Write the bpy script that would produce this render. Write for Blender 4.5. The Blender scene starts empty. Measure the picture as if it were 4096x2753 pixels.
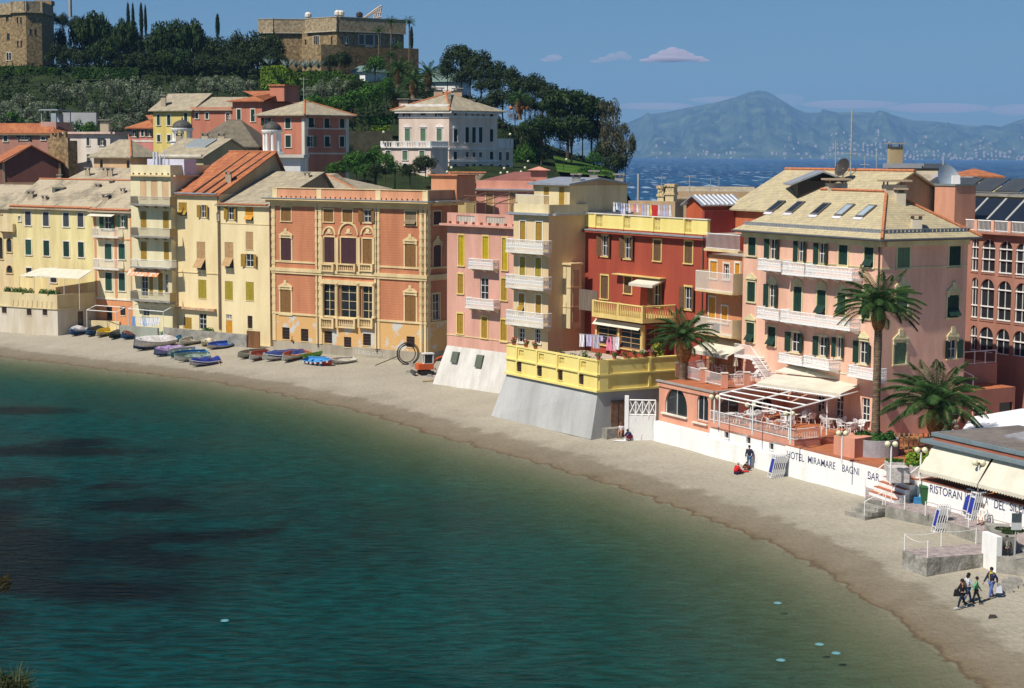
import bpy, bmesh, math, random
from mathutils import Vector, Matrix, noise
R=math.radians
rnd=random.Random(7)
scene=bpy.context.scene
COL=scene.collection
# ------------------------------------------------------------------ camera
CZ=25.5; FPX=7000.0; PITCH=R(6.2); ROLL=R(.32)
_f=Vector((0,math.cos(PITCH),-math.sin(PITCH)))
_r=Vector((math.cos(ROLL),math.sin(ROLL)*math.sin(PITCH),math.sin(ROLL)*math.cos(PITCH)))
_u=_r.cross(_f)
cd=bpy.data.cameras.new('Camera'); cam=bpy.data.objects.new('Camera',cd); COL.objects.link(cam)
cd.sensor_width=36; cd.lens=36*FPX/4096; cd.clip_start=.5; cd.clip_end=60000
cam.matrix_world=Matrix(((_r.x,_u.x,-_f.x,0),(_r.y,_u.y,-_f.y,0),(_r.z,_u.z,-_f.z,CZ),(0,0,0,1)))
scene.camera=cam
# ------------------------------------------------------------------ light
SUN_EL=R(53); SAZ=(-.77,-.64)           # direction towards the sun (x,y)
sd=bpy.data.lights.new('Sun','SUN'); so=bpy.data.objects.new('Sun',sd); COL.objects.link(so)
sd.energy=5.0; sd.angle=R(.53); sd.color=(1,.94,.84)
tosun=Vector((SAZ[0]*math.cos(SUN_EL),SAZ[1]*math.cos(SUN_EL),math.sin(SUN_EL))).normalized()
so.rotation_euler=tosun.to_track_quat('Z','Y').to_euler()
wd=bpy.data.worlds.new('World'); scene.world=wd; wd.use_nodes=True
nt=wd.node_tree; nt.nodes.clear()
sky=nt.nodes.new('ShaderNodeTexSky'); sky.sky_type='NISHITA'; sky.sun_disc=False
sky.sun_elevation=SUN_EL; sky.sun_rotation=math.atan2(SAZ[0],SAZ[1])
sky.air_density=1.0; sky.dust_density=.35; sky.ozone_density=2.2
bg=nt.nodes.new('ShaderNodeBackground'); bg.inputs[1].default_value=.064
ou=nt.nodes.new('ShaderNodeOutputWorld')
tn=nt.nodes.new('ShaderNodeVectorMath'); tn.operation='MULTIPLY'; tn.inputs[1].default_value=(.47,.70,.94)
nt.links.new(sky.outputs[0],tn.inputs[0]); nt.links.new(tn.outputs[0],bg.inputs[0]); nt.links.new(bg.outputs[0],ou.inputs[0])
vs=scene.view_settings; vs.view_transform='Standard'; vs.look='None'; vs.exposure=0.16; vs.gamma=1
scene.render.engine='CYCLES'
scene.cycles.max_bounces=6; scene.cycles.transparent_max_bounces=8; scene.cycles.volume_bounces=2
# ------------------------------------------------------------------ pixel geometry (surveying the photograph)
def ray(px,py):
    d=_f*FPX+_r*(px-2048)+_u*(1376.5-py); return d.x/d.y,d.z/d.y
def at(px,py,Y): a,c=ray(px,py); return Vector((a*Y,Y,CZ+c*Y))
def atz(px,py,z): a,c=ray(px,py); Y=(z-CZ)/c; return Vector((a*Y,Y,z))
ZO={'1':(0,600,.5103),'2':(400,600,.5742),'3':(1050,650,.542),'4':(1700,650,.6375),'5':(2250,650,.7338),
 '6':(2900,600,.5102),'b':(3400,600,.5738),'7':(2500,1350,.4286),'8':(3300,1400,.4464),'9':(3300,1900,.4464),
 'r1':(0,0,.4464),'r2':(900,0,.4464),'r3':(1800,0,.4464),'r4':(2450,100,.7055),'V':(0,0,1.7557),'P':(0,0,1),
 'm':(1720,620,.3429),'n':(2400,600,.2572),'k':(3550,620,.2551),'t':(2700,1300,.2143),'w':(3640,1640,.3189),
 'x':(2350,1250,.3381),'y':(240,1230,.3),'z':(900,1300,.3858)}
KEY=['P']
def K(k): KEY[0]=k
def q(x,y):
    a,b,s=ZO[KEY[0]]; return a+x*s,b+y*s
# ------------------------------------------------------------------ shoreline and ground height
SH=[(-500,1385),(-150,1405),(0,1430),(278,1462),(556,1495),(834,1527),(1112,1578),(1390,1638),(1500,1665),(1723,1739),(1945,1800),(2168,1862),
 (2390,1928),(2613,2001),(2835,2084),(3058,2168),(3280,2284),(3503,2429),(3725,2596),(3926,2753),(4120,2950),(4350,3250),(4700,3900)]
SHP=[atz(x,y,0).xy for x,y in SH]
def sdist(x,y):
    best=1e9; sg=1; p=Vector((x,y))
    for a,b in zip(SHP,SHP[1:]):
        ab=b-a; t=max(0,min(1,(p-a).dot(ab)/ab.length_squared)); c=a+ab*t; d=(p-c).length
        if d<best:
            best=d; sg=1 if ab.x*(p.y-a.y)-ab.y*(p.x-a.x)>0 else -1
    return best*sg
def gz(x,y):
    d=sdist(x,y)
    if d>0: return 1.55*(1-math.exp(-d/9))
    return -3.2*(1-math.exp(d/19))
def G(x,y,dz=0):
    px,py=q(x,y); z=1.2
    for i in range(6):
        p=atz(px,py,z); z=gz(p.x,p.y)
    p.z=z+dz; return p
# ------------------------------------------------------------------ materials
MC={}
def lk(nt,a,b): nt.links.new(a,b)
def mat(name,col=(.5,.5,.5),col2=None,scale=.6,rough=.85,bump=0,bsc=8,band=None,fine=.12,zs=1,metal=0,spec=.3,thr=None,grain=25):
    if name in MC: return MC[name]
    m=bpy.data.materials.new(name); m.use_nodes=True; nt=m.node_tree; N=nt.nodes; b=N['Principled BSDF']
    b.inputs['Roughness'].default_value=rough; b.inputs['Metallic'].default_value=metal
    b.inputs['Specular IOR Level'].default_value=spec
    tc=N.new('ShaderNodeTexCoord'); mp=N.new('ShaderNodeMapping'); mp.inputs['Scale'].default_value=(1,1,zs)
    lk(nt,tc.outputs['Object'],mp.inputs[0])
    n1=N.new('ShaderNodeTexNoise'); n1.inputs['Scale'].default_value=scale; n1.inputs['Detail'].default_value=6; n1.inputs['Roughness'].default_value=.62
    lk(nt,mp.outputs[0],n1.inputs['Vector'])
    if col2 is None: col2=tuple(c*.86 for c in col)
    cr=N.new('ShaderNodeValToRGB'); e=cr.color_ramp.elements
    t0,t1=thr or (.38,.62)
    e[0].position=t0; e[1].position=t1; e[0].color=(*col2,1); e[1].color=(*col,1)
    lk(nt,n1.outputs[0],cr.inputs[0]); out=cr.outputs[0]
    if fine:
        n2=N.new('ShaderNodeTexNoise'); n2.inputs['Scale'].default_value=grain/3; n2.inputs['Detail'].default_value=4
        lk(nt,tc.outputs['Object'],n2.inputs['Vector'])
        mr=N.new('ShaderNodeMapRange'); mr.inputs[1].default_value=.3; mr.inputs[2].default_value=.7
        mr.inputs[3].default_value=1-fine; mr.inputs[4].default_value=1+fine; lk(nt,n2.outputs[0],mr.inputs[0])
        vm=N.new('ShaderNodeVectorMath'); vm.operation='SCALE'; lk(nt,out,vm.inputs[0]); lk(nt,mr.outputs[0],vm.inputs['Scale']); out=vm.outputs[0]
    if band:
        w=N.new('ShaderNodeTexWave'); w.wave_type='BANDS'; w.bands_direction='Z'; w.inputs['Scale'].default_value=band[0]
        w.inputs['Distortion'].default_value=band[2] if len(band)>2 else .6; w.inputs['Detail'].default_value=2; w.wave_profile='SAW'
        lk(nt,tc.outputs['Object'],w.inputs['Vector'])
        mr=N.new('ShaderNodeMapRange'); mr.inputs[3].default_value=1-band[1]; mr.inputs[4].default_value=1.05; lk(nt,w.outputs[0],mr.inputs[0])
        vm=N.new('ShaderNodeVectorMath'); vm.operation='SCALE'; lk(nt,out,vm.inputs[0]); lk(nt,mr.outputs[0],vm.inputs['Scale']); out=vm.outputs[0]
    lk(nt,out,b.inputs['Base Color'])
    if bump:
        nb=N.new('ShaderNodeTexNoise'); nb.inputs['Scale'].default_value=bsc; nb.inputs['Detail'].default_value=5
        lk(nt,tc.outputs['Object'],nb.inputs['Vector'])
        bp=N.new('ShaderNodeBump'); bp.inputs['Strength'].default_value=bump; bp.inputs['Distance'].default_value=.06
        lk(nt,nb.outputs[0],bp.inputs['Height']); lk(nt,bp.outputs[0],b.inputs['Normal'])
    MC[name]=m; return m
def plas(name,col=(.5,.5,.5),**k):
    k.setdefault('col2',(col[0]*.80,col[1]*.77,col[2]*.74)); k.setdefault('zs',.2); k.setdefault('bump',.25); k.setdefault('fine',.06)
    return mat(name,col,**k)
def leafm(name,a,b,c=None):
    if name in MC: return MC[name]
    m=bpy.data.materials.new(name); m.use_nodes=True; nt=m.node_tree; N=nt.nodes; p=N['Principled BSDF']
    p.inputs['Roughness'].default_value=.6; p.inputs['Specular IOR Level'].default_value=.08
    g=N.new('ShaderNodeNewGeometry'); tc=N.new('ShaderNodeTexCoord')
    n1=N.new('ShaderNodeTexNoise'); n1.inputs['Scale'].default_value=.55; n1.inputs['Detail'].default_value=3
    lk(nt,g.outputs['Position'],n1.inputs['Vector'])
    n2=N.new('ShaderNodeMath'); n2.operation='MULTIPLY_ADD'; n2.inputs[1].default_value=.45; lk(nt,g.outputs['Random Per Island'],n2.inputs[0])
    n3=N.new('ShaderNodeMath'); n3.operation='SUBTRACT'; n3.inputs[1].default_value=.22; lk(nt,n1.outputs[0],n3.inputs[0]); lk(nt,n3.outputs[0],n2.inputs[2])
    cr=N.new('ShaderNodeValToRGB'); e=cr.color_ramp.elements; e[0].position=.25; e[1].position=.75; e[0].color=(*a,1); e[1].color=(*b,1)
    lk(nt,n2.outputs[0],cr.inputs[0]); lk(nt,cr.outputs[0],p.inputs['Base Color'])
    MC[name]=m; return m
# ------------------------------------------------------------------ mesh builder
WL={}
class MB:
    def __init__(s): s.v=[]; s.f=[]
    def poly(s,pts):
        n=len(s.v); s.v+= [Vector(p) for p in pts]; s.f.append(tuple(range(n,n+len(pts)))); return s
    def hexa(s,p):
        n=len(s.v); s.v+=[Vector(a) for a in p]
        for f in ((0,3,2,1),(4,5,6,7),(0,1,5,4),(1,2,6,5),(2,3,7,6),(3,0,4,7)): s.f.append(tuple(n+i for i in f))
        return s
    def box(s,x0,x1,y0,y1,z0,z1):
        return s.hexa([(x0,y0,z0),(x1,y0,z0),(x1,y1,z0),(x0,y1,z0),(x0,y0,z1),(x1,y0,z1),(x1,y1,z1),(x0,y1,z1)])
    def pbox(s,pl,u0,u1,z0,z1,d0,d1):
        P=pl.p; return s.hexa([P(u0,z0,d1),P(u1,z0,d1),P(u1,z0,d0),P(u0,z0,d0),P(u0,z1,d1),P(u1,z1,d1),P(u1,z1,d0),P(u0,z1,d0)])
    def prism(s,xy,z0,z1,top=None,capb=True):
        n=len(s.v); k=len(xy); t=top or xy
        s.v+=[Vector((p[0],p[1],z0)) for p in xy]+[Vector((p[0],p[1],z1)) for p in t]
        for i in range(k): j=(i+1)%k; s.f.append((n+i,n+j,n+k+j,n+k+i))
        s.f.append(tuple(n+k+i for i in range(k)))
        if capb: s.f.append(tuple(n+k-1-i for i in range(k)))
        return s
    def tube(s,pts,r,n=6,r2=None,cap=True):
        pts=[Vector(p) for p in pts]; L=len(pts); base=len(s.v)
        for i,p in enumerate(pts):
            d=(pts[min(i+1,L-1)]-pts[max(i-1,0)]).normalized()
            a=d.cross(Vector((0,0,1)));
            if a.length<.05: a=Vector((1,0,0))
            a.normalize(); b=a.cross(d)
            if isinstance(r,(list,tuple)): rr=r[i]
            else: rr=r if r2 is None else r+(r2-r)*i/(L-1)
            for k in range(n):
                t=2*math.pi*k/n; s.v.append(p+a*math.cos(t)*rr+b*math.sin(t)*rr)
        for i in range(L-1):
            for k in range(n):
                j=(k+1)%n; s.f.append((base+i*n+k,base+i*n+j,base+(i+1)*n+j,base+(i+1)*n+k))
        if cap:
            s.f.append(tuple(base+k for k in range(n))); s.f.append(tuple(base+(L-1)*n+n-1-k for k in range(n)))
        return s
    def lathe(s,c,prof,n=12):
        base=len(s.v); c=Vector(c)
        for r,z in prof:
            for k in range(n):
                t=2*math.pi*k/n; s.v.append(c+Vector((r*math.cos(t),r*math.sin(t),z)))
        for i in range(len(prof)-1):
            for k in range(n):
                j=(k+1)%n; s.f.append((base+i*n+k,base+i*n+j,base+(i+1)*n+j,base+(i+1)*n+k))
        s.f.append(tuple(base+(len(prof)-1)*n+k for k in range(n))); s.f.append(tuple(base+n-1-k for k in range(n)))
        return s
    def ball(s,c,r,n=10,sz=1):
        m=max(4,n//2)
        return s.lathe(c,[(max(.001,r*math.sin(math.pi*i/m)),-r*sz*math.cos(math.pi*i/m)) for i in range(m+1)],n)
    def build(s,name,m,parent=None,label=None,smooth=False,kind=None):
        me=bpy.data.meshes.new(name); off=WL.get(parent.name,Vector()) if parent else Vector()
        org=off
        if parent is None and s.v: org=Vector((sum(v.x for v in s.v)/len(s.v),sum(v.y for v in s.v)/len(s.v),min(v.z for v in s.v)))
        me.from_pydata([v-org for v in s.v],[],s.f); me.update()
        if smooth: me.polygons.foreach_set('use_smooth',[True]*len(me.polygons))
        ms=m if isinstance(m,list) else [m]
        for mm in ms: me.materials.append(mm)
        o=bpy.data.objects.new(name,me); COL.objects.link(o)
        if parent: o.parent=parent
        else: o.location=org
        WL[o.name]=Vector(org)
        if label: o['label']=label
        if kind: o['kind']=kind
        return o
def tag(o,label,cat,group=None,kind=None):
    o['label']=label; o['category']=cat
    if group: o['group']=group
    if kind: o['kind']=kind
    return o
def thing(name,label,cat,loc=(0,0,0),group=None,rz=0):
    o=bpy.data.objects.new(name,None); COL.objects.link(o); o.empty_display_size=.3
    o.location=loc; o.rotation_euler=(0,0,rz); WL[o.name]=Vector(loc); return tag(o,label,cat,group)
def kids(o): return [c for c in list(COL.objects) if c.parent==o]
CH={}
def copytree(o,parent=None):
    c=o.copy(); COL.objects.link(c); c.parent=parent
    if o.name not in CH: CH[o.name]=kids(o)
    for k in CH[o.name]: copytree(k,c)
    return c
# ------------------------------------------------------------------ planes
class PL:
    def __init__(s,A,B):
        s.o=Vector((A[0],A[1])); d=Vector((B[0],B[1]))-s.o; s.W=d.length; s.e=d.normalized(); s.n=Vector((s.e.y,-s.e.x))
    def uvp(s,px,py):
        a,c=ray(px,py); Y=s.o.dot(s.n)/(a*s.n.x+s.n.y); P=Vector((a*Y,Y)); return (P-s.o).dot(s.e),CZ+c*Y
    def uv(s,x,y): return s.uvp(*q(x,y))
    def p(s,u,z,d=0):
        v=s.o+s.e*u+s.n*d; return Vector((v.x,v.y,z))
def XY(px,Y,py=900): return Vector((ray(px,py)[0]*Y,Y))
def nxt(A,th,px,py=900):
    t=ray(px,py)[0]; c,s=math.cos(R(th)),math.sin(R(th)); k=(t*A[1]-A[0])/(c+t*s); return Vector((A[0]+k*c,A[1]-k*s))
GL=None
def glass():
    return mat('dark window glass',(.025,.03,.035),(.015,.018,.02),rough=.12,spec=.6,fine=0)
WHITE=lambda: mat('white paint',(.78,.77,.74),(.66,.65,.62),scale=1.5,rough=.6,fine=.04)
class Bld:
    def __init__(s,name,label,m,chain,zb,zt,D=9,back=None,cat='building',group=None,trim=None,sh=None,parent=None):
        s.ch=[Vector(c[:2]) for c in chain]; s.zb=zb; s.zt=zt; s.m=m; s.trim=trim; s.sh=sh; s.bands=[]
        s.root=parent or thing(name,label,cat,(s.ch[0].x,s.ch[0].y,zb),group)
        s.F=[PL(a,b) for a,b in zip(s.ch,s.ch[1:])]; s.H=[[] for _ in s.F]
        if back is None:
            if len(s.ch)==2: n=-s.F[0].n*D; back=[s.ch[1]+n,s.ch[0]+n]
            elif len(s.ch)==3: back=[s.ch[0]+s.ch[2]-s.ch[1]]
            else: back=[]
        s.back=[Vector(b[:2]) for b in back]
    def fp(s): return s.ch+s.back
    def part(s,name,mb,m,parent=None,label=None): return mb.build(name,m,parent or s.root,label)
    def strip(s,i,x,y,h,d=.12,u0=-.0,u1=None,name='cornice',m=None,ext=0):
        # horizontal moulding whose centre passes through zoom pixel (x,y); h in metres
        z=s.F[i].uv(x,y)[1]; mb=MB(); W=s.F[i].W
        mb.pbox(s.F[i],u0-ext,(W if u1 is None else u1)+ext,z-h/2,z+h/2,-.02,d); return s.part(name,mb,m or s.trim)
    def ring(s,name,z0,z1,d,m,idx=None,th=None,inn=-.02):
        mb=MB(); n=len(s.F)
        for i,f in enumerate(s.F):
            a=-d if i==0 else d+.003*i; mb.pbox(f,a if i==0 else a,f.W+(d if i<n-0 else 0),z0+.002*i,z1-.002*i,inn,d)
        return s.part(name,mb,m)
    def win(s,i,x,y,w,h,t='c',sh=None,trim=0,arch=False,tw=.14,ped=None,leaf=None,mull=1,ins=None):
        f=s.F[i]; trim=s.trim if trim==0 else trim; sh=sh or s.sh
        u0,_=f.uv(x-w/2,y); u1,_=f.uv(x+w/2,y); _,z1=f.uv(x,y-h/2); _,z0=f.uv(x,y+h/2)
        return s.winm(i,u0,u1,z0,z1,t,sh,trim,arch,tw,ped,mull)
    def winm(s,i,u0,u1,z0,z1,t='c',sh=None,trim=None,arch=False,tw=.14,ped=None,mull=1):
        f=s.F[i]; wu=u1-u0
        if arch: z1-=0
        s.H[i].append((u0,u1,z0,z1,arch)); uc=(u0+u1)/2
        mb=MB()
        e=.05
        if trim:
            mb.pbox(f,u0-tw,u0,z0-.001,z1 if not arch else z1-wu/2,-.02,e); mb.pbox(f,u1,u1+tw,z0-.001,z1 if not arch else z1-wu/2,-.02,e)
            if not arch: mb.pbox(f,u0-tw,u1+tw,z1+.001,z1+tw*1.2,-.02,e+.01)
            else:
                rr=wu/2; zc=z1-rr; k=10
                for j in range(k):
                    a0=math.pi*j/k; a1=math.pi*(j+1)/k
                    q0=[(uc-math.cos(a)*r_,zc+math.sin(a)*r_) for a,r_ in ((a0,rr),(a1,rr),(a1,rr+tw),(a0,rr+tw))]
                    mb.hexa([f.p(*q0[0],e),f.p(*q0[1],e),f.p(*q0[1],-.02),f.p(*q0[0],-.02),f.p(*q0[3],e),f.p(*q0[2],e),f.p(*q0[2],-.02),f.p(*q0[3],-.02)])
            mb.pbox(f,u0-tw*1.3,u1+tw*1.3,z0-.12,z0-.002,-.02,e+.07)
            if ped:
                zt=z1+tw*1.2+.05
                mb.pbox(f,u0-tw*1.4,u1+tw*1.4,zt,zt+.14,-.02,.16)
                if ped=='tri' or ped=='orn':
                    hh=.42 if ped=='tri' else .55
                    a,b,c=(u0-tw*1.2,zt+.142),(u1+tw*1.2,zt+.142),(uc,zt+.142+hh)
                    n=len(mb.v); mb.v+=[f.p(*a,.1),f.p(*b,.1),f.p(*c,.1),f.p(*a,-.02),f.p(*b,-.02),f.p(*c,-.02)]
                    mb.f+= [(n,n+1,n+2),(n,n+2,n+5,n+3),(n+1,n+4,n+5,n+2)]
                    if ped=='orn': mb.pbox(f,uc-.22,uc+.22,zt+.3,zt+.85,-.02,.14); mb.pbox(f,u0-tw*1.1,u0+.1,zt-.35,zt-.01,-.02,.13); mb.pbox(f,u1-.1,u1+tw*1.1,zt-.35,zt-.01,-.02,.13)
            par=s.part('window',mb,trim)
        else:
            mb.pbox(f,u0-.04,u1+.04,z0-.07,z0-.002,-.02,.06); par=s.part('window',mb,s.trim or s.m)
        zt=z1
        pn=MB(); pn.pbox(f,u0+.001,u1-.001,z0+.001,z1-.001,-.2,-.17); s.part('pane',pn,glass(),par)
        if t in('o','g','d','G'):
            fr=MB(); k=.055 if t!='G' else .07; W_=WHITE() if t!='G' else trim
            for a in (u0+.002,u1-.07,uc-k/2): fr.pbox(f,a,a+(.07 if a!=uc-k/2 else k),z0+.01,z1-.01,-.165,-.11)
            nb={'o':2,'g':3,'d':1,'G':4}[t]
            for j in range(nb+1):
                zz=z0+.02+(z1-z0-.08)*j/nb; fr.pbox(f,u0+.075,u1-.075,zz,zz+.05,-.163,-.12)
            s.part('sash',fr,W_,par)
        if t=='c':
            for a,b in ((u0+.01,uc-.012),(uc+.012,u1-.01)):
                m2=MB(); m2.pbox(f,a,b,z0+.02,z1-.02,-.08,-.03); s.part('shutter',m2,sh,par)
        if t=='s':
            m2=MB(); m2.pbox(f,u0+.01,u1-.01,z0+.01,z1-.01,-.08,-.03); s.part('shutter',m2,sh,par)
        if t=='a':
            zm=z0+(z1-z0)*.42
            for a,b in ((u0+.01,uc-.012),(uc+.012,u1-.01)):
                m2=MB(); m2.pbox(f,a,b,zm+.02,z1-.02,-.08,-.03)
                dz=(zm-z0)*.8; dd=(zm-z0)*.55
                m2.hexa([f.p(a,zm-dz,dd),f.p(b,zm-dz,dd),f.p(b,zm-dz+.03,dd-.04),f.p(a,zm-dz+.03,dd-.04),f.p(a,zm,-.02),f.p(b,zm,-.02),f.p(b,zm,-.06),f.p(a,zm,-.06)])
                s.part('shutter',m2,sh,par)
        if t=='o':
            w2=min(wu*.5,.6)
            for sg in (-1,1):
                ue=u0-.03 if sg<0 else u1+.03; m2=MB()
                ux=ue+sg*w2; d1=.22
                a,b=(ue,.06),(ux,d1)
                m2.hexa([f.p(a[0],z0+.02,a[1]+.05),f.p(b[0],z0+.02,b[1]+.05),f.p(b[0],z0+.02,b[1]),f.p(a[0],z0+.02,a[1]),f.p(a[0],z1-.02,a[1]+.05),f.p(b[0],z1-.02,b[1]+.05),f.p(b[0],z1-.02,b[1]),f.p(a[0],z1-.02,a[1])])
                s.part('shutter',m2,sh,par)
        if t=='b':   # iron bars
            m2=MB(); k=max(3,int(wu/.16))
            for j in range(1,k): a=u0+wu*j/k; m2.pbox(f,a-.015,a+.015,z0,z1,-.05,-.02)
            for j in range(1,4): zz=z0+(z1-z0)*j/4; m2.pbox(f,u0,u1,zz-.02,zz+.02,-.055,-.025)
            s.part('grille',m2,mat('rusty iron',(.12,.06,.035),(.06,.03,.02),scale=6,rough=.8),par)
        return par
    def wallface(s,out,f,holes,z0,z1,W):
        us=sorted({0,W}|{round(max(0,min(W,h[k])),4) for h in holes for k in (0,1)})
        zs=sorted({z0,z1}|{b[0] for b in s.bands if z0<b[0]<z1}|{round(max(z0,min(z1,h[k])),4) for h in holes for k in (2,3)})
        def band(z):
            i=0
            for k,(zz,_) in enumerate(s.bands):
                if z>zz: i=k+1
            return i
        for a,b in zip(us,us[1:]):
            for c,d in zip(zs,zs[1:]):
                mu,mz=(a+b)/2,(c+d)/2
                if any(h[0]<mu<h[1] and h[2]<mz<h[3] for h in holes): continue
                out[band(mz)].poly([f.p(a,c),f.p(b,c),f.p(b,d),f.p(a,d)])
        for h in holes:
            u0,u1,c,d=h[:4]; k=band((c+d)/2); m=out[k]; t=-.22
            zt=d if not h[4] else d-(u1-u0)/2
            m.poly([f.p(u0,c,0),f.p(u0,zt,0),f.p(u0,zt,t),f.p(u0,c,t)]); m.poly([f.p(u1,c,0),f.p(u1,c,t),f.p(u1,zt,t),f.p(u1,zt,0)])
            m.poly([f.p(u0,c,0),f.p(u0,c,t),f.p(u1,c,t),f.p(u1,c,0)])
            if not h[4]: m.poly([f.p(u0,d,0),f.p(u1,d,0),f.p(u1,d,t),f.p(u0,d,t)])
            else:
                rr=(u1-u0)/2; uc=(u0+u1)/2; n=8
                for sg in (-1,1):
                    for j in range(n):
                        a0=math.pi/2*j/n; a1=math.pi/2*(j+1)/n
                        p0=(uc+sg*rr*math.cos(a0),zt+rr*math.sin(a0)); p1=(uc+sg*rr*math.cos(a1),zt+rr*math.sin(a1)); ue=uc+sg*rr
                        m.poly([f.p(*p0),f.p(*p1),f.p(p1[0],d),f.p(p0[0],d)]) if abs(p0[0]-ue)<1e-6 else m.poly([f.p(*p0),f.p(*p1),f.p(p1[0],d),f.p(p0[0],d)])
                        m.poly([f.p(*p0),f.p(*p1),f.p(*p1,t),f.p(*p0,t)])
    def finish(s,cap=True,capm=None):
        out=[MB() for _ in range(len(s.bands)+1)]; ms=[s.m]+[b[1] for b in s.bands]
        for i,f in enumerate(s.F): s.wallface(out,f,s.H[i],s.zb,s.zt,f.W)
        loop=[s.ch[-1]]+s.back+[s.ch[0]]
        for a,b in zip(loop,loop[1:]): s.wallface(out,PL(a,b),[],s.zb,s.zt,(b-a).length)
        for mb,m in zip(out,ms):
            if mb.f: s.part('wall',mb,m)
        if cap:
            mb=MB(); mb.poly([(p.x,p.y,s.zt-.01) for p in s.fp()]); s.part('flat_roof',mb,capm or mat('roof screed',(.42,.38,.32),(.3,.27,.23),scale=.5))
        return s
    def balcony(s,i,x0,x1,yf,h=1.0,proj=1.0,rail=None,slab=None,style='bars',solid=None,curve=False,yt=None):
        f=s.F[i]; u0,z=f.uv(x0,yf); u1,_=f.uv(x1,yf); _,z=f.uv((x0+x1)/2,yf)
        # refine for projection: the front edge was measured
        fr=PL(f.o+f.n*proj,f.o+f.n*proj+f.e); u0,_=fr.uv(x0,yf); u1,_=fr.uv(x1,yf); _,z=fr.uv((x0+x1)/2,yf)
        if yt: h=fr.uv((x0+x1)/2,yt)[1]-z
        return s.balm(i,u0,u1,z,h,proj,rail,slab,style,solid)
    def balm(s,i,u0,u1,z,h,proj,rail,slab,style='bars',solid=None):
        f=s.F[i]; b=MB(); b.pbox(f,u0,u1,z-.0,z+.16,.0,proj)
        k=max(2,int((u1-u0)/1.4)+1)
        for j in range(k):
            uu=u0+.15+(u1-u0-.4)*j/(k-1); b.hexa([f.p(uu,z-.35,.05),f.p(uu+.12,z-.35,.05),f.p(uu+.12,z-.35,.0),f.p(uu,z-.35,.0),f.p(uu,z-.002,proj*.8),f.p(uu+.12,z-.002,proj*.8),f.p(uu+.12,z-.002,.0),f.p(uu,z-.002,.0)])
        par=s.part('balcony',b,slab or rail)
        r=MB(); zt=z+.16+h-.16; z0=z+.16; t=.05
        def run(a,bq):   # a,b = (u,d)
            L=math.hypot(bq[0]-a[0],bq[1]-a[1]); P=lambda s_,z_,: f.p(a[0]+(bq[0]-a[0])*s_,z_,a[1]+(bq[1]-a[1])*s_)
            if style in('bars','orn','bal'):
                r.tube([P(0,zt),P(1,zt)],.035,4); r.tube([P(0,z0+.08),P(1,z0+.08)],.025,4)
                sp={'bars':.13,'orn':.16,'bal':.22}[style]; rr={'bars':.02,'orn':.035,'bal':.06}[style]; nn=max(2,int(L/sp))
                for j in range(nn+1):
                    if style=='bal': r.tube([P(j/nn,z0),P(j/nn,z0+(zt-z0)*.35),P(j/nn,z0+(zt-z0)*.7),P(j/nn,zt)],[.04,.075,.035,.05],6)
                    else: r.tube([P(j/nn,z0),P(j/nn,zt)],rr,4)
                if style=='orn':
                    for zz in (.35,.62): r.tube([P(0,z0+(zt-z0)*zz),P(1,z0+(zt-z0)*zz)],.03,4)
                    for j in range(nn): 
                        if j%2==0: r.tube([P(j/nn,z0+.15),P((j+1)/nn,zt-.15)],.025,4)
                        else: r.tube([P(j/nn,zt-.15),P((j+1)/nn,z0+.15)],.025,4)
            else:
                a3=[P(0,z0),P(1,z0)]; d=(a3[1]-a3[0]).normalized(); nn=Vector((d.y,-d.x,0))*.04
                r.hexa([a3[0]+nn,a3[1]+nn,a3[1]-nn,a3[0]-nn]+[p+Vector((0,0,zt-z0)) for p in (a3[0]+nn,a3[1]+nn,a3[1]-nn,a3[0]-nn)])
        e=.04
        run((u0+e,proj-e),(u1-e,proj-e))
        if not solid: run((u0+e,.02),(u0+e,proj-e)); run((u1-e,.02),(u1-e,proj-e))
        s.part('railing',r,rail,par)
        if solid:
            for a in (u0,u1-.06): so_=MB(); so_.pbox(f,a,a+.06,z0+.002,zt+.05,.0,proj-.1); s.part('side_panel',so_,solid,par)
        return par
def hip(fp,ze,rise,over,m,root,inset=None,name='roof',th=.18):
    # fp: A,B,C,D ; ridge parallel to AB
    c=sum(fp,Vector((0,0)))/4; A,B,C,D=fp
    e=(B-A).normalized(); g=(D-A).normalized()
    A2=A-e*over-g*over; B2=B+e*over-g*over; C2=C+e*over+g*over; D2=D-e*over+g*over
    dep=(D2-A2).length/2; ins=dep if inset is None else inset
    m1=(A2+D2)/2+e*ins; m2=(B2+C2)/2-e*ins
    zr=ze+rise; mb=MB(); v=lambda p,z: (p.x,p.y,z)
    mb.poly([v(A2,ze),v(B2,ze),v(m2,zr),v(m1,zr)]); mb.poly([v(B2,ze),v(C2,ze),v(m2,zr)])
    mb.poly([v(C2,ze),v(D2,ze),v(m1,zr),v(m2,zr)]); mb.poly([v(D2,ze),v(A2,ze),v(m1,zr)])
    o=[A2,B2,C2,D2]
    for i in range(4): a,b=o[i],o[(i+1)%4]; mb.poly([v(a,ze-th),v(b,ze-th),v(b,ze),v(a,ze)])
    mb.poly([v(p,ze-th) for p in o])
    r=mb.build(name,m,root)
    return r,(m1,m2,zr,o)
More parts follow.
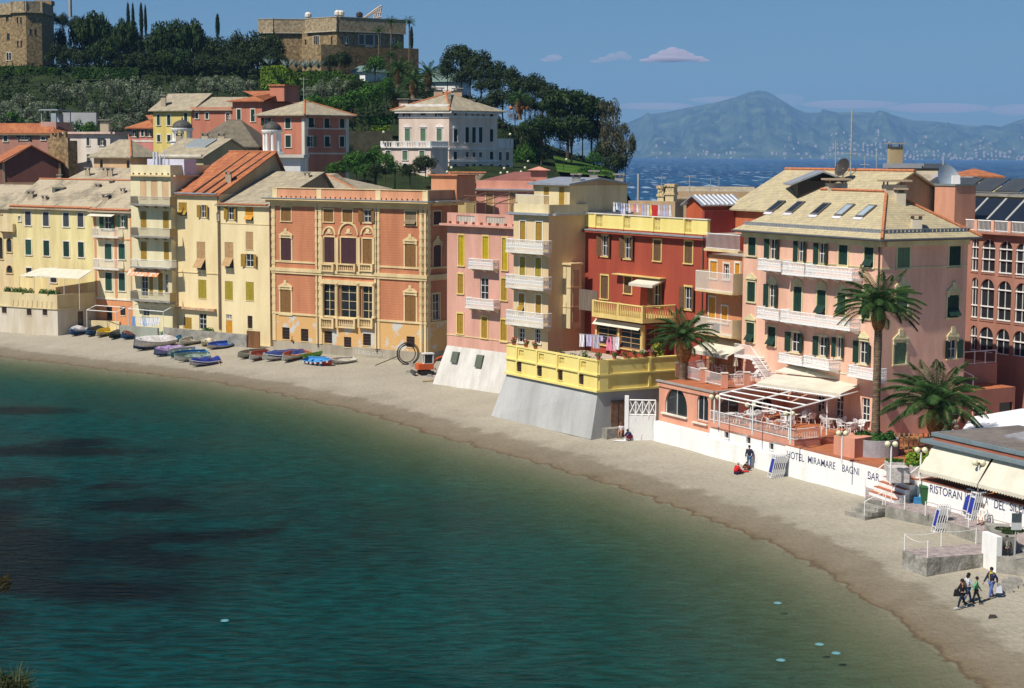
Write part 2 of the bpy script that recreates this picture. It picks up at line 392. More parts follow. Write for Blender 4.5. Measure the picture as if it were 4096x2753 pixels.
def gable(fp,ze,rise,over,m,root,name='roof',wallm=None,frac=.5,th=.15,rise2=None):
    A,B,C,D=fp; e=(B-A).normalized(); g=(D-A).normalized(); dep=(D-A).length
    sl=rise/(dep*frac); A2=A-e*over-g*over; B2=B+e*over-g*over
    m1=A+g*dep*frac-e*over; m2=B+g*dep*frac+e*over; C2=C+e*over+g*over; D2=D-e*over+g*over
    zr=ze+rise; v=lambda p,z: (p.x,p.y,z); mb=MB(); z0=ze-sl*over+.02
    zb=ze if rise2 is None else zr-rise2
    mb.hexa([v(A2,z0),v(B2,z0),v(m2,zr),v(m1,zr),v(A2,z0+th),v(B2,z0+th),v(m2,zr+th),v(m1,zr+th)])
    mb.hexa([v(m1,zr),v(m2,zr),v(C2,zb),v(D2,zb),v(m1,zr+th),v(m2,zr+th),v(C2,zb+th),v(D2,zb+th)])
    r=mb.build(name,m,root)
    if wallm:
        w=MB(); k=A+g*dep*frac; w.poly([v(A,ze-.01),v(k,zr-.01),v(D,zb-.01)]); w.build('gable_wall',wallm,root); w=MB(); k=B+g*dep*frac; w.poly([v(B,ze-.01),v(k,zr-.01),v(C,zb-.01)]); w.build('gable_wall',wallm,root)
    return r,(m1,m2,zr)
def ridge(root,m,segs,r=.14):
    mb=MB()
    for a,b in segs: mb.tube([a,b],r,6)
    return mb.build('ridge_tiles',m,root)
def chimney(root,p,w=.7,h=1.3,m=None,name='chimney',capm=None):
    mb=MB(); x,y,z=p
    mb.box(x-w/2,x+w/2,y-w/2,y+w/2,z-.8,z+h); o=mb.build(name,m or plas('chimney plaster',(.6,.5,.36)),root)
    c=MB(); 
    for sx in (-1,1):
        for sy in (-1,1): c.box(x+sx*w*.42-.06,x+sx*w*.42+.06,y+sy*w*.42-.06,y+sy*w*.42+.06,z+h+.001,z+h+.25)
    c.box(x-w*.7,x+w*.7,y-w*.7,y+w*.7,z+h+.252,z+h+.4); c.build('chimney_cap',capm or mat('old concrete',(.36,.32,.27),(.22,.2,.17),scale=3),o)
    return o
# ------------------------------------------------------------------ SETTING
def grid(name,xs,ys,zf,m,kind='structure',attr=None,skip=None):
    me=bpy.data.meshes.new(name); nx=len(xs); vs_=[(x,y,zf(x,y)) for y in ys for x in xs]
    fs=[(j*nx+i,j*nx+i+1,(j+1)*nx+i+1,(j+1)*nx+i) for j in range(len(ys)-1) for i in range(nx-1)]
    me.from_pydata(vs_,[],fs); me.polygons.foreach_set('use_smooth',[True]*len(fs)); me.materials.append(m)
    if attr:
        a=me.attributes.new(attr[0],'FLOAT','POINT'); a.data.foreach_set('value',[attr[1](*v) for v in vs_])
    o=bpy.data.objects.new(name,me); COL.objects.link(o); o['kind']=kind; WL[o.name]=Vector(); return o
def frange(a,b,s): n=int(round((b-a)/s)); return [a+(b-a)*i/n for i in range(n+1)]
# sand: dry above, wet and darker by the water line (real wetness follows height), raked furrows
def sandmat():
    m=bpy.data.materials.new('sand'); m.use_nodes=True; nt=m.node_tree; N=nt.nodes; b=N['Principled BSDF']; b.inputs['Roughness'].default_value=.9
    b.inputs['Specular IOR Level'].default_value=.2
    g=N.new('ShaderNodeNewGeometry'); sx=N.new('ShaderNodeSeparateXYZ'); lk(nt,g.outputs['Position'],sx.inputs[0])
    def noi(sc,det=5,src=None):
        n=N.new('ShaderNodeTexNoise'); n.inputs['Scale'].default_value=sc; n.inputs['Detail'].default_value=det; lk(nt,src or g.outputs['Position'],n.inputs['Vector']); return n.outputs[0]
    def mth(op,a,b_=None,c=None):
        n=N.new('ShaderNodeMath'); n.operation=op
        for i,v in enumerate((a,b_,c)):
            if v is None: continue
            if isinstance(v,(int,float)): n.inputs[i].default_value=v
            else: lk(nt,v,n.inputs[i])
        return n.outputs[0]
    wet=N.new('ShaderNodeValToRGB'); e=wet.color_ramp.elements
    h=mth('ADD',sx.outputs[2],mth('MULTIPLY',mth('SUBTRACT',noi(.5),.5),.35))
    e[0].position=.0; e[0].color=(.16,.15,.10,1)
    for p,c in ((.03,(.10,.068,.040)),(.07,(.15,.118,.072)),(.16,(.17,.14,.095)),(.46,(.20,.172,.122)),(.54,(.285,.255,.195)),(.85,(.355,.32,.25))):
        x=e.new(p) if p<.85 else e[-1]; x.position=p; x.color=(*c,1)
    lk(nt,h,wet.inputs[0])
    # fine mottling
    mr=N.new('ShaderNodeMapRange'); mr.inputs[1].default_value=.3; mr.inputs[2].default_value=.7; mr.inputs[3].default_value=.83; mr.inputs[4].default_value=1.14
    lk(nt,mth('ADD',mth('MULTIPLY',noi(3.2,8),.6),mth('MULTIPLY',noi(.25,4),.4)),mr.inputs[0])
    # raked streaks
    vm=N.new('ShaderNodeVectorMath'); vm.operation='SCALE'; lk(nt,wet.outputs[0],vm.inputs[0]); lk(nt,mr.outputs[0],vm.inputs['Scale'])
    # sea grass beds and painted shade on the bottom
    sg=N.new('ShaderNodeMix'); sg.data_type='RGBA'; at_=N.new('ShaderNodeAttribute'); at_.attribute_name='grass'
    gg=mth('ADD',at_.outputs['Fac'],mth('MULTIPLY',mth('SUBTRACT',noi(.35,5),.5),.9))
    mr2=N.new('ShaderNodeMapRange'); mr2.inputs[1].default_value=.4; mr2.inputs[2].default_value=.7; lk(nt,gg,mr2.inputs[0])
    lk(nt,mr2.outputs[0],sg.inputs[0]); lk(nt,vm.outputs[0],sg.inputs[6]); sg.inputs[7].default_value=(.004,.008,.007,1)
    lk(nt,sg.outputs[2],b.inputs['Base Color'])
    bp=N.new('ShaderNodeBump'); bp.inputs['Strength'].default_value=1; bp.inputs['Distance'].default_value=.13
    lk(nt,mth('ADD',noi(2.2,6),mth('MULTIPLY',noi(7,3),.4)),bp.inputs['Height']); lk(nt,bp.outputs[0],b.inputs['Normal'])
    return m
# dark sea-grass meadows and shade painted into the bottom and water colour, placed where the photograph shows them (centre, radii in metres)
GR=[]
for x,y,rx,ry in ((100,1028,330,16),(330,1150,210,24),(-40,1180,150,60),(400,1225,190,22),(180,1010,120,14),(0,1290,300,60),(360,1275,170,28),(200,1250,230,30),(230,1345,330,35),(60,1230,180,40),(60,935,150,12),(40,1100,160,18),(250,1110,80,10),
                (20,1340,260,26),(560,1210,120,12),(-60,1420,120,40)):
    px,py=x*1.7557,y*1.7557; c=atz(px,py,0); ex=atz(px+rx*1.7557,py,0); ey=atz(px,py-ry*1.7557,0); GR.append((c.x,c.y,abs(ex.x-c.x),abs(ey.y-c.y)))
_c=atz(100,2150,0); LEFT_SHADE=(_c.x,_c.y,30,28)  # broad hill-tree shade painted over the lower-left water, added to the grass mask
def grass_shade(x,y,z):
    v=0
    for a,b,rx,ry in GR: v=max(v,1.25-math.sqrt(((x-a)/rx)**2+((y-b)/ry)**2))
    c=LEFT_SHADE; v=max(v,.42*min(1,max(0,1.5-math.sqrt(((x-c[0])/c[2])**2+((y-c[1])/c[3])**2))))
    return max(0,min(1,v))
def beachz(x,y):
    z=gz(x,y)
    return z+ (noise.noise(Vector((x*.35,y*.35,0)))*.07+noise.noise(Vector((x*.09,y*.09,3)))*.06)*min(1,abs(z)*1.5)
beach=grid('beach',frange(-125,75,.8),frange(40,262,.8),beachz,sandmat(),attr=('grass',grass_shade))
beach['label']='curved strip of grey-beige sand running down under the shallow water'
def watermat():
    m=bpy.data.materials.new('bay water'); m.use_nodes=True; nt=m.node_tree; N=nt.nodes; N.clear()
    g=N.new('ShaderNodeNewGeometry'); at_=N.new('ShaderNodeAttribute'); at_.attribute_name='depth'
    mp=N.new('ShaderNodeMapping'); mp.inputs['Rotation'].default_value=(0,0,R(14)); mp.inputs['Scale'].default_value=(.42,1.15,1); lk(nt,g.outputs['Position'],mp.inputs[0])
    n1=N.new('ShaderNodeTexNoise'); n1.inputs['Scale'].default_value=1.5; n1.inputs['Detail'].default_value=5; n1.inputs['Roughness'].default_value=.62; n1.inputs['Distortion'].default_value=.4; lk(nt,mp.outputs[0],n1.inputs['Vector'])
    n2=N.new('ShaderNodeTexNoise'); n2.inputs['Scale'].default_value=.07; n2.inputs['Detail'].default_value=3; lk(nt,g.outputs['Position'],n2.inputs['Vector'])
    bp=N.new('ShaderNodeBump'); bp.inputs['Strength'].default_value=.9; bp.inputs['Distance'].default_value=.6; lk(nt,n1.outputs[0],bp.inputs['Height'])
    am=N.new('ShaderNodeMapRange'); am.inputs[1].default_value=.35; am.inputs[2].default_value=.65; am.inputs[3].default_value=.25; am.inputs[4].default_value=.75
    lk(nt,n2.outputs[0],am.inputs[0]); lk(nt,am.outputs[0],bp.inputs['Strength'])
    # opacity of the water body grows with depth
    op=N.new('ShaderNodeMapRange'); op.inputs[1].default_value=0; op.inputs[2].default_value=3.0; op.inputs[3].default_value=.0; op.inputs[4].default_value=.86; lk(nt,at_.outputs['Fac'],op.inputs[0])
    tr=N.new('ShaderNodeBsdfTransparent'); tcr=N.new('ShaderNodeValToRGB'); e=tcr.color_ramp.elements; e[0].position=0; e[0].color=(.97,.97,.95,1); e[1].position=1; e[1].color=(.08,.34,.33,1)
    x=e.new(.33); x.color=(.55,.68,.55,1)
    dv=N.new('ShaderNodeMath'); dv.operation='DIVIDE'; dv.inputs[1].default_value=3.0; lk(nt,at_.outputs['Fac'],dv.inputs[0]); lk(nt,dv.outputs[0],tcr.inputs[0]); lk(nt,tcr.outputs[0],tr.inputs[0])
    df=N.new('ShaderNodeBsdfDiffuse'); lk(nt,bp.outputs[0],df.inputs['Normal']); dcr=N.new('ShaderNodeValToRGB'); e=dcr.color_ramp.elements; e[0].color=(.14,.155,.10,1); e[1].color=(.0,.034,.038,1); x=e.new(.22); x.color=(.055,.10,.066,1); x=e.new(.52); x.color=(.002,.054,.050,1)
    lk(nt,dv.outputs[0],dcr.inputs[0])
    ag=N.new('ShaderNodeAttribute'); ag.attribute_name='grass'; gm=N.new('ShaderNodeMapRange'); gm.inputs[1].default_value=.22; gm.inputs[2].default_value=.72; gm.inputs[4].default_value=.97; ns=N.new('ShaderNodeTexNoise'); ns.inputs['Scale'].default_value=.25; ns.inputs['Detail'].default_value=5; lk(nt,g.outputs['Position'],ns.inputs['Vector'])  # darkens the water colour at sea grass and painted shade
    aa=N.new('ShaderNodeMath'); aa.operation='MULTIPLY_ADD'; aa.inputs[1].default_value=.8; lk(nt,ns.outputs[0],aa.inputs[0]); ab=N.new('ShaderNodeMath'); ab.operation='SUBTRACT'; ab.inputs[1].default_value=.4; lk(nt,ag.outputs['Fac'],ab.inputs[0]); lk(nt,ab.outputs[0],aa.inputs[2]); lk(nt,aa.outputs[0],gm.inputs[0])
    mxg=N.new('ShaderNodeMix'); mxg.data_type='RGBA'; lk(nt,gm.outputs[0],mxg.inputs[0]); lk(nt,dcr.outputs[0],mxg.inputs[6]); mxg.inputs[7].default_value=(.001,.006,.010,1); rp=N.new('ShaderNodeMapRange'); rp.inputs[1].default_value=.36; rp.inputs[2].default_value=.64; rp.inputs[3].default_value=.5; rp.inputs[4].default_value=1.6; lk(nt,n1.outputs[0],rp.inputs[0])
    r2=N.new('ShaderNodeMapRange'); r2.inputs[1].default_value=.3; r2.inputs[2].default_value=.7; r2.inputs[3].default_value=.72; r2.inputs[4].default_value=1.3; lk(nt,n2.outputs[0],r2.inputs[0])
    rm=N.new('ShaderNodeMath'); rm.operation='MULTIPLY'; lk(nt,rp.outputs[0],rm.inputs[0]); lk(nt,r2.outputs[0],rm.inputs[1])
    rs=N.new('ShaderNodeVectorMath'); rs.operation='SCALE'; lk(nt,mxg.outputs[2],rs.inputs[0]); lk(nt,rm.outputs[0],rs.inputs['Scale']); lk(nt,rs.outputs[0],df.inputs[0])  # light and dark wave facets painted into the water colour by noise
    m1=N.new('ShaderNodeMixShader'); lk(nt,op.outputs[0],m1.inputs[0]); lk(nt,tr.outputs[0],m1.inputs[1]); lk(nt,df.outputs[0],m1.inputs[2])
    gl=N.new('ShaderNodeBsdfGlossy'); gl.inputs['Roughness'].default_value=.12; gl.inputs['Color'].default_value=(.78,.94,1,1); lk(nt,bp.outputs[0],gl.inputs['Normal'])
    fr=N.new('ShaderNodeFresnel'); fr.inputs[0].default_value=1.33; lk(nt,bp.outputs[0],fr.inputs['Normal'])
    fm=N.new('ShaderNodeMath'); fm.operation='MULTIPLY'; fm.inputs[1].default_value=.17; lk(nt,fr.outputs[0],fm.inputs[0])
    m2=N.new('ShaderNodeMixShader'); lk(nt,fm.outputs[0],m2.inputs[0]); lk(nt,m1.outputs[0],m2.inputs[1]); lk(nt,gl.outputs[0],m2.inputs[2])
    o=N.new('ShaderNodeOutputMaterial'); lk(nt,m2.outputs[0],o.inputs[0]); return m
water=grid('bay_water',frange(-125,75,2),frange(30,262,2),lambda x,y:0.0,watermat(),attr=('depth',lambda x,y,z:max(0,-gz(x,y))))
ga=water.data.attributes.new('grass','FLOAT','POINT'); ga.data.foreach_set('value',[grass_shade(v.co.x,v.co.y,0) for v in water.data.vertices])  # attribute holds sea grass together with the painted shade
def seamat():
    m=bpy.data.materials.new('open sea'); m.use_nodes=True; nt=m.node_tree; N=nt.nodes; b=N['Principled BSDF']; b.inputs['Roughness'].default_value=.45; b.inputs['Specular IOR Level'].default_value=.25
    g=N.new('ShaderNodeNewGeometry')
    def noi(sc,det=3,v=None):
        n=N.new('ShaderNodeTexNoise'); n.inputs['Scale'].default_value=sc; n.inputs['Detail'].default_value=det; lk(nt,v or g.outputs['Position'],n.inputs['Vector']); return n.outputs[0]
    cr=N.new('ShaderNodeValToRGB'); e=cr.color_ramp.elements; e[0].position=.35; e[0].color=(.003,.024,.085,1); e[1].position=.66; e[1].color=(.007,.065,.14,1); lk(nt,noi(.0016,3),cr.inputs[0])
    # whitecaps: crests broken by the wind, a little larger patches further out
    mp=N.new('ShaderNodeMapping'); mp.inputs['Scale'].default_value=(1.0,.10,1); lk(nt,g.outputs['Position'],mp.inputs[0])
    w=N.new('ShaderNodeValToRGB'); e=w.color_ramp.elements; e[0].position=.62; e[0].color=(0,0,0,1); e[1].position=.68; e[1].color=(1,1,1,1); lk(nt,noi(.16,2,mp.outputs[0]),w.inputs[0])
    w2=N.new('ShaderNodeValToRGB'); e=w2.color_ramp.elements; e[0].position=.62; e[0].color=(0,0,0,1); e[1].position=.68; e[1].color=(1,1,1,1); lk(nt,noi(.07,2,mp.outputs[0]),w2.inputs[0])
    mx=N.new('ShaderNodeMath'); mx.operation='MAXIMUM'; lk(nt,w.outputs[0],mx.inputs[0]); lk(nt,w2.outputs[0],mx.inputs[1])
    mk=N.new('ShaderNodeMix'); mk.data_type='RGBA'; lk(nt,mx.outputs[0],mk.inputs[0]); lk(nt,cr.outputs[0],mk.inputs[6]); mk.inputs[7].default_value=(.28,.38,.46,1)
    lk(nt,mk.outputs[2],b.inputs['Base Color'])
    bp=N.new('ShaderNodeBump'); bp.inputs['Strength'].default_value=.8; bp.inputs['Distance'].default_value=2; lk(nt,noi(.12,5,mp.outputs[0]),bp.inputs['Height']); lk(nt,bp.outputs[0],b.inputs['Normal'])
    return m
sm=bpy.data.meshes.new('open_sea'); sm.from_pydata([(-9000,262,0),(9000,262,0),(9000,19000,0),(-9000,19000,0)],[],[(0,1,2,3)]); sm.materials.append(seamat())
sea=bpy.data.objects.new('open_sea',sm); COL.objects.link(sea); sea['kind']='structure'
# ---- far mountains across the gulf
RD=[(1700,640),(2100,610),(2300,580),(2420,530),(2520,487),(2591,458),(2683,446),(2753,430),(2852,413),(2944,389),(2990,371),(3028,362),(3064,365),(3090,378),(3120,396),(3155,418),(3191,439),(3233,452),(3330,450),(3438,448),(3500,452),(3558,456),(3600,468),(3649,481),(3700,484),(3755,488),(3830,498),(3896,506),(3946,500),(4002,508),(4037,495),(4096,474),(4250,440),(4500,470)]
def lerp(T,x):
    if x<=T[0][0]: return T[0][1]
    for a,b in zip(T,T[1:]):
        if x<=b[0]: return a[1]+(b[1]-a[1])*(x-a[0])/(b[0]-a[0])
    return T[-1][1]
mtm=mat('far wooded slopes',(.10,.13,.055),(.02,.035,.015),scale=.0035,fine=.35,grain=.03,rough=1,spec=0)
me=bpy.data.meshes.new('mountains'); V=[];Fc=[]; NC=170;NRW=26
for j in range(NRW):
    t=j/(NRW-1)
    for i in range(NC):
        px=1700+2800*i/(NC-1); yr=lerp(RD,px)+1.5*noise.noise(Vector((px*.05,0,0))); Y=12600+3900*t; a=ray(px,yr)
        zt=CZ+a[1]*16500; prof=t**.85
        z=zt*prof; nz=noise.fractal(Vector((px*.010,t*2.2,1.3)),.9,2.1,5)*190*(math.sin(math.pi*min(1,t)))
        nz+= -170*abs(noise.noise(Vector((px*.013+t*.6,t*1.0,7))))*math.sin(math.pi*t)
        V.append((a[0]*Y,Y+nz*2,max(-2 if j==0 else 6+t*30,z+nz)))
for j in range(NRW-1):
    for i in range(NC-1): k=j*NC+i; Fc.append((k,k+1,k+NC+1,k+NC))
me.from_pydata(V,[],Fc); me.materials.append(mtm)
mo=bpy.data.objects.new('mountains',me); COL.objects.link(mo); mo['kind']='structure'; WL[mo.name]=Vector()
hb=MB()
def mz(px,t):
    i=(px-1700)/2800*(NC-1); j=t*(NRW-1); k=int(j)*NC+int(i); return Vector(V[k])
for k in range(480):
    px=2480+1700*rnd.random()**.75
    if px>4150: continue
    t=abs(rnd.gauss(0,.10))+.02 if rnd.random()<.75 else rnd.random()*.5
    if px<3300 and rnd.random()<.72: continue
    t=min(t,.8); p=mz(px,t); s=rnd.uniform(2.5,6); w=s*rnd.uniform(1,2.0); hb.box(p.x-w,p.x+w,p.y-s-30,p.y+s-30,p.z-12,p.z+s*1.1+6)
ho=hb.build('coastal_houses',mat('pale far plaster',(.62,.50,.44),(.45,.36,.32),scale=.01,fine=0)); tag(ho,'tiny pale houses scattered along the foot of the far mountains','houses',kind='stuff')
# ---- the hill behind the town
def hillz(px,Y):
    T=[(255,[(-2000,1.2),(4400,1.2)]),
       (285,[(-2000,14),(0,16),(700,17.5),(1400,17),(2000,16),(2450,12),(2600,1.3),(4400,1.3)]),
       (305,[(-2000,22),(0,22),(700,24),(1000,24),(1400,22.5),(1800,21),(2200,20.8),(2450,20),(2540,16),(2610,1.3),(4400,1.3)]),
       (340,[(-2000,30),(0,30),(600,30),(1000,31),(1400,31),(1700,29),(2000,25),(2250,23),(2450,21.8),(2520,16),(2580,.5),(4400,.5)]),
       (375,[(-2000,38),(0,38),(1000,38),(1400,38),(1800,36),(2000,32),(2250,26),(2430,22),(2510,10),(2560,-1),(4400,-1)]),
       (410,[(-2000,45),(0,45),(1000,44.5),(1700,43.5),(1900,38),(2100,28),(2300,16),(2430,7),(2520,-2),(4400,-2)]),
       (470,[(-2000,47),(0,47),(1000,45.5),(1700,44),(1900,36),(2100,18),(2300,-2),(4400,-2)]),
       (540,[(-2000,-2),(4400,-2)])]
    if Y<=T[0][0]: return lerp(T[0][1],px)
    for a,b in zip(T,T[1:]):
        if Y<=b[0]:
            t=(Y-a[0])/(b[0]-a[0]); return lerp(a[1],px)*(1-t)+lerp(b[1],px)*t
    return -2
def hz(x,y): return hillz(2048+7000*x/max(y,1),y)
hm=mat('hillside grass and earth',(.028,.045,.014),(.014,.022,.009),scale=.22,fine=.3,grain=8,bump=.6,bsc=2,rough=1,spec=.1)
grid('hillside',frange(-190,150,2.5),frange(238,545,2.5),lambda x,y: hz(x,y)+noise.noise(Vector((x*.12,y*.12,0)))*(.8 if hz(x,y)>3 else .05)+(-.25 if y<262 else 0),hm)
# ---- air
hz_m=bpy.data.materials.new('haze'); hz_m.use_nodes=True; nt=hz_m.node_tree; nt.nodes.clear()
pv=nt.nodes.new('ShaderNodeVolumePrincipled'); pv.inputs['Color'].default_value=(.33,.60,.97,1); pv.inputs['Density'].default_value=6.2e-5; pv.inputs['Anisotropy'].default_value=.1
oo=nt.nodes.new('ShaderNodeOutputMaterial'); lk(nt,pv.outputs[0],oo.inputs['Volume'])
HB=MB(); HB.box(-9500,9500,-60,19500,-6,760); ha=HB.build('haze',hz_m); ha['kind']='stuff'; ha['label']='thin blue air haze over the gulf'; ha['category']='haze'
# ---- clouds: small fair-weather puffs beyond the gulf
def cloud(name,label,parts,D=24000,dens=.02):
    cm=MC.get('cloudm'); 
    bm=bmesh.new()
    for px,py,rx,ry in parts:
        c=at(px,py,D); sx=rx/7000*D; sz=ry/7000*D
        mtx=Matrix.Translation(c)@Matrix.Diagonal((sx,sx*.8,sz,1)); bmesh.ops.create_icosphere(bm,subdivisions=3,radius=1,matrix=mtx)
    me=bpy.data.meshes.new(name); bm.to_mesh(me); bm.free()
    m=bpy.data.materials.new('cloud vapour'); m.use_nodes=True; nt=m.node_tree; nt.nodes.clear()
    v=nt.nodes.new('ShaderNodeVolumePrincipled'); v.inputs['Color'].default_value=(1,.86,.87,1); v.inputs['Density'].default_value=dens
    o_=nt.nodes.new('ShaderNodeOutputMaterial'); lk(nt,v.outputs[0],o_.inputs['Volume']); me.materials.append(m)
    o=bpy.data.objects.new(name,me); COL.objects.link(o); tag(o,label,'cloud'); return o
# ------------------------------------------------------------------ MATERIAL PALETTE
cream=plas('cream plaster',(.72,.60,.35)); paley=plas('pale yellow plaster',(.76,.66,.33)); lemon=plas('lemon plaster',(.82,.68,.24),col2=(.75,.60,.19))
salmon=plas('salmon plaster',(.56,.225,.115),band=(1.05,.13,.15)); pinkw=plas('pink plaster',(.66,.36,.28)); hpink=plas('hotel pink plaster',(.82,.49,.36)); redw=plas('red plaster',(.36,.072,.038),col2=(.30,.055,.032))
orangew=plas('orange plaster',(.68,.30,.14)); tanw=plas('tan plaster',(.52,.37,.22)); ochrew=plas('ochre plaster',(.62,.38,.16),col2=(.52,.50,.45),thr=(.40,.44),scale=.55,zs=.9)
trimc=plas('cream trim',(.74,.58,.32)); trimw=plas('white trim',(.76,.72,.62)); trimy=plas('yellow trim',(.72,.55,.20)); trimg=plas('greenish cream trim',(.70,.64,.38))
whitew=plas('whitewash',(.82,.81,.78),col2=(.70,.68,.63),scale=.9,thr=(.3,.5)); graybase=plas('grey render',(.45,.45,.44),col2=(.33,.33,.32),scale=.35)
concrete=mat('weathered concrete',(.34,.32,.28),(.20,.19,.16),scale=.9,bump=.5,fine=.15)
pal_sh=lambda n,c: mat(n,c,tuple(x*.8 for x in c),scale=3,rough=.6,band=(7.5,.35,0),fine=.05)
s_green=pal_sh('green shutter',(.025,.085,.055)); s_dgreen=pal_sh('dark green shutter',(.012,.045,.03)); s_grey=pal_sh('grey shutter',(.06,.07,.08)); s_ochre=pal_sh('ochre shutter',(.42,.25,.03))
s_brown=pal_sh('brown shutter',(.26,.13,.04)); s_purple=pal_sh('maroon shutter',(.075,.03,.035)); s_tan=pal_sh('tan shutter',(.52,.32,.15)); s_olive=pal_sh('olive shutter',(.40,.31,.03)); s_yellow=pal_sh('yellow shutter',(.55,.40,.01))
s_orange=pal_sh('orange shutter',(.72,.32,.02)); s_lgreen=pal_sh('pale green shutter',(.14,.24,.13))
slate=mat('grey-beige slate roof',(.44,.37,.25),(.30,.26,.19),scale=1.1,rough=.9,band=(1.6,.28,1.5),bump=.5,bsc=5,fine=.18)
hslate=mat('hotel slate roof',(.54,.45,.27),(.42,.36,.23),scale=1.6,rough=.9,band=(2.3,.35,1.0),bump=.4,fine=.15)
oslate=mat('old stained slate roof',(.44,.37,.26),(.21,.18,.13),scale=.35,rough=.95,band=(1.6,.25,1.5),bump=.5,fine=.2,thr=(.34,.52))
terra=mat('terracotta tile roof',(.52,.19,.075),(.36,.12,.055),scale=.9,rough=.9,band=(1.6,.4,1.2),bump=.8,bsc=6,fine=.3)
rtile=mat('terracotta ridge tile',(.52,.20,.09),(.36,.13,.06),scale=5,bump=.5,fine=.3)
zinc=mat('zinc sheet',(.42,.44,.47),(.32,.34,.37),scale=1,rough=.45,metal=.4,fine=.05); dzinc=mat('dark gutter',(.10,.11,.12),scale=2,rough=.5,metal=.3)
otile=mat('orange floor tiles',(.44,.15,.06),(.34,.11,.05),scale=1.5,fine=.2,grain=60)
stone=mat('castle rubble stone',(.34,.24,.12),(.15,.11,.06),scale=1.6,bump=.9,bsc=3,fine=.35,grain=6,thr=(.35,.6))
rail_w=mat('white painted iron',(.86,.85,.83),(.76,.75,.72),scale=6,rough=.5,fine=0); rail_g=mat('grey painted iron',(.42,.42,.40),scale=6,rough=.5,fine=0)
iron=mat('dark iron',(.04,.035,.03),scale=5,rough=.6); canvas=mat('cream canvas',(.66,.62,.50),(.56,.52,.42),scale=.8,fine=.03)
wood=mat('brown boards',(.20,.09,.035),(.11,.05,.02),scale=3,zs=.1); 
def V3(p,z): return Vector((p[0],p[1],z))
def zP(pt,x,y):  # height of zoom pixel at the depth of pt
    a,c=ray(*q(x,y)); return CZ+c*pt[1]
def pipe(b,i,u,z0,z1,name='drainpipe'):
    f=b.F[i]; mb=MB(); mb.tube([f.p(u,z1,.12),f.p(u,z0,.12)],.055,6); b.part(name,mb,mat('copper brown pipe',(.13,.075,.05),scale=3,rough=.6))
# ================================================================== LEFT END
K('1')
P0=atz(400,1300,2.2).xy
B1A=nxt(P0,34+180,52,1000); B1B=nxt(P0,34,375,1000); B2B=nxt(P0,34,531,1000)
# B0 cream neighbour cut by the frame
b=Bld('arcaded_house','cream house at the left edge with round arches and a small balcony',cream,[nxt(P0,34+180,-150,1000)-Vector((0,0)),B1A+Vector((-.05,.3))],1.4,17.6,D=9,trim=trimc,sh=s_grey)
b.win(0,72,745,40,110,'n',arch=True); b.win(0,8,770,30,170,'n',arch=True); b.win(0,75,935,48,60,'n',arch=True); b.win(0,8,490,14,20,'g'); b.win(0,-60,560,50,100,'c')
b.balcony(0,-20,100,640,proj=.8,rail=cream,style='wall',yt=578)
b.finish(); b.strip(0,50,460,.25,.2); gable(b.fp(),b.zt,3.0,.4,oslate,b.root)
# B1
zt1=PL(B1A,B1B).uv(400,452)[1]
b=Bld('yellow_house','pale yellow house with two rows of four white-framed shuttered windows above a covered terrace',paley,[B1A,B1B],1.4,zt1,D=11,trim=trimw,sh=s_green)
for x,y in ((221,537),(361,543),(519,548),(633,550)): b.win(0,x,y,46,108,'c',sh=s_grey)
for x,y in ((224,763),(365,770),(521,777),(636,782)): b.win(0,x,y,46,118,'c',sh=s_green if x<300 else s_dgreen)
b.win(0,153,538,20,38,'g'); b.win(0,228,955,44,60,'n'); b.win(0,420,985,50,110,'n')
b.finish(); b.strip(0,400,458,.12,.35,m=dzinc,name='gutter'); b.strip(0,400,468,.3,.12,m=trimc)
rf,(m1,m2,zr)=gable(b.fp(),b.zt,3.6,.5,oslate,b.root,wallm=paley); ridge(b.root,rtile,[(V3(m1,zr+.2),V3(m2,zr+.2))])
n=-b.F[0].n
ridge(b.root,rtile,[(b.F[0].p(0,b.zt+.1,.35),b.F[0].p(b.F[0].W,b.zt+.1,.35))],.2)
chimney(b.root,b.F[0].p(2.2,b.zt+.9,-1.5),.7,.9); chimney(b.root,b.F[0].p(5.4,b.zt+.7,-1.2),.6,.5); chimney(b.root,b.F[0].p(13,b.zt+2.2,-4),.55,.7); chimney(b.root,b.F[0].p(14.6,b.zt+2.8,-5),.5,.6)
chimney(b.root,b.F[0].p(.8,b.zt+3.1,-8),.55,.9)
dm=MB(); pt=b.F[0].p(5.6,b.zt+1.7,-3.6); dm.box(pt.x-.8,pt.x+.8,pt.y-.6,pt.y+2.2,pt.z-1.4,pt.z+1.0); d_=dm.build('dormer',trimw,b.root)
dm=MB(); dm.prism([(pt.x-1.2,pt.y-1),(pt.x+1.2,pt.y-1),(pt.x+1.2,pt.y+2.6),(pt.x-1.2,pt.y+2.6)],pt.z+1.0,pt.z+1.5,top=[(pt.x-.1,pt.y-.3),(pt.x+.1,pt.y-.3),(pt.x+.1,pt.y+2.6),(pt.x-.1,pt.y+2.6)]); dm.build('dormer_roof',slate,d_)
dm=MB(); dm.box(pt.x-.35,pt.x+.35,pt.y-.63,pt.y-.605,pt.z-.3,pt.z+.75); dm.build('dormer_pane',glass(),d_)
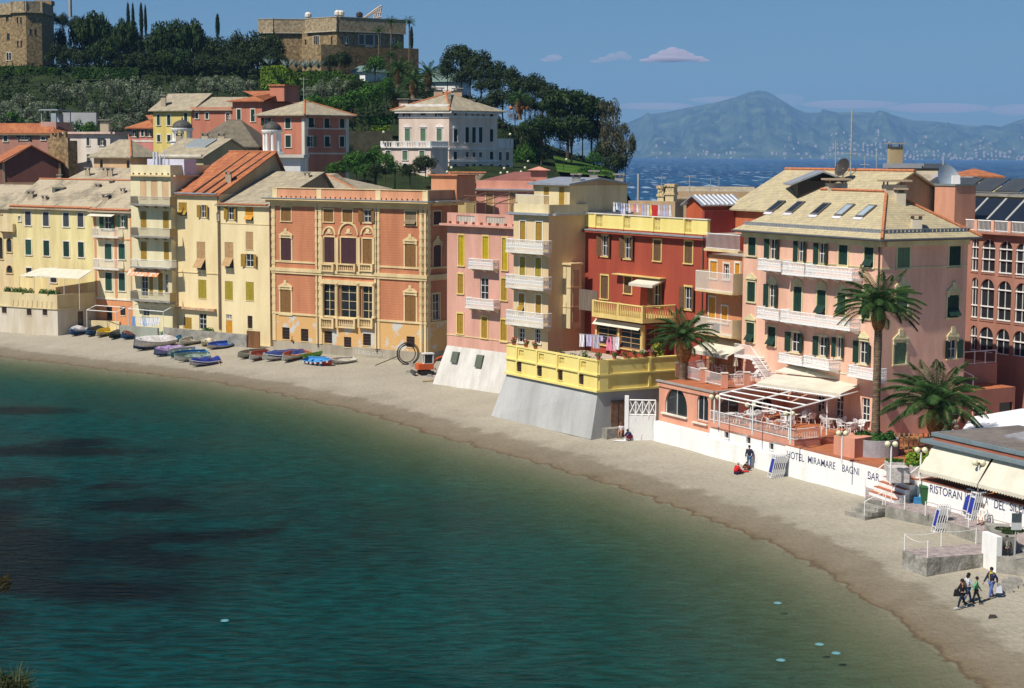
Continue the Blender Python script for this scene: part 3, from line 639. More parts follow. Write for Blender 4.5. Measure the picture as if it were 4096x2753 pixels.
# B2 narrow house
f=PL(B1B,B2B)
b=Bld('narrow_house','narrow cream and salmon house with green shutters between the yellow house and the tan-balcony tower',orangew,[B1B+Vector((0,-.02)),B2B],1.4,zt1-.1,D=11,trim=trimw,sh=s_green)
b.bands=[(b.F[0].uv(890,1168)[1],plas('light cream plaster',(.76,.66,.42)))]
b.win(0,845,568,58,112,'o'); b.win(0,962,560,36,92,'o'); b.win(0,850,800,54,128,'c'); b.win(0,956,797,50,120,'c'); b.win(0,853,1033,52,140,'c'); b.win(0,957,1036,50,138,'c')
b.win(0,857,1280,46,112,'n',trim=None); b.win(0,963,1262,40,72,'n',trim=None)
b.finish(); b.strip(0,890,470,.12,.35,m=dzinc,name='gutter'); b.strip(0,890,1170,.2,.08); b.strip(0,890,700,.16,.05,m=orangew,name='band'); b.strip(0,890,945,.16,.05,m=orangew,name='band')
for xa,xb in ((742,757),(898,916),(1022,1034)):
    ua=b.F[0].uv(xa,800)[0]; ub=b.F[0].uv(xb,800)[0]; z0=b.F[0].uv(890,1160)[1]; mb=MB(); mb.pbox(b.F[0],ua,ub,z0,b.zt-.5,-.01,.035); b.part('pilaster',mb,orangew)
b.balcony(0,722,925,690,proj=.9,rail=rail_w,yt=618,slab=trimw); b.balcony(0,728,930,940,proj=.9,rail=rail_w,yt=858,slab=trimw)
aw=MB(); f=b.F[0]; ua,za=f.uv(720,500); ub,_=f.uv(915,490); aw.hexa([f.p(ua,za-.25,1.0),f.p(ub,za-.25,1.0),f.p(ub,za-.28,1.0),f.p(ua,za-.28,1.0),f.p(ua,za+.15,0),f.p(ub,za+.15,0),f.p(ub,za+.1,0),f.p(ua,za+.1,0)]); b.part('awning',aw,canvas)
rf,(m1,m2,zr)=gable(b.fp(),b.zt,3.7,.5,oslate,b.root); ridge(b.root,rtile,[(V3(m1,zr+.2),V3(m2,zr+.2))]); ridge(b.root,rtile,[(b.F[0].p(0,b.zt+.1,.35),b.F[0].p(b.F[0].W,b.zt+.1,.35))],.2)
chimney(b.root,b.F[0].p(.6,b.zt+.9,-1.8),.8,.8); chimney(b.root,b.F[0].p(2.6,b.zt+1.6,-3),.5,.9)
# B3 tower with tan balconies
T0=nxt(P0,34,531,1000)+Vector((-.45,-1.5)); T0=nxt(T0,34,527,1000); T1=nxt(T0,32,686,1000); A4=nxt(T1,-56,706,1000); T2=T1+(A4-T1).normalized()*9
f=PL(T0,T1)
b=Bld('balcony_tower_house','narrow cream tower house with four balconies with tan side panels and a flat roof terrace',plas('tower cream',(.78,.70,.45)),[T0,T1,T2],1.4,f.uv(1200,205)[1],D=9,back=None,trim=None,sh=s_ochre)
for x in (1123,1210,1297): b.win(0,x,310,50,140,'s',sh=plas('tan panel',(.66,.45,.26)))
b.win(0,1125,548,46,135,'c'); b.win(0,1300,548,46,135,'c'); b.win(0,1127,790,46,140,'c'); b.win(0,1304,790,40,140,'c')
b.win(0,1133,1060,52,175,'g'); b.win(0,1185,1050,30,170,'c'); b.win(0,1258,1050,36,170,'c'); b.win(0,1305,1048,26,150,'g'); b.win(0,1145,1272,50,60,'g')
b.finish()
for yf,yt,sd in ((440,368,1),(690,615,1),(930,865,0),(1192,1115,1)):
    b.balcony(0,1020,1330,yf,proj=1.3,rail=rail_w if not sd else rail_g,yt=yt,slab=concrete,solid=plas('tan side panel',(.46,.35,.18)) if sd else None,style='bars')
b.ring('cornice',b.zt-.05,b.zt+.16,.45,trimc)
f=b.F[0]; pz=f.uv(1200,118)[1]; mb=MB(); mb.pbox(f,.05,f.W-.05,b.zt,pz,-.2,-.03); mb.pbox(b.F[1],.05,b.F[1].W,b.zt,pz,-.2,-.03); b.part('parapet',mb,b.m)
mb=MB(); 
for j in range(7): u=.35+j*(f.W-.9)/6; mb.pbox(f,u,u+.32,b.zt+.2,b.zt+.38,-.05,-.01)
b.part('drain_slot',mb,iron)
mb=MB(); 
for x,y0,y1,w in ((1140,85,15,26),(1165,85,12,26),(1187,90,40,16),(1222,55,0,10)):
    u,z0=f.uv(x,y0+45); z1=f.uv(x,y1)[1]; mb.tube([f.p(u,z0-.8,-1.6),f.p(u,z1,-1.6)],w*.006,8)
b.part('flue',mb,mat('whitewashed flue',(.7,.7,.76),scale=2))
mb=MB(); u0,_=f.uv(1060,100); u1,_=f.uv(1350,100); zz=f.uv(1200,72)[1]; mb.pbox(f,u0,u1,b.zt+.02,zz,-4.5,-2.2); b.part('roof_hut',mb,mat('lilac white wash',(.66,.64,.74),scale=1))
aw=MB(); u0,z=f.uv(1045,955); u1,_=f.uv(1285,960); z=f.uv(1160,948)[1]; z2=f.uv(1160,985)[1]; aw.hexa([f.p(u0,z2,1.3),f.p(u1,z2,1.3),f.p(u1,z2-.02,1.25),f.p(u0,z2-.02,1.25),f.p(u0,z+.2,.6),f.p(u1,z+.2,.6),f.p(u1,z+.15,.6),f.p(u0,z+.15,.6)]); b.part('awning',aw,mat('orange striped awning',(.66,.22,.07),(.6,.5,.4),scale=2.4,zs=.1,fine=0,thr=(.48,.52)))
B3=b
# B4/B5 ochre shutters
K('2')
A4=A4+Vector((.0,.03)); B4b=nxt(A4,36,879,1000); B5b=nxt(B4b+Vector((.02,.03)),36,1078,1000)
f=PL(A4,B4b)
b=Bld('cream_house','cream house with ochre tilted shutters and an orange tiled roof beside the balcony tower',plas('warm cream plaster',(.78,.64,.37),col2=(.70,.55,.30)),[A4,B4b],1.4,f.uv(690,305)[1],D=13,trim=None,sh=s_ochre)
b.win(0,576,412,58,92,'a'); b.win(0,722,428,36,88,'o'); b.win(0,822,465,22,56,'g'); b.win(0,704,738,60,195,'a',sh=s_tan); b.win(0,713,970,56,130,'c',sh=s_olive)
b.win(0,612,1207,54,80,'c'); b.win(0,716,1196,52,110,'g'); b.finish()
b.strip(0,690,856,.12,.08,m=trimc,name='string_course'); pipe(b,0,b.F[0].W-.15,3,b.zt)
aw=MB(); u0,_=f.uv(545,1100); u1,_=f.uv(812,1110); z=f.uv(680,1098)[1]; aw.pbox(f,u0,u1,z-.3,z,.02,.5); b.part('awning',aw,mat('striped canvas roll',(.62,.5,.33),(.4,.2,.1),scale=3,fine=0))
b.strip(0,690,303,.16,.5,m=zinc,name='gutter')
gm=plas('tan gable plaster',(.45,.36,.22))
rf,(m1,m2,zr)=gable(b.fp(),b.zt,5.2,.45,terra,b.root,wallm=gm,frac=.78); ridge(b.root,rtile,[(V3(m1,zr+.2),V3(m2,zr+.2))])
gp=[b.F[0].p(b.F[0].W-.3,b.zt+.05,.4),V3(m2,zr+.05)]
mb=MB()
for k in (.45,.68,.88):
    a=b.F[0].p(b.F[0].W*k,b.zt+.12,.4); c=V3(m1+(m2-m1)*k,zr+.16); mb.tube([a,c],.1,5)
b.part('roof_seam',mb,mat('dark seam',(.10,.06,.04),scale=2)); chimney(b.root,b.F[0].p(b.F[0].W-.9,b.zt+1.6,-2.6),.7,.9)
f5=PL(B4b+Vector((.02,.03)),B5b)
b=Bld('cream_house','lower cream house with slate roof and orange door, against the salmon palace',plas('light warm plaster',(.79,.66,.39),col2=(.71,.57,.32)),[B4b+Vector((.02,.03)),B5b],1.4,f5.uv(1000,385)[1],D=13,trim=None,sh=s_ochre)
b.win(0,914,442,40,92,'o'); b.win(0,1040,445,56,95,'a',sh=s_orange); b.win(0,899,733,60,180,'a',sh=s_tan); b.win(0,1041,633,52,125,'c',sh=s_tan); b.win(0,1044,770,56,90,'o'); b.win(0,898,980,55,130,'c',sh=s_olive); b.win(0,1044,985,56,130,'c',sh=s_olive)
b.win(0,900,1235,44,90,'s',sh=s_orange); b.win(0,898,1163,40,32,'g'); b.win(0,1045,1200,34,88,'b'); b.finish(); b.strip(0,1000,378,.16,.5,m=rtile,name='eave_tiles'); b.strip(0,1000,516,.08,.05,m=trimc,name='string_course')
gable(b.fp(),b.zt,4.0,.45,slate,b.root,wallm=gm,frac=.75); chimney(b.root,b.F[0].p(b.F[0].W-1,b.zt+2.9,-8),.6,.8)
pipe(b,0,.1,3,b.zt)
# ================================================================== PALACE
K('3')
PA=XY(1091,214.5,1100); PB=nxt(PA,34,1706,1100); PC=nxt(PB,-56,1832,820)
f=PL(PA,PB); zc=f.uv(640,285)[1]; zo=f.uv(640,1148)[1]; zg=f.uv(640,1358)[1]
b=Bld('salmon_palace','big salmon palace with cream pilasters, three arched windows and a colonnaded loggia above the beach',plas('stained concrete footing',(.40,.35,.27),col2=(.28,.25,.19),scale=.5),[PA,PB,PC],1.0,zc,D=9,trim=trimc,sh=s_brown)
b.bands=[(zg,mat('peeling ochre plaster',(.64,.38,.15),(.55,.53,.48),scale=.42,zs=1.0,thr=(.42,.45),bump=.4,fine=.06,band=(1.6,.10,.1))),(zo,salmon)]
C2=[]
b.win(0,175,382,72,100,'c'); b.win(0,175,640,75,165,'c',sh=s_purple,ped='orn',tw=.2); b.win(0,172,1030,78,183,'c',ped='orn',tw=.2)
b.win(0,488,392,72,90,'c'); b.win(0,628,394,72,92,'c'); b.win(0,775,398,56,92,'o')
b.win(0,495,645,76,186,'c',sh=s_purple,trim=trimc); b.win(0,637,653,112,192,'c',sh=s_purple,trim=trimc); b.win(0,779,660,78,190,'c',trim=trimc)
b.win(0,492,1020,84,262,'G',tw=.03); b.win(0,636,1025,118,262,'G',tw=.03); b.win(0,780,1032,84,262,'G',tw=.03)
b.win(0,1095,412,82,100,'a',sh=mat('brown grey shutter',(.2,.15,.09))); b.win(0,1093,690,80,178,'c',ped='orn',tw=.2); b.win(0,1093,1080,80,200,'c',ped='orn',tw=.2)
for x,y,w,h in ((173,1262,54,88),(311,1275,55,92),(485,1290,58,88),(628,1327,54,76),(771,1308,58,88),(1093,1325,60,80)): b.win(0,x,y,w,h,'b',trim=None)
b.win(1,1288,410,56,96,'c',sh=s_purple); b.win(1,1288,690,56,160,'c',sh=s_purple,ped='orn'); b.win(1,1280,1065,52,190,'g')
b.finish()
# panelled cream centre
cm=MB(); F0=b.F[0]
def strp(i,x0,x1,y0,y1,d,name,m,yy=None):
    f=b.F[i]; u0=f.uv(x0,(y0+y1)/2)[0]; u1=f.uv(x1,(y0+y1)/2)[0]; z1=f.uv((x0+x1)/2,y0)[1]; z0=f.uv((x0+x1)/2,y1)[1]; mb=MB(); mb.pbox(f,u0,u1,z0,z1,-.02,d); return b.part(name,mb,m)
for xa,xb in ((72,96),(394,412),(416,440),(826,844),(848,866),(1162,1178),(1184,1210)):
    u0,u1=F0.uv(xa,700)[0],F0.uv(xb,700)[0]; mb=MB(); z=zg
    mb.pbox(F0,u0,u1,zg,zc-.4,-.02,.09); 
    for j in range(14): zz=zo+(zc-.6-zo)*j/14; mb.pbox(F0,u0-.03,u1+.03,zz+.25,zz+.75,-.02,.12)
    b.part('pilaster',mb,trimc)
mb=MB(); f1=b.F[1]
for u in (.1,):
    mb.pbox(f1,u,u+.55,zg,zc-.4,-.02,.09)
    for j in range(14): zz=zo+(zc-.6-zo)*j/14; mb.pbox(f1,u,u+.6,zz+.25,zz+.75,-.02,.12)
b.part('pilaster',mb,trimc)
for xc,rw in ((495,50),(637,74),(779,52)):   # arch hoods
    uc,zz=F0.uv(xc,548); r0=F0.uv(xc+rw,548)[0]-uc; mb=MB(); k=14
    for j in range(k):
        a0=math.pi*j/k; a1=math.pi*(j+1)/k; q0=[(uc-math.cos(a)*r_,zz+.22+math.sin(a)*r_) for a,r_ in ((a0,r0-.2),(a1,r0-.2),(a1,r0),(a0,r0))]
        mb.hexa([F0.p(*q0[0],.16),F0.p(*q0[1],.16),F0.p(*q0[1],-.02),F0.p(*q0[0],-.02),F0.p(*q0[3],.16),F0.p(*q0[2],.16),F0.p(*q0[2],-.02),F0.p(*q0[3],-.02)])
    mb.tube([F0.p(uc,zz+.7,-.02),F0.p(uc,zz+.7,.12)],.28,10); mb.pbox(F0,uc-.5,uc+.5,zz+.35,zz+.48,-.02,.1)
    b.part('arch_moulding',mb,trimc)
for x in (443,556,716,824): strp(0,x-9,x+9,556,752,.2,'half_column',trimc)
for x in (449,556,715,829):
    u=F0.uv(x,1000)[0]; z1=F0.uv(x,888)[1]; z0=F0.uv(x,1152)[1]; mb=MB(); mb.lathe(F0.p(u,z0,.18),[(.30,0),(.30,.18),(.22,.25),(.2,(z1-z0)*.9),(.3,z1-z0-.15),(.3,z1-z0)],10); b.part('column',mb,trimc)
def balus(x0,x1,y0,y1):
    u0,u1=F0.uv(x0,y0)[0],F0.uv(x1,y0)[0]; z1=F0.uv((x0+x1)/2,y0)[1]; z0=F0.uv((x0+x1)/2,y1)[1]; mb=MB(); mb.pbox(F0,u0,u1,z1-.15,z1,.0,.4); mb.pbox(F0,u0,u1,z0,z0+.15,.0,.4); n=max(3,int((u1-u0)/.3))
    for j in range(n+1): u=u0+.15+(u1-u0-.3)*j/n; mb.tube([F0.p(u,z0+.14,.22),F0.p(u,z0+.35,.22),F0.p(u,z1-.4,.22),F0.p(u,z1-.14,.22)],[.06,.1,.05,.07],6)
    for u in (u0,u1-.3): mb.pbox(F0,u,u+.3,z0-.02,z1+.02,-.01,.45)
    b.part('balustrade',mb,trimc)
for x0,x1 in ((440,540),(560,700),(722,828)): balus(x0,x1,748,805); balus(x0-4,x1,1150,1222)
for y0,y1,d in ((802,815,.22),(820,832,.14),(745,752,.08)): 
    zA=F0.uv(640,(y0+y1)/2+7)[1]; h=(y1-y0)*.016; mb=MB(); mb.pbox(F0,-d,F0.W+d,zA-h,zA+h,-.02,d+.02); mb.pbox(f1,.0,f1.W,zA-h+.002,zA+h-.002,-.02,d); b.part('string_course',mb,trimc)
mb=MB(); mb.pbox(F0,-.1,F0.W+.1,zo-.12,zo+.12,-.02,.13); mb.pbox(f1,0,f1.W,zo-.118,zo+.118,-.02,.11); b.part('string_course',mb,trimc)
mb=MB(); mb.pbox(F0,F0.uv(440,870)[0],F0.uv(826,870)[0],F0.uv(640,905)[1],F0.uv(640,872)[1],-.02,.3); b.part('architrave',mb,trimc)
mb=MB(); z=F0.uv(640,285)[1]; mb.pbox(F0,-.6,F0.W+.6,z-.35,z-.05,-.02,.55); mb.pbox(F0,-.9,F0.W+.9,z-.048,z+.15,-.4,.95); mb.pbox(f1,.56,f1.W+.6,z-.348,z-.052,-.02,.5); mb.pbox(f1,.0,f1.W+.9,z-.046,z+.148,-.4,.9); mb.pbox(F0,-.2,F0.W+.2,z-.8,z-.36,-.02,.16); b.part('cornice',mb,trimc)
mb=MB(); mb.pbox(F0,-.95,F0.W+.95,z+.152,z+.22,-.4,1.02); mb.pbox(f1,.97,f1.W+.95,z+.152,z+.218,-.4,.98); b.part('gutter',mb,zinc)
pz=F0.uv(640,200)[1]; mb=MB(); mb.pbox(F0,.2,F0.W-.2,z+.1,pz,-.35,-.1); mb.pbox(f1,.2,f1.W,z+.1,pz-.002,-.35,-.1); b.part('parapet',mb,plas('coral plaster',(.66,.31,.17)))
mb=MB(); 
for x in (88,414,850,1197): u=F0.uv(x,220)[0]; mb.pbox(F0,u-.38,u+.38,z+.11,pz+.01,-.34,-.05)
mb.pbox(F0,.15,F0.W-.15,pz,pz+.1,-.4,-.0); mb.pbox(f1,.15,f1.W,pz,pz+.098,-.4,-.0); b.part('parapet_pier',mb,trimc)
mb=MB()
for j in range(30): u=.6+j*(F0.W-1.2)/29; mb.pbox(F0,u,u+.16,z+.25,z+.42,-.12,-.06)
b.part('drain_spout',mb,iron)
for x in (68,410,846,1190): pipe(b,0,F0.uv(x,700)[0],zg-.4,zc)
hp=MB(); u0,u1=F0.uv(1035,150)[0],F0.uv(1225,150)[0]; zt_=F0.uv(1130,100)[1]; hp.pbox(F0,u0,u1,z,zt_,-9.3,-5.5); b.part('roof_hut',hp,plas('coral plaster',(.66,.31,.17)))
hp=MB(); hp.pbox(F0,u0-.3,u1+.3,zt_,zt_+.15,-9.6,-5.2); b.part('hut_roof',hp,rtile)
PAL=b
# the painted slogan on the footing
def text_on(f,s,x0,x1,y,h_px,m,parent,name='lettering',d=.012,ext=.006,bold=0):
    cu=bpy.data.curves.new(name,'FONT'); cu.body=s; cu.size=1; cu.extrude=0; cu.offset=bold; o=bpy.data.objects.new('tmp',cu); COL.objects.link(o)
    dg=bpy.context.evaluated_depsgraph_get(); me=bpy.data.meshes.new_from_object(o.evaluated_get(dg)); COL.objects.unlink(o); bpy.data.objects.remove(o)
    xs=[v.co.x for v in me.vertices]; ys=[v.co.y for v in me.vertices]; ax,bx=min(xs),max(xs); hy=max(ys)
    u0,z0=f.uv(x0,y); u1,_=f.uv(x1,y); zc_=f.uv((x0+x1)/2,y)[1]; zt2=f.uv((x0+x1)/2,y-h_px)[1]; k=(u1-u0)/(bx-ax); kz=(zt2-zc_)/hy
    off=WL[parent.name]
    for v in me.vertices: v.co=f.p(u0+(v.co.x-ax)*k,zc_+v.co.y*kz,d)-off
    me.materials.clear(); me.materials.append(m); o=bpy.data.objects.new(name,me); COL.objects.link(o); o.parent=parent; return o
text_on(F0,'2 È MEGLIO DI 1',682,898,1422,34,mat('chalk white paint',(.62,.60,.56),scale=4),b.root)
# ================================================================== PINK HOUSE
K('4')
QA=XY(1788,184.5,1300); QB=nxt(QA,47,2062,1300); f=PL(QA,QB)
zb6=f.uv(330,1172)[1]; zc6=f.uv(330,398)[1]
b=Bld('pink_house','pink house with yellow shutters, two white balconies and a whitewashed sloping base on the sand',pinkw,[QA,QB],zb6,zc6,D=10,trim=trimy,sh=s_yellow)
b.win(0,228,552,34,188,'c'); b.win(0,381,535,34,140,'c'); b.win(0,502,575,32,200,'c'); b.win(0,224,762,34,120,'c',sh=s_ochre); b.win(0,372,795,52,140,'g',trim=None); b.win(0,498,797,34,135,'c',sh=s_ochre)
b.win(0,222,1012,38,125,'c',sh=s_ochre); b.win(0,374,1036,36,130,'c',sh=s_ochre); b.win(0,496,1055,38,135,'c',sh=s_ochre); b.finish()
b.strip(0,330,1100,.1,.06,m=trimc,name='string_course')
b.balcony(0,268,428,672,proj=.8,rail=rail_w,slab=trimw,yt=608,style='orn'); b.balcony(0,250,432,922,proj=.9,rail=rail_w,slab=trimw,yt=855,style='orn')
mb=MB(); n=-b.F[0].n; A,B_=b.ch; e=b.F[0].e; top=[A-n*.02,B_-n*.02,B_+n*8,A+n*8]; bot=[A-n*1.3-e*.9,B_-n*1.3,B_+n*8,A+n*8-e*.9]; mb.prism(bot,1.0,zb6,top=top); bs=b.part('base',mb,plas('greyed whitewash',(.64,.62,.58),col2=(.50,.47,.42),scale=.8))
for x,y,w,h in ((210,1220,38,70),(362,1245,40,80)):
    u0,z1=f.uv(x-w/2,y-h/2); u1,z0=f.uv(x+w/2,y+h/2); mb=MB(); mb.hexa([f.p(u0,z0,.75),f.p(u1,z0,.75),f.p(u1,z0,.3),f.p(u0,z0,.3),f.p(u0,z1,.42),f.p(u1,z1,.42),f.p(u1,z1,.0),f.p(u0,z1,.0)]); mb.build('base_window',mat('grey green louvre',(.11,.13,.10)),bs)
b.ring('cornice',zc6-.1,zc6+.12,.6,pinkw); pz=f.uv(330,322)[1]
mb=MB(); opens=[(198,312),(382,503)]; us=[0]+[f.uv(x,350)[0] for o in opens for x in o]+[f.W]
for a,c in ((us[0],us[1]),(us[2],us[3]),(us[4],us[5])): mb.pbox(f,a,c,zc6,pz,-.25,0)
for a,c in ((us[1],us[2]),(us[3],us[4])): mb.pbox(f,a,c,pz-.25,pz,-.25,0); mb.pbox(f,a,c,zc6,zc6+.3,-.25,0)
b.part('parapet',mb,pinkw); mb=MB()
for a,c in ((us[1],us[2]),(us[3],us[4])):
    for j in range(12): u=a+(c-a)*(j+.5)/12; mb.tube([f.p(u,zc6+.3,-.12),f.p(u,pz-.25,-.12)],.08,6)
b.part('balustrade',mb,trimw)
mb=MB()
for j in range(9): u=.4+j*(f.W-.8)/8; mb.pbox(f,u,u+.28,zc6+.13,zc6+.36,-.02,.15)
b.part('drain_spout',mb,mat('maroon drip',(.2,.07,.05)))
PIN=b
# ================================================================== CREAM TOWER HOUSE
RA=nxt(XY(2056,175.2,1300),50,2052,1300); RB=nxt(RA,50,2192,1300); RM=nxt(RB,-40,2340,1000); RC=nxt(RB,-40,2505,1000); f=PL(RA,RB)
zc7=f.uv(660,322)[1]
b=Bld('cream_tower_house','tall cream house with white lattice balconies and long tan side wall behind the yellow terrace',plas('side tan plaster',(.68,.52,.30),col2=(.60,.45,.26)),[RA,RB,RC],1.2,zc7,D=9,trim=trimw,sh=s_ochre)
b.win(0,615,435,34,135,'c'); b.win(0,716,440,40,135,'c'); b.win(0,613,655,34,125,'c',sh=s_olive); b.win(0,712,662,36,125,'c',sh=s_olive); b.win(0,607,885,36,125,'a'); b.win(0,713,895,34,125,'c'); b.win(0,607,1085,40,90,'g'); b.win(0,708,1090,36,90,'g'); b.finish()
for yf,yt in ((572,487),(797,712),(1030,938)): b.balcony(0,503,742,yf,proj=1.1,rail=rail_w,slab=trimw,yt=yt,style='orn')
b.ring('cornice',zc7-.12,zc7+.1,.5,zinc)
pz=f.uv(660,262)[1]; mb=MB(); mb.pbox(f,0,f.W,zc7,pz,-.25,-.05); mb.pbox(b.F[1],0,b.F[1].W*.5,zc7,pz-.002,-.25,-.05); b.part('parapet',mb,cream)
# side bay and small roof storey
f1=b.F[1]; u0,z1=f1.uv(868,640); u1,_=f1.uv(935,640); z1=f1.uv(900,640)[1]; z0=f1.uv(900,1035)[1]; mb=MB(); mb.pbox(f1,u0,u1,z0,z1,-.02,1.1); bay=b.part('bay',mb,cream)
mb=MB(); mb.pbox(f1,u0-.15,u1+.15,z1,z1+.18,-.02,1.3)
for k in (.33,.64): mb.pbox(f1,u0-.05,u1+.05,z0+(z1-z0)*k,z0+(z1-z0)*k+.12,-.02,1.16)
mb.build('bay_cornice',trimc,bay)
mb=MB(); mb.pbox(f1,u0+.3,u1-.3,z0+.6,z1-.5,1.1,1.13); mb.build('bay_panel',tanw,bay)
K('m')
UA=RA-b.F[0].n*3.0; gp=PL(UA,UA+f.e)
u0,_=gp.uv(1215,450); u1,_=gp.uv(1630,450); zt7=gp.uv(1420,352)[1]; zb7=gp.uv(1420,600)[1]
A=gp.p(u0,0).xy; B_=gp.p(u1,0).xy; C=nxt(B_,-40,2508,850)
c=Bld('roof_storey','',cream,[A,B_,C],zc7,zt7,trim=trimc,sh=s_ochre,parent=b.root)
c.win(0,1357,475,60,205,'c',trim=None); c.win(0,1535,480,60,205,'c',trim=None); c.finish(cap=False)
mb=MB(); A,B_,C,D=c.fp(); g=c.F[0].e; n=c.F[1].e; mid=A+(B_-A)*.5
v=lambda p,z: (p.x,p.y,z)
hh=(C-B_).length; m_a=B_+n*hh*.48; m_b=A+n*hh*.48; zr_=zP(m_a,1985,285)
ov=.5; A2=A-g*ov-n*ov; B2=B_+g*ov-n*ov
mb.hexa([v(A2,zt7),v(B2,zt7),v(m_a+g*ov,zr_),v(m_b-g*ov,zr_),v(A2,zt7+.18),v(B2,zt7+.18),v(m_a+g*ov,zr_+.18),v(m_b-g*ov,zr_+.18)])
mb.hexa([v(m_b-g*ov,zr_),v(m_a+g*ov,zr_),v(C+g*ov,zt7),v(D-g*ov,zt7),v(m_b-g*ov,zr_+.18),v(m_a+g*ov,zr_+.18),v(C+g*ov,zt7+.18),v(D-g*ov,zt7+.18)]); b.part('upper_roof',mb,zinc)
mb=MB(); mb.poly([v(B_,zt7-.02),v(C,zt7-.02),v(m_a,zr_)]); mb.poly([v(A,zt7-.02),v(D,zt7-.02),v(m_b,zr_)]); b.part('gable_wall',mb,tanw)
for x,y in ((1752,300),(1958,262),(2250,300)):
    u,z=c.F[1].uv(x,y); chimney(b.root,c.F[1].p(u,z-.7,-.6),.8,1.0,m=concrete)
# shoulder wall left of upper storey
mb=MB(); u0,_=gp.uv(1000,540); u1,_=gp.uv(1215,540); zz=gp.uv(1100,470)[1]; mb.pbox(gp,u0,u1,zc7,zz,-.3,-.0); b.part('shoulder_wall',mb,cream)
mb=MB(); fq=b.F[0]; zz=pz; 
for j in range(26): u=.15+(fq.W-.3)*j/25; mb.tube([fq.p(u,pz,-.15),fq.p(u,pz+.9,-.15)],.015,4)
mb.tube([fq.p(.1,pz+.9,-.15),fq.p(fq.W-.1,pz+.9,-.15)],.03,4); b.part('roof_railing',mb,rail_w)
TOW=b
# ================================================================== YELLOW TERRACE HOUSE ON THE BEACH
K('5')
YB=XY(2389,150.4,1500); YA=nxt(YB,180+58,2026,1400); YC=nxt(YB,-29,2716,1480)
f=PL(YA,YB); f1=PL(YB,YC)
zt=f1.uvp(2389,1442)[1]; zb=f1.uvp(2389,1571)[1]; zfl=zt-1.0
b=Bld('yellow_terrace_house','bright yellow roof-terrace house on a flared grey base with laundry and potted flowers',lemon,[YA,YB,YC],zb,zfl,trim=lemon,sh=s_brown)
K('4')
for x,y in ((590,1282),(718,1310),(848,1335),(980,1362)): b.win(0,x,y,30,64,'b',trim=None)
b.finish(capm=mat('terrace tiles',(.50,.40,.32),(.42,.33,.26),scale=1.2,fine=.2,grain=50))
mb=MB(); rec=[]
us=[0]
for x,y in ((604,1185),(730,1215),(858,1240),(995,1266)): u0=f.uv(x-15,y)[0]; u1=f.uv(x+15,y)[0]; rec.append((u0,u1))
cuts=[0]+[v for r in rec for v in r]+[f.W-.36]
for j in range(0,len(cuts)-1,2): mb.pbox(f,cuts[j],cuts[j+1],zfl,zt-.12,-.3,0)
for a,c in rec: mb.pbox(f,a,c,zfl,zfl+.12,-.3,0); mb.pbox(f,a,c,zt-.32,zt-.12,-.3,0); mb.pbox(f,a-.35,a-.12,zb+1.3,zt-.1,.0,.13)
mb.pbox(f,0,f.W-.36,zt-.118,zt,-.36,.06)
mb.pbox(f1,-.0,f1.W,zfl,zt-.12,-.36,0); mb.pbox(f1,-.06,f1.W,zt-.118,zt-.002,-.42,.06)
b.part('parapet',mb,lemon); mb=MB()
for a,c in rec:
    for k in range(4): u=a+(c-a)*(k+.5)/4; mb.tube([f.p(u,zfl+.12,-.15),f.p(u,zfl+.4,-.15),f.p(u,zt-.32,-.15)],[.05,.08,.05],6)
b.part('balustrade',mb,lemon)
mb=MB()
for zz,h,d in ((zb+1.45,.14,.14),(zb+.02,.2,.16)):
    mb.pbox(f,-.1,f.W+d,zz,zz+h,-.02,d); mb.pbox(f1,.0,f1.W,zz+.003,zz+h-.003,-.02,d-.003)
for k in (.02,.62): mb.pbox(f1,f1.W*k,f1.W*k+(.9 if k<.1 else .25),zb+.25,zt-.13,-.01,.1)
b.part('string_course',mb,lemon)
# flared grey base
mb=MB(); n=-f.n; n1=-f1.n; ins=.12
tp=[YA-f.e*.1+n*ins,YB+n*ins+n1*.05,YC+n1*.05,YC+(YA-YB)]
bt=[YA-n*1.0-f.e*1.1,YB-n*.6+f.e*.0,YC,YC+(YA-YB)-f.e*1.0]
mb.prism(bt,.9,zb+.03,top=tp); bs=b.part('base',mb,graybase)
K('5'); u0,z1=f1.uv(264,1305); u1,z0=f1.uv(340,1440); z1=f1.uv(300,1302)[1]; mb=MB(); mb.pbox(f1,u0,u1,z0,z1,-.1,.06); dr=mb.build('door',mat('rust brown planks',(.17,.065,.03),(.24,.15,.1),scale=2,thr=(.4,.7)),bs)
mb=MB(); mb.pbox(f1,(u0+u1)/2-.02,(u0+u1)/2+.02,z0,z1,.06,.075); mb.pbox(f1,u0,u1,z1+.001,z1+.08,-.05,.1); mb.build('door_frame',iron,dr)
mb=MB(); mb.pbox(f1,.5,u1+1.2,.7,1.85,-.0,.9); mb.pbox(f1,u1-.6,u1+1.4,.7,1.6,.902,1.15); mb.build('step',concrete,bs)
YEL=b; YF0,YF1=f,f1; YZT,YZF=zt,zfl
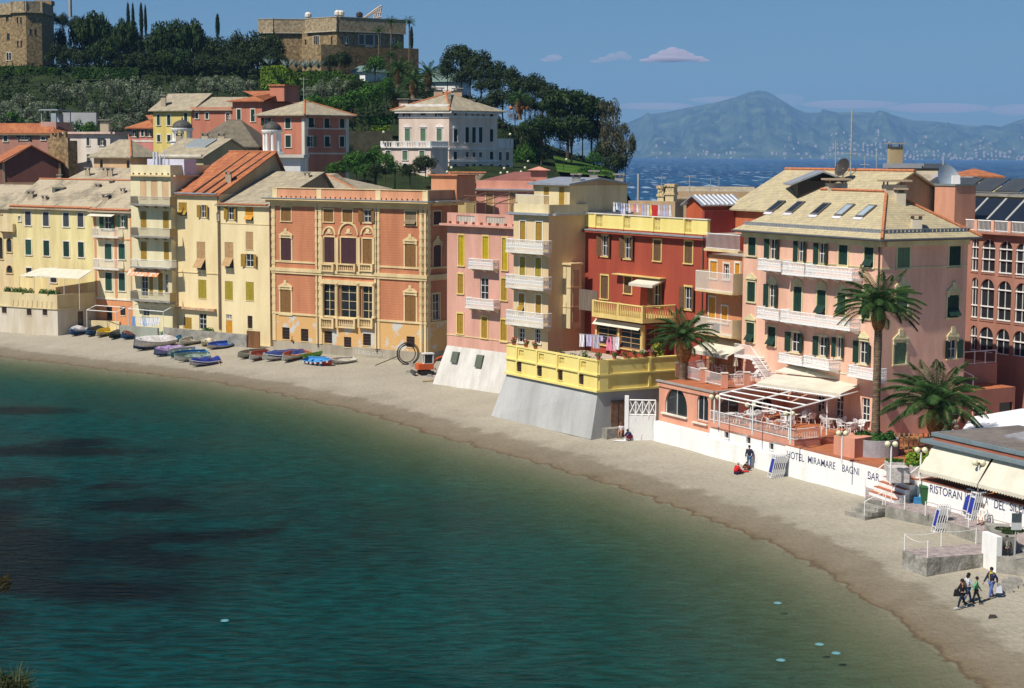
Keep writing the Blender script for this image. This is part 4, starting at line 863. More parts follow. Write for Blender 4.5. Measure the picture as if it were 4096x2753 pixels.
# ================================================================== RED HOUSE
K('5')
DA=RM+Vector((.05,.03)); DB=nxt(DA,58,2829,1000); f=PL(DA,DB); zc9=f.uv(430,372)[1]
b=Bld('red_house','deep red house with yellow roof parapet, yellow balustrade balcony and glazed sunroom behind the terrace',redw,[DA,DB],1.2,zc9,D=9,trim=trimy,sh=mat('brown louvre',(.17,.09,.045),(.13,.07,.035),scale=3,band=(7.5,.35,0)))
b.win(0,232,455,34,112,'o'); b.win(0,357,466,36,118,'o'); b.win(0,518,480,40,112,'c'); b.win(0,688,490,42,118,'c'); b.win(0,230,680,40,125,'c'); b.win(0,357,668,40,90,'c'); b.win(0,515,722,38,125,'o'); b.win(0,686,740,38,122,'o')
b.finish(); b.strip(0,430,385,.14,.55,m=zinc,name='gutter'); b.strip(0,430,396,.12,.5,m=redw)
pz=f.uv(430,290)[1]; mb=MB(); rec=[]
for x in (202,355,518,688): a=f.uv(x-17,320)[0]; c=f.uv(x+17,320)[0]; rec.append((a,c))
cuts=[.0]+[v for r in rec for v in r]+[f.W]
for j in range(0,len(cuts)-1,2): mb.pbox(f,cuts[j],cuts[j+1],zc9,pz-.08,-.28,.02)
for a,c in rec: mb.pbox(f,a,c,zc9,zc9+.15,-.28,.02); mb.pbox(f,a-.22,a-.02,zc9,pz-.079,.02,.12)
b.part('parapet',mb,lemon); mb=MB(); mb.pbox(f,-.05,f.W+.05,pz-.078,pz,-.32,.1); b.part('coping',mb,trimw); mb=MB()
for a,c in rec:
    for k in range(4): u=a+(c-a)*(k+.5)/4; mb.tube([f.p(u,zc9+.15,-.12),f.p(u,zc9+.5,-.12),f.p(u,pz-.1,-.12)],[.05,.09,.05],6)
b.part('balustrade',mb,lemon)
# sunroom under the balcony
fs=PL(DA+f.n*3.2,DA+f.n*3.2+f.e); u0,z1=fs.uv(183,862); u1,_=fs.uv(437,880); z0=fs.uv(310,1010)[1]; zt_=fs.uv(310,868)[1]
A=fs.p(u0,0).xy; B_=fs.p(u1,0).xy; C=B_-f.n*3.2
sr=Bld('sunroom','',plas('red sunroom plaster',(.42,.07,.035)),[A,B_,C],YZF-.05,zt_,trim=trimy,sh=s_brown,parent=b.root)
W=sr.F[0].W; zz0=z0+.05
for a,c in ((.25,W*.46),(W*.52,W-.3)): sr.winm(0,a,c,zz0,zt_-.35,'G',trim=mat('tan window frames',(.5,.30,.14)),tw=.02)
sr.winm(1,.4,2.6,zz0,zt_-.35,'G',trim=mat('tan window frames',(.5,.30,.14)),tw=.02); sr.finish()
mb=MB()
for u in (0,W*.49,W-.22): mb.pbox(sr.F[0],u-.02,u+.24,zz0-.1,zt_,-.02,.08)
mb.pbox(sr.F[1],0,.25,zz0-.1,zt_,-.02,.07); mb.pbox(sr.F[0],-.05,W+.08,zz0-.12,zz0,-.0,.14); b.part('sunroom_frame',mb,trimy)
mb=MB(); fr=sr.F[0]; mb.hexa([fr.p(0,zt_-.5,.5),fr.p(W,zt_-.5,.5),fr.p(W,zt_-.52,.48),fr.p(0,zt_-.52,.48),fr.p(0,zt_-.02,.02),fr.p(W,zt_-.02,.02),fr.p(W,zt_-.05,.02),fr.p(0,zt_-.05,.02)]); b.part('awning',mb,canvas)
mb=MB(); pj=3.9; fs2=PL(DA+f.n*pj,DA+f.n*pj+f.e); v0,zs=fs2.uv(160,850); v1,_=fs2.uv(437,860); zs=fs2.uv(300,845)[1]
mb.pbox(f,v0,v1,zs-.25,zs+.15,0,pj); 
b.part('balcony',mb,trimy); rr=MB(); zr=fs2.uv(300,772)[1]
v1b=v1
def balrun(P,L):
    rr.tube([P(0,zr),P(1,zr)],.1,5); n=int(L/.3)
    for j in range(n+1): rr.tube([P(j/n,zs+.15),P(j/n,zs+.4),P(j/n,zr-.25),P(j/n,zr)],[.05,.085,.045,.05],6)
balrun(lambda s_,z:f.p(v0+.1+(v1-v0-.2)*s_,z,pj-.12),v1-v0); balrun(lambda s_,z:f.p(v1-.1,z,.1+(pj-.2)*s_),pj)
for a in (v0,(v0+v1)/2,v1-.3): rr.pbox(f,a,a+.3,zs+.151,zr+.12,pj-.28,pj-.0)
b.part('balustrade',rr,trimy)
mb=MB(); u0,_=f.uv(305,720); u1,_=f.uv(430,720); K('5'); mb.pbox(fs2,u0-1.5,u0+1.6,zs+.2,zr+.95,-.35,-.3); b.part('reed_screen',mb,mat('reed screen',(.20,.15,.11),(.12,.09,.07),scale=9,zs=.05))
mb=MB(); u0,z1=f.uv(430,640); u1,_=f.uv(560,640); z1=f.uv(495,635)[1]; mb.hexa([f.p(u0,z1-.45,1.5),f.p(u1,z1-.45,1.5),f.p(u1,z1-.7,1.5),f.p(u0,z1-.7,1.5),f.p(u0,z1,.02),f.p(u1,z1,.02),f.p(u1,z1-.05,.02),f.p(u0,z1-.05,.02)]); mb.build('awning',canvas,b.root)
mb=MB(); u0,_=f.uv(300,615); z1=f.uv(430,622)[1]; mb.pbox(f,u0,f.uv(565,640)[0],z1,z1+.1,0,.7); b.part('ledge',mb,trimy)
pipe(b,0,f.W-.5,1.3,zc9)
K('n'); fk=PL(DA-f.n*3.2,DA-f.n*3.2+f.e)
# red roof hut with metal roof
u0,_=fk.uv(1275,900); u1,_=fk.uv(1600,900); zt_=fk.uv(1440,850)[1]
hA=XY(2745,164,850); hB=nxt(hA,58,2812,850); hC=nxt(hB,-40,2955,850); hf=PL(hA,hB)
h=Bld('roof_hut','',plas('brick red plaster',(.50,.11,.045)),[hA,hB,hC],zc9-.5,zP(hB,1600,860),parent=b.root,trim=None); h.finish(cap=False)
zz=h.zt; rz=zP(hA,1405,718); D_=h.fp(); v=lambda p,z:(p.x,p.y,z); mid0=(D_[0]+D_[1])/2; mid1=(D_[3]+D_[2])/2; ov=h.F[0].e*.4; n=-h.F[0].n*.4
mb=MB(); mb.hexa([v(D_[1]+ov-n,zz-.1),v(D_[2]+ov+n,zz-.1),v(mid1+n,rz),v(mid0-n,rz),v(D_[1]+ov-n,zz),v(D_[2]+ov+n,zz),v(mid1+n,rz+.1),v(mid0-n,rz+.1)])
mb.hexa([v(D_[0]-ov-n,zz-.1),v(mid0-n,rz-.002),v(mid1+n,rz-.002),v(D_[3]-ov+n,zz-.1),v(D_[0]-ov-n,zz),v(mid0-n,rz+.098),v(mid1+n,rz+.098),v(D_[3]-ov+n,zz)])
b.part('metal_roof',mb,zinc); mb=MB()
for j in range(9): a=(D_[1]+ov)+(D_[2]-D_[1])*(j/8); c=mid0+(mid1-mid0)*(j/8); mb.tube([v(a,zz+.03),v(c,rz+.12)],.09,4)
b.part('roof_rib',mb,mat('pale metal rib',(.6,.62,.66),scale=3)); mb=MB(); mb.poly([v(D_[0],zz),v(D_[1],zz),v(mid0,rz)]); b.part('gable_wall',mb,h.m)
mb=MB(); hC2=XY(2935,160.2,870); u,_=0,0; A=XY(2818,161.2,850); B_=XY(2940,163.5,850); pf=PL(A,B_); mb.pbox(pf,0,pf.W,zc9-.6,zP(A,1640,945),-.3,0); b.part('roof_wall',mb,plas('dark maroon plaster',(.30,.055,.045)))
RED=b; RF=f; RZP=pz; RZC=zc9
# ================================================================== ORANGE HOUSE WITH BALCONIES
K('5')
OA=DB+Vector((.1,.05)); OB=nxt(OA,62,2972,1000); f=PL(OA,OB); zc10=f.uv(870,505)[1]
b=Bld('orange_house','orange house with stacked balconies and yellow panels between the red house and the hotel',orangew,[OA,OB],1.2,zc10,D=9,trim=trimw,sh=s_orange)
b.win(0,825,585,36,92,'c'); b.win(0,895,595,30,84,'g'); b.win(0,955,580,24,60,'c'); b.win(0,817,800,34,130,'c'); b.win(0,885,830,32,90,'c'); b.win(0,835,905,50,60,'n'); b.finish()
b.strip(0,870,480,.2,.5,m=trimc)
b.balcony(0,722,925,712,proj=1.5,rail=rail_w,slab=trimc,yt=600,solid=plas('pale yellow panel',(.72,.60,.36)))
b.balcony(0,718,920,945,proj=1.5,rail=rail_w,slab=trimc,yt=850,solid=plas('pale yellow panel',(.72,.60,.36)))
fr=PL(f.o+f.n*.3,f.o+f.n*.3+f.e); zz=f.uv(870,478)[1]; mb=MB(); zt_=fr.uv(870,392)[1]
for j in range(30): u=.1+(f.W-.2)*j/29; mb.tube([f.p(u,zz,.3),f.p(u,zt_,.3)],.016,4)
mb.tube([f.p(0,zt_,.3),f.p(f.W,zt_,.3)],.04,5); mb.tube([f.p(0,zz+.15,.3),f.p(f.W,zz+.15,.3)],.03,5); b.part('roof_railing',mb,rail_w)
mb=MB(); fa=PL(f.o+f.n*2.6,f.o+f.n*2.6+f.e); u0,z2=fa.uv(690,1020); u1,_=fa.uv(900,1050); z2=fa.uv(795,1038)[1]; z1=f.uv(825,955)[1]
mb.hexa([f.p(u0,z2,2.6),f.p(u1,z2,2.6),f.p(u1,z2-.05,2.58),f.p(u0,z2-.05,2.58),f.p(u0,z1,.02),f.p(u1,z1,.02),f.p(u1,z1-.05,.02),f.p(u0,z1-.05,.02)]); mb.pbox(f,u0,u1,z2-.3,z2-.052,2.58,2.6); b.part('awning',mb,canvas)
# ================================================================== HOTEL
K('6')
HP=atz(3366,1680,4.3).xy; HA=nxt(HP,61+180,2972,1100); HB_=nxt(HP,61,3527,1100); HC=nxt(HB_,-31,3868,1100)
f=PL(HA,HB_); f1=PL(HB_,HC); zc11=f.uv(700,668)[1]
b=Bld('hotel','large pink hotel with dark green shutters, white curved balconies and slate roof with skylights',hpink,[HA,HB_,HC],1.2,zc11,trim=trimg,sh=s_dgreen)
b.win(0,213,757,60,142,'c'); b.win(0,378,778,52,160,'o'); b.win(0,598,797,44,165,'o'); b.win(0,762,815,50,170,'o'); b.win(0,928,828,70,162,'c'); b.win(0,1130,842,72,155,'a')
b.win(0,207,1112,62,155,'c',ped='tri'); b.win(0,370,1145,50,185,'o',ped='tri'); b.win(0,570,1170,64,195,'c',ped='tri'); b.win(0,757,1197,68,195,'a',ped='tri'); b.win(0,915,1205,64,170,'a',ped='tri'); b.win(0,1105,1235,66,170,'c',ped='tri')
b.win(0,200,1430,62,150,'a',ped='tri'); b.win(0,367,1462,62,150,'a')
K('7'); b.win(0,1592,45,78,185,'o'); b.win(0,1845,85,70,185,'o'); b.win(0,2000,95,50,190,'o'); b.win(0,2225,140,74,210,'o',ped='tri')
# ground floor glazed doors under the awning
for x,y in ((1825,590),(2000,640),(2245,680)): b.win(0,x,y,74,230,'g',trim=None)
K('b'); b.win(1,372,755,86,148,'c',sh=s_lgreen); b.win(1,730,745,80,148,'c'); b.win(1,362,1055,80,160,'c',sh=s_lgreen,ped='orn'); b.win(1,718,1090,80,155,'a',ped='orn'); b.win(1,348,1418,84,150,'c',sh=s_lgreen,ped='orn'); b.win(1,712,1388,60,130,'o',ped='orn')
b.finish(cap=False)
K('6')
for (i,x,y,h,d) in ((0,700,690,.3,.06),(0,200,843,.1,.04)): b.strip(i,x,y,h,d)
zz=b.F[0].uv(1130,925)[1]; mb=MB(); mb.pbox(f,0,f.W,zz-.06,zz+.06,-.01,.04); mb.pbox(f1,.0,f1.W,zz-.058,zz+.058,-.01,.04); b.part('string_course',mb,trimg)
mb=MB(); mb.pbox(f,-.0,f.W,zc11-.55,zc11-.1,-.01,.25); mb.pbox(f1,.26,f1.W,zc11-.549,zc11-.101,-.01,.25); b.part('frieze',mb,trimg)
rb=rail_w
for x0,x1,yf,yt in ((252,438,948,860),(443,620,985,885),(622,998,1010,915)): b.balcony(0,x0,x1,yf,proj=1.1,rail=rb,yt=yt,style='orn')
for x0,x1,yf,yt in ((243,424,1330,1240),(428,980,1385,1290)): b.balcony(0,x0,x1,yf,proj=1.1,rail=rb,yt=yt,style='orn')
K('7')
for x0,x1,yf,yt in ((1425,1652,250,165),(1656,1905,292,190),(2072,2330,385,280)): b.balcony(0,x0,x1,yf,proj=1.2,rail=rb,yt=yt,style='orn')
fp=b.fp(); K('6')
mr=MB(); 
rise=None
A,B_,C,D=fp; mid=(A+D)/2; dep=(D-A).length
# ridge heights measured at the ridge line
e=(B_-A).normalized(); g=(D-A).normalized()
m1=(A+D)/2-e*.2; m2t=(B_+C)/2
rise=zP((A+D)/2+e*1.0,500,312)-zc11
rf,(m1,m2,zr,oo_)=hip(fp,zc11+.05,rise,.75,hslate,b.root,inset=5.6,th=.15)
# left end is a gable in the photograph: straight verge
mb=MB(); w=lambda p,z: V3(p,z)
ridge(b.root,rtile,[(w(m1,zr+.08),w(m2,zr+.08)),(w(m2,zr+.08),w(oo_[1],zc11+.12)),(w(m2,zr+.08),w(oo_[2],zc11+.12))],.13)
mb=MB(); z=zc11+.22
for i,ff in enumerate(b.F[:2]):
    W=ff.W; 
    for j in range(int(W/.42)): u=.2+j*.42; mb.pbox(ff,u,u+.3,zc11+.28,zc11+.72,.05,.09)
    mb.pbox(ff,0,W+.1,zc11+.72,zc11+.78,.02,.12); mb.pbox(ff,0,W+.1,zc11+.22,zc11+.28,.02,.12)
b.part('snow_guard',mb,zinc)
mb=MB(); 
for i in range(2): a,c=oo_[i],oo_[i+1]; mb.tube([w(a,zc11-.02),w(c,zc11-.02)],.11,6)
b.part('gutter',mb,dzinc); pipe(b,0,f.W-.25,1.5,zc11-.1)
# skylights on the front slope
g0=g; g=Vector((-e.y,e.x)); g=g if g.dot(g0)>0 else -g; sl=(zr-(zc11+.05))/((oo_[3]-oo_[0]).dot(g)/2)
for x,y,gl in ((400,447,0),(553,453,0),(752,467,0),(940,476,1),(1108,485,1)):
    a,cc=ray(*q(x,y)); # hit slope plane
    o0=oo_[0]; best=None
    nn=Vector((-g.x*sl,-g.y*sl,1)); P0_=w(o0,zc11+.05); d=Vector((a,1,cc)); cpos=Vector((0,0,CZ)); t=(P0_-cpos).dot(nn)/d.dot(nn); P=cpos+d*t
    ex=V3(e,0); ey=(V3(g,0)+Vector((0,0,sl))).normalized(); nz=ex.cross(ey)
    def bx(hw,hl,z0,z1): return [P+ex*(sx*hw)+ey*(sy*hl)+nz*z for z in (z0,z1) for sx,sy in ((-1,-1),(1,-1),(1,1),(-1,1))]
    mb=MB(); mb.hexa(bx(.5,.85,-.05,.13)); s_=mb.build('skylight',mat('grey skylight frame',(.12,.11,.10),rough=.5),b.root)
    mb=MB(); mb.hexa(bx(.36,.68,.131,.145)); mb.build('pane',mat('painted sky reflection pane',(.33,.40,.45),rough=.2,fine=0) if gl else glass(),s_)  # reflected sky put into the base colour of the right-hand panes
    mb=MB(); mb.hexa([p-ey*1.02 for p in bx(.52,.16,.0,.06)]); mb.build('flashing',mat('lead flashing',(.62,.60,.64)),s_)
K('6')
for x,y,s_ in ((815,285,1.6),(1268,285,1.7)):
    P=w((A+D)/2,0); a,_=ray(*q(x,y)); Y=oo_[0].y; 
    k=(a*m1.y-m1.x)/(e.x-a*e.y); pp=m1+e*k+g*.8; chimney(b.root,Vector((pp.x,pp.y,zr-.3)),s_,.9,m=plas('chimney render',(.62,.55,.42)),capm=mat('tan chimney slab',(.45,.33,.22)))
K('b')
for x,y,t in ((350,352,.22),(462,530,.78)):
    a=ray(*q(x,y))[0]; p0=m2+(oo_[1]-m2)*t; p1=m2+(oo_[2]-m2)*t; dd=p1-p0; k=(a*p0.y-p0.x)/(dd.x-a*dd.y); pp=p0+dd*k; chimney(b.root,Vector((pp.x,pp.y,zr+(zc11-zr)*t)),.75,.75,m=plas('chimney render',(.62,.55,.42)),capm=mat('tan chimney slab',(.45,.33,.22)))
HOT=b; HF0,HF1=f,f1; HZ=zc11
# ---- second hotel roof behind
K('6')
A=XY(2938,160,830); A=nxt(A,61,2938,830)
SA=XY(2930,164,820); SB=nxt(SA,61,3120,820); SD=SA
zz=zP(SA,70,452)
_e=Vector((math.cos(R(61)),-math.sin(R(61))))
b=Bld('rear_roof_house','house with a long beige slate roof rising behind the hotel roof',plas('rust orange plaster',(.55,.16,.07)),[SA,SA+_e*17],3,zz,D=13,trim=trimc)
b.finish(cap=False); fp=b.fp(); dep=(fp[3]-fp[0]).length
cc_=(fp[0]+fp[3])/2
rise=zP(cc_,530,165)-zz
rf,(m1,m2,zr)=gable(fp,zz,rise,.5,hslate,b.root,wallm=tanw)
ridge(b.root,rtile,[(V3(m1,zr+.2),V3(m2,zr+.2))],.16)
K('P')
# dormer opening with tilted metal roof and dark interior
dx,dy=m1.x,m1.y; P=XY(3290,158,720); zd=zP(P,3290,765); mb=MB(); mb.box(P.x-2.2,P.x+2.2,P.y,P.y+4,zd-.5,zd+.9); dm=mb.build('dormer',iron,b.root); mb=MB(); r0=zP(P,3290,690)
mb.hexa([(P.x-2.9,P.y-.5,zd+.5),(P.x,P.y-.5,r0),(P.x,P.y+4,r0),(P.x-2.9,P.y+4,zd+.5),(P.x-2.9,P.y-.5,zd+.65),(P.x,P.y-.5,r0+.15),(P.x,P.y+4,r0+.15),(P.x-2.9,P.y+4,zd+.65)])
mb.hexa([(P.x,P.y-.5,r0-.003),(P.x+3.2,P.y-.5,zd+.5),(P.x+3.2,P.y+4,zd+.5),(P.x,P.y+4,r0-.003),(P.x,P.y-.5,r0+.147),(P.x+3.2,P.y-.5,zd+.65),(P.x+3.2,P.y+4,zd+.65),(P.x,P.y+4,r0+.147)]); mb.build('dormer_roof',zinc,dm)
REAR=b
# ---- pink chimney tower of the hotel annexe
P1=XY(3735,153,900); P2=nxt(P1,61,3816,900); P3=nxt(P2,-31,3899,900)
zt_=zP(P2,3816,745)
b=Bld('stair_tower','tall blank pink stair tower with a grey top slab beside the hotel roof',plas('tower pink',(.66,.33,.22)),[P1,P2,P3],1.3,zt_,trim=zinc); b.finish(); b.ring('top_slab',zt_,zt_+.18,.08,mat('grey green slab',(.2,.24,.22))); 
mb=MB(); p=(P1+P3)/2; mb.box(p.x-.3,p.x+.3,p.y-.3,p.y+.3,zt_,zt_+.9); b.part('vent_box',mb,whitew)
STW=b
# ================================================================== ARCADED BUILDING
K('b')
AA=XY(3858,152,1100); AB=nxt(AA,62,4220,1100); f=PL(AA,AB); zc12=f.uv(1040,590)[1]
b=Bld('arcaded_wing','terracotta wing with three tiers of dark round arches at the right edge',plas('terracotta pink plaster',(.42,.21,.155)),[AA,AB],1.3,zc12,D=9,trim=None,sh=s_brown)
for yb,yt,xs in ((865,625,((872,46),(965,92),(1085,92),(1200,92))),(1195,905,((868,44),(955,96),(1074,96),(1195,92))),(1420,1240,((862,44),(948,96),(1064,92),(1180,90)))):
    for x,w_ in xs: b.win(0,x,(yb+yt)/2+(x-1000)*.12,w_,yb-yt,'d',arch=True)
K('P')
for x in (4120,4180): 
    for yy,h_ in ((1032,138),(1217,166)): pass
b.finish(); K('b')
mb=MB()
for yl in (855,690,768,1185,975,1100,1420,1320): 
    z=f.uv(1030,yl)[1]; mb.pbox(f,.0,f.W,z-.05,z+.05,-.13,-.02) 
b.part('window_bar',mb,rail_w)
mb=MB(); mb.pbox(f,-.1,f.W,zc12,zc12+.2,-.3,.5); b.part('cornice',mb,plas('terracotta pink plaster',(.42,.21,.155)))
mb=MB(); zt_=f.uv(1040,497)[1]; zbz=zc12+.2
for j in range(70): u=.1+(f.W-.2)*j/69; mb.tube([f.p(u,zbz,.35),f.p(u,zt_,.35)],.02,4)
mb.tube([f.p(0,zt_,.35),f.p(f.W,zt_,.35)],.06,5); mb.tube([f.p(0,zbz+.1,.35),f.p(f.W,zbz+.1,.35)],.04,5); b.part('roof_railing',mb,rail_w)
mb=MB()
for x in (905,1022,1140): u=f.uv(x,540)[0]; mb.pbox(f,u-.17,u+.17,zbz,zt_+.05,.2,.5)
b.part('railing_pier',mb,hpink)
# solar panels
for j in range(7):
    u=-7+j*2.3; p0=[f.p(u+.3,zbz+.9,-2.2),f.p(u+2.5,zbz+.9,-2.2),f.p(u+2.5,zbz+2.7,-4.4),f.p(u+.3,zbz+2.7,-4.4)]; mb=MB(); mb.hexa([p-Vector((0,0,.12)) for p in p0]+p0); sp=mb.build('solar_panel',mat('dark solar glass',(.015,.02,.03),rough=.2,fine=0,spec=.5),b.root)
    mb=MB(); mb.tube([p0[0]+Vector((0,0,.02)),p0[3]+Vector((0,0,.02))],.06,4); mb.tube([p0[1]+Vector((0,0,.02)),p0[2]+Vector((0,0,.02))],.06,4); mb.build('panel_frame',rail_g,sp)
mb=MB(); K('P'); bk=PL(f.o-f.n*6,f.o-f.n*6+f.e); z1=bk.uvp(3960,785)[1]; mb.pbox(bk,-16,f.W,zc12,z1,-4,0); b.part('attic',mb,plas('yellow attic plaster',(.62,.55,.28))); mb=MB(); mb.pbox(bk,-16.5,f.W,z1+.001,z1+.25,-4.5,.6); b.part('attic_roof',mb,concrete)
for j in range(5):
    u=j*3.4-13; p0=[bk.p(u,z1+.5,.2),bk.p(u+3,z1+.5,.2),bk.p(u+3,z1+1.6,-2),bk.p(u,z1+1.6,-2)]; mb=MB(); mb.hexa([p-Vector((0,0,.12)) for p in p0]+p0); mb.build('solar_panel',mat('dark solar glass'if 0 else 'grey solar glass',(.06,.065,.07),rough=.3,fine=0),b.root)
ARC=b
# ================================================================== CAFE WING, SEA WALL, TERRACES
WA=atz(2624,1753,1.3).xy; WB=atz(3500,1993,1.2).xy; WP=PL(WA,WB)     # line of the sea wall
K('7')
CFZ=3.95
cA=WA+WP.e*0-WP.n*.25; CB=WP.p(WP.uv(800,700)[0],0,-.25).xy; e31=-31
s_=7.3; CC=Vector((CB.x+s_*math.cos(R(31)),CB.y+s_*math.sin(R(31))))
f=PL(cA,CB); zr=f.uv(550,455)[1]
b=Bld('cafe_wing','pink cafe building with tall arched windows and a railed roof terrace beside the sea wall',plas('cafe pink plaster',(.70,.33,.22)),[cA,CB,CC],1.2,zr,trim=None,sh=s_brown)
b.win(0,475,595,200,250,'G',trim=None,arch=True) if 0 else None
u0,u1=f.uv(375,600)[0],f.uv(580,640)[0]; z0=f.uv(475,735)[1]; z1=f.uv(475,468)[1]; b.winm(0,u0,u1,z0,z1,'d',arch=True)
u0,u1=f.uv(672,700)[0],f.uv(775,720)[0]; z1=f.uv(722,522)[1]; z0=f.uv(722,780)[1]; b.winm(0,u0,u1,z0,z1,'d',arch=True)
f1=b.F[1]
for x0,x1,y0,y1 in ((872,1075,560,760),(1200,1385,545,745),(1490,1650,530,700)):
    xm=(x0+x1)/2; u0,u1=f1.uv(x0,650)[0],f1.uv(x1,650)[0]; z1=f1.uv(xm,y0)[1]
    if u1<f1.W-.1: b.winm(1,u0,u1,CFZ+.25,min(z1,zr-.4),'d',arch=True)
b.finish(capm=otile)
b.ring('roof_edge',zr-.02,zr+.12,.22,mat('grey stone edge',(.36,.33,.30))); b.ring('cornice',zr-.42,zr-.022,.12,b.m)
mb=MB()
for x0,x1,y in ((350,585,722),(640,775,797)): u0,u1=f.uv(x0,y)[0],f.uv(x1,y)[0]; z=f.uv((x0+x1)/2,y)[1]; mb.pbox(f,u0,u1,z-.12,z,-.1,.2)
b.part('sill',mb,trimw)
mb=MB(); mb.tube([f.p(f.W-.1,zr-.2,.1),f.p(f.W-.1,2.8,.1)],.05,6); b.part('drainpipe',mb,mat('copper brown pipe'))
CAF=b; CZR=zr
# roof terrace piers and railings on the cafe roof, belonging to the cafe
K('t')
def roofpt(x,y,z): return atz(*q(x,y),z)
piers=[(62,950),(525,1065),(920,1155),(1335,1140),(1940,1115),(695,830),(1260,760),(1180,900)]
pp=[roofpt(x,y,CZR+.12) for x,y in piers]
cpm=plas('pier pink',(.70,.33,.22))
for p in pp:
    mb=MB(); mb.box(p.x-.26,p.x+.26,p.y-.26,p.y+.26,p.z-.1,p.z+1.12); o=mb.build('pier',cpm,b.root); mb=MB(); mb.box(p.x-.3,p.x+.3,p.y-.3,p.y+.3,p.z+1.121,p.z+1.19); mb.build('pier_cap',trimw,o)
def railing(a,c,h=1.0,root=None,m=None,sp=.13,r=.016,name='railing'):
    mb=MB(); L=(c-a).length; n=max(2,int(L/sp)); up=Vector((0,0,h))
    for j in range(n+1): p=a+(c-a)*j/n; mb.tube([p,p+up],r,4)
    mb.tube([a+up,c+up],.035,5); mb.tube([a+Vector((0,0,.1)),c+Vector((0,0,.1))],.025,4)
    return mb.build(name,m or rail_w,root)
for i,j in ((0,1),(1,2),(2,3),(3,4),(0,5),(5,6),(6,7)): railing(pp[i],pp[j],1.0,b.root)
# ---- sea wall
K('7')
zt1=WP.uv(600,855)[1]; ztm=3.42
sw=thing('sea_wall','long white sea wall on the beach lettered with the hotel name, below the cafe terrace','wall',(WA.x,WA.y,.8))
uc=WP.uv(790,850)[0]; ue=WP.uvp(3562,1905)[0]
mb=MB(); 
def WB_(u0,u1,z0,z1,d0,d1): mb.pbox(WP,u0,u1,z0,z1,d0,d1)
holes=[]
for x,y in ((945,912),(1150,964),(1364,1020)):
    u0,u1=WP.uv(x-19,y)[0],WP.uv(x+21,y)[0]; z1=WP.uv(x,y-32)[1]; z0=WP.uv(x,y+28)[1]; holes.append((u0,u1,z0,z1,False))
wb=Bld('','',whitew,[WP.p(uc,0).xy,WP.p(WP.uv(1500,1050)[0],0).xy],.6,CFZ-.45,D=.5,parent=sw)
for h in holes: wb.winm(0,h[0]-uc,h[1]-uc,h[2],h[3],'n')
wb.finish()
mb=MB(); mb.pbox(WP,-.0,uc,.6,zt1,-.4,.25); mb.pbox(WP,uc,WP.uv(1430,1080)[0],.6,zt1-.25,.001,.25); us=WP.uv(1500,1050)[0]; mb.pbox(WP,us,ue,.6,ztm,-.35,.05); sw_o=mb.build('ledge',whitew,sw)
mb=MB(); mb.pbox(WP,us,ue-.1,ztm+.001,ztm+.09,-.5,.02); mb.build('coping',mat('brick coping',(.40,.15,.08),(.30,.11,.06),scale=6),sw)
navy=mat('navy paint',(.03,.035,.10),(.05,.055,.13),scale=4)
text_on(WP,'HOTEL',1515,1676,1142,68,navy,sw,d=.055,bold=.006); text_on(WP,'MIRAMARE',1712,1968,1202,66,navy,sw,d=.055,bold=.006)
text_on(WP,'BAGNI',2032,2190,1270,68,navy,sw,d=.055,bold=.006)
K('8'); text_on(WP,'BAR',388,492,1168,70,navy,sw,d=.055,bold=.006)
# cafe terrace platform (pink) with tiles
K('7')
zf=CFZ; fA=WP.p(uc+.02,0,-.0).xy; fB=WP.p(WP.uv(1580,1000)[0],0).xy
fC=nxt(fB,-31,*q(1815,960)); hin=HF0
h1=Vector((HF0.uv(2240,760)[0],0)); hC=HF0.p(HF0.uvp(3500,1700)[0],0).xy; 
ct=thing('cafe_terrace','pink raised cafe terrace with brown tiled floor and white railing on the sea wall','terrace',(fA.x,fA.y,zf-.6))
cc=CC; fC2=fC; back=HF0.p(HF0.W-.2,0,.02).xy; 
mb=MB(); mb.prism([fA,fB,fC,nxt(fC,-62+0,3400,1700) if 0 else fC+ (HF0.p(HF0.W,0).xy-fC)*.55, HF0.p(HF0.W,0,.0).xy,HF0.p(2,0).xy,CC],zf-.62,zf-.02); mb.build('platform',plas('platform pink',(.68,.32,.22)),ct)
mb=MB(); mb.prism([fA,fB,fC,fC+(HF0.p(HF0.W,0).xy-fC)*.55,HF0.p(HF0.W,0,.0).xy,HF0.p(2,0).xy,CC],zf-.018,zf); mb.build('floor',otile,ct)
up=lambda p,z: Vector((p[0],p[1],z))
railing(up(fA,zf),up(fB,zf),.85,ct,m=rail_w,sp=.16); railing(up(fB,zf),up(fC,zf),.85,ct,sp=.16)
CT=ct
# pergola: white steel frame and canvas awning in front of the hotel
pg=thing('pergola','white steel pergola frame over the cafe tables with cream awning rolled halfway','pergola',(fA.x,fA.y,zf))
pm=rail_w; K('7')
zp=zf+2.75
def at2(x,y,z): return atz(*q(x,y),z)
P_=[at2(885,530,zp-.15),at2(1550,672,zp-.15),at2(2235,485,zp+.25),at2(1400,395,zp+.25)]
mb=MB()
for a,c in ((0,1),(1,2),(2,3),(3,0)): mb.tube([P_[a],P_[c]],.07,4)
for k in (.2,.4,.6,.8,1.0):
    a=P_[0]+(P_[3]-P_[0])*k; c=P_[1]+(P_[2]-P_[1])*k; mb.tube([a,c],.06,4)
a=P_[0]+(P_[1]-P_[0])*.48; c=P_[3]+(P_[2]-P_[3])*.48; mb.tube([a,c],.08,4); mb.tube([P_[0]-Vector((0,0,.3)),P_[1]-Vector((0,0,.3))],.05,4); mb.build('frame',pm,pg)
for p in (P_[0],a,P_[1],P_[2],P_[1]+(P_[2]-P_[1])*.48): mb=MB(); mb.tube([(p.x,p.y,zf),p],.055,6); mb.build('post',pm,pg)
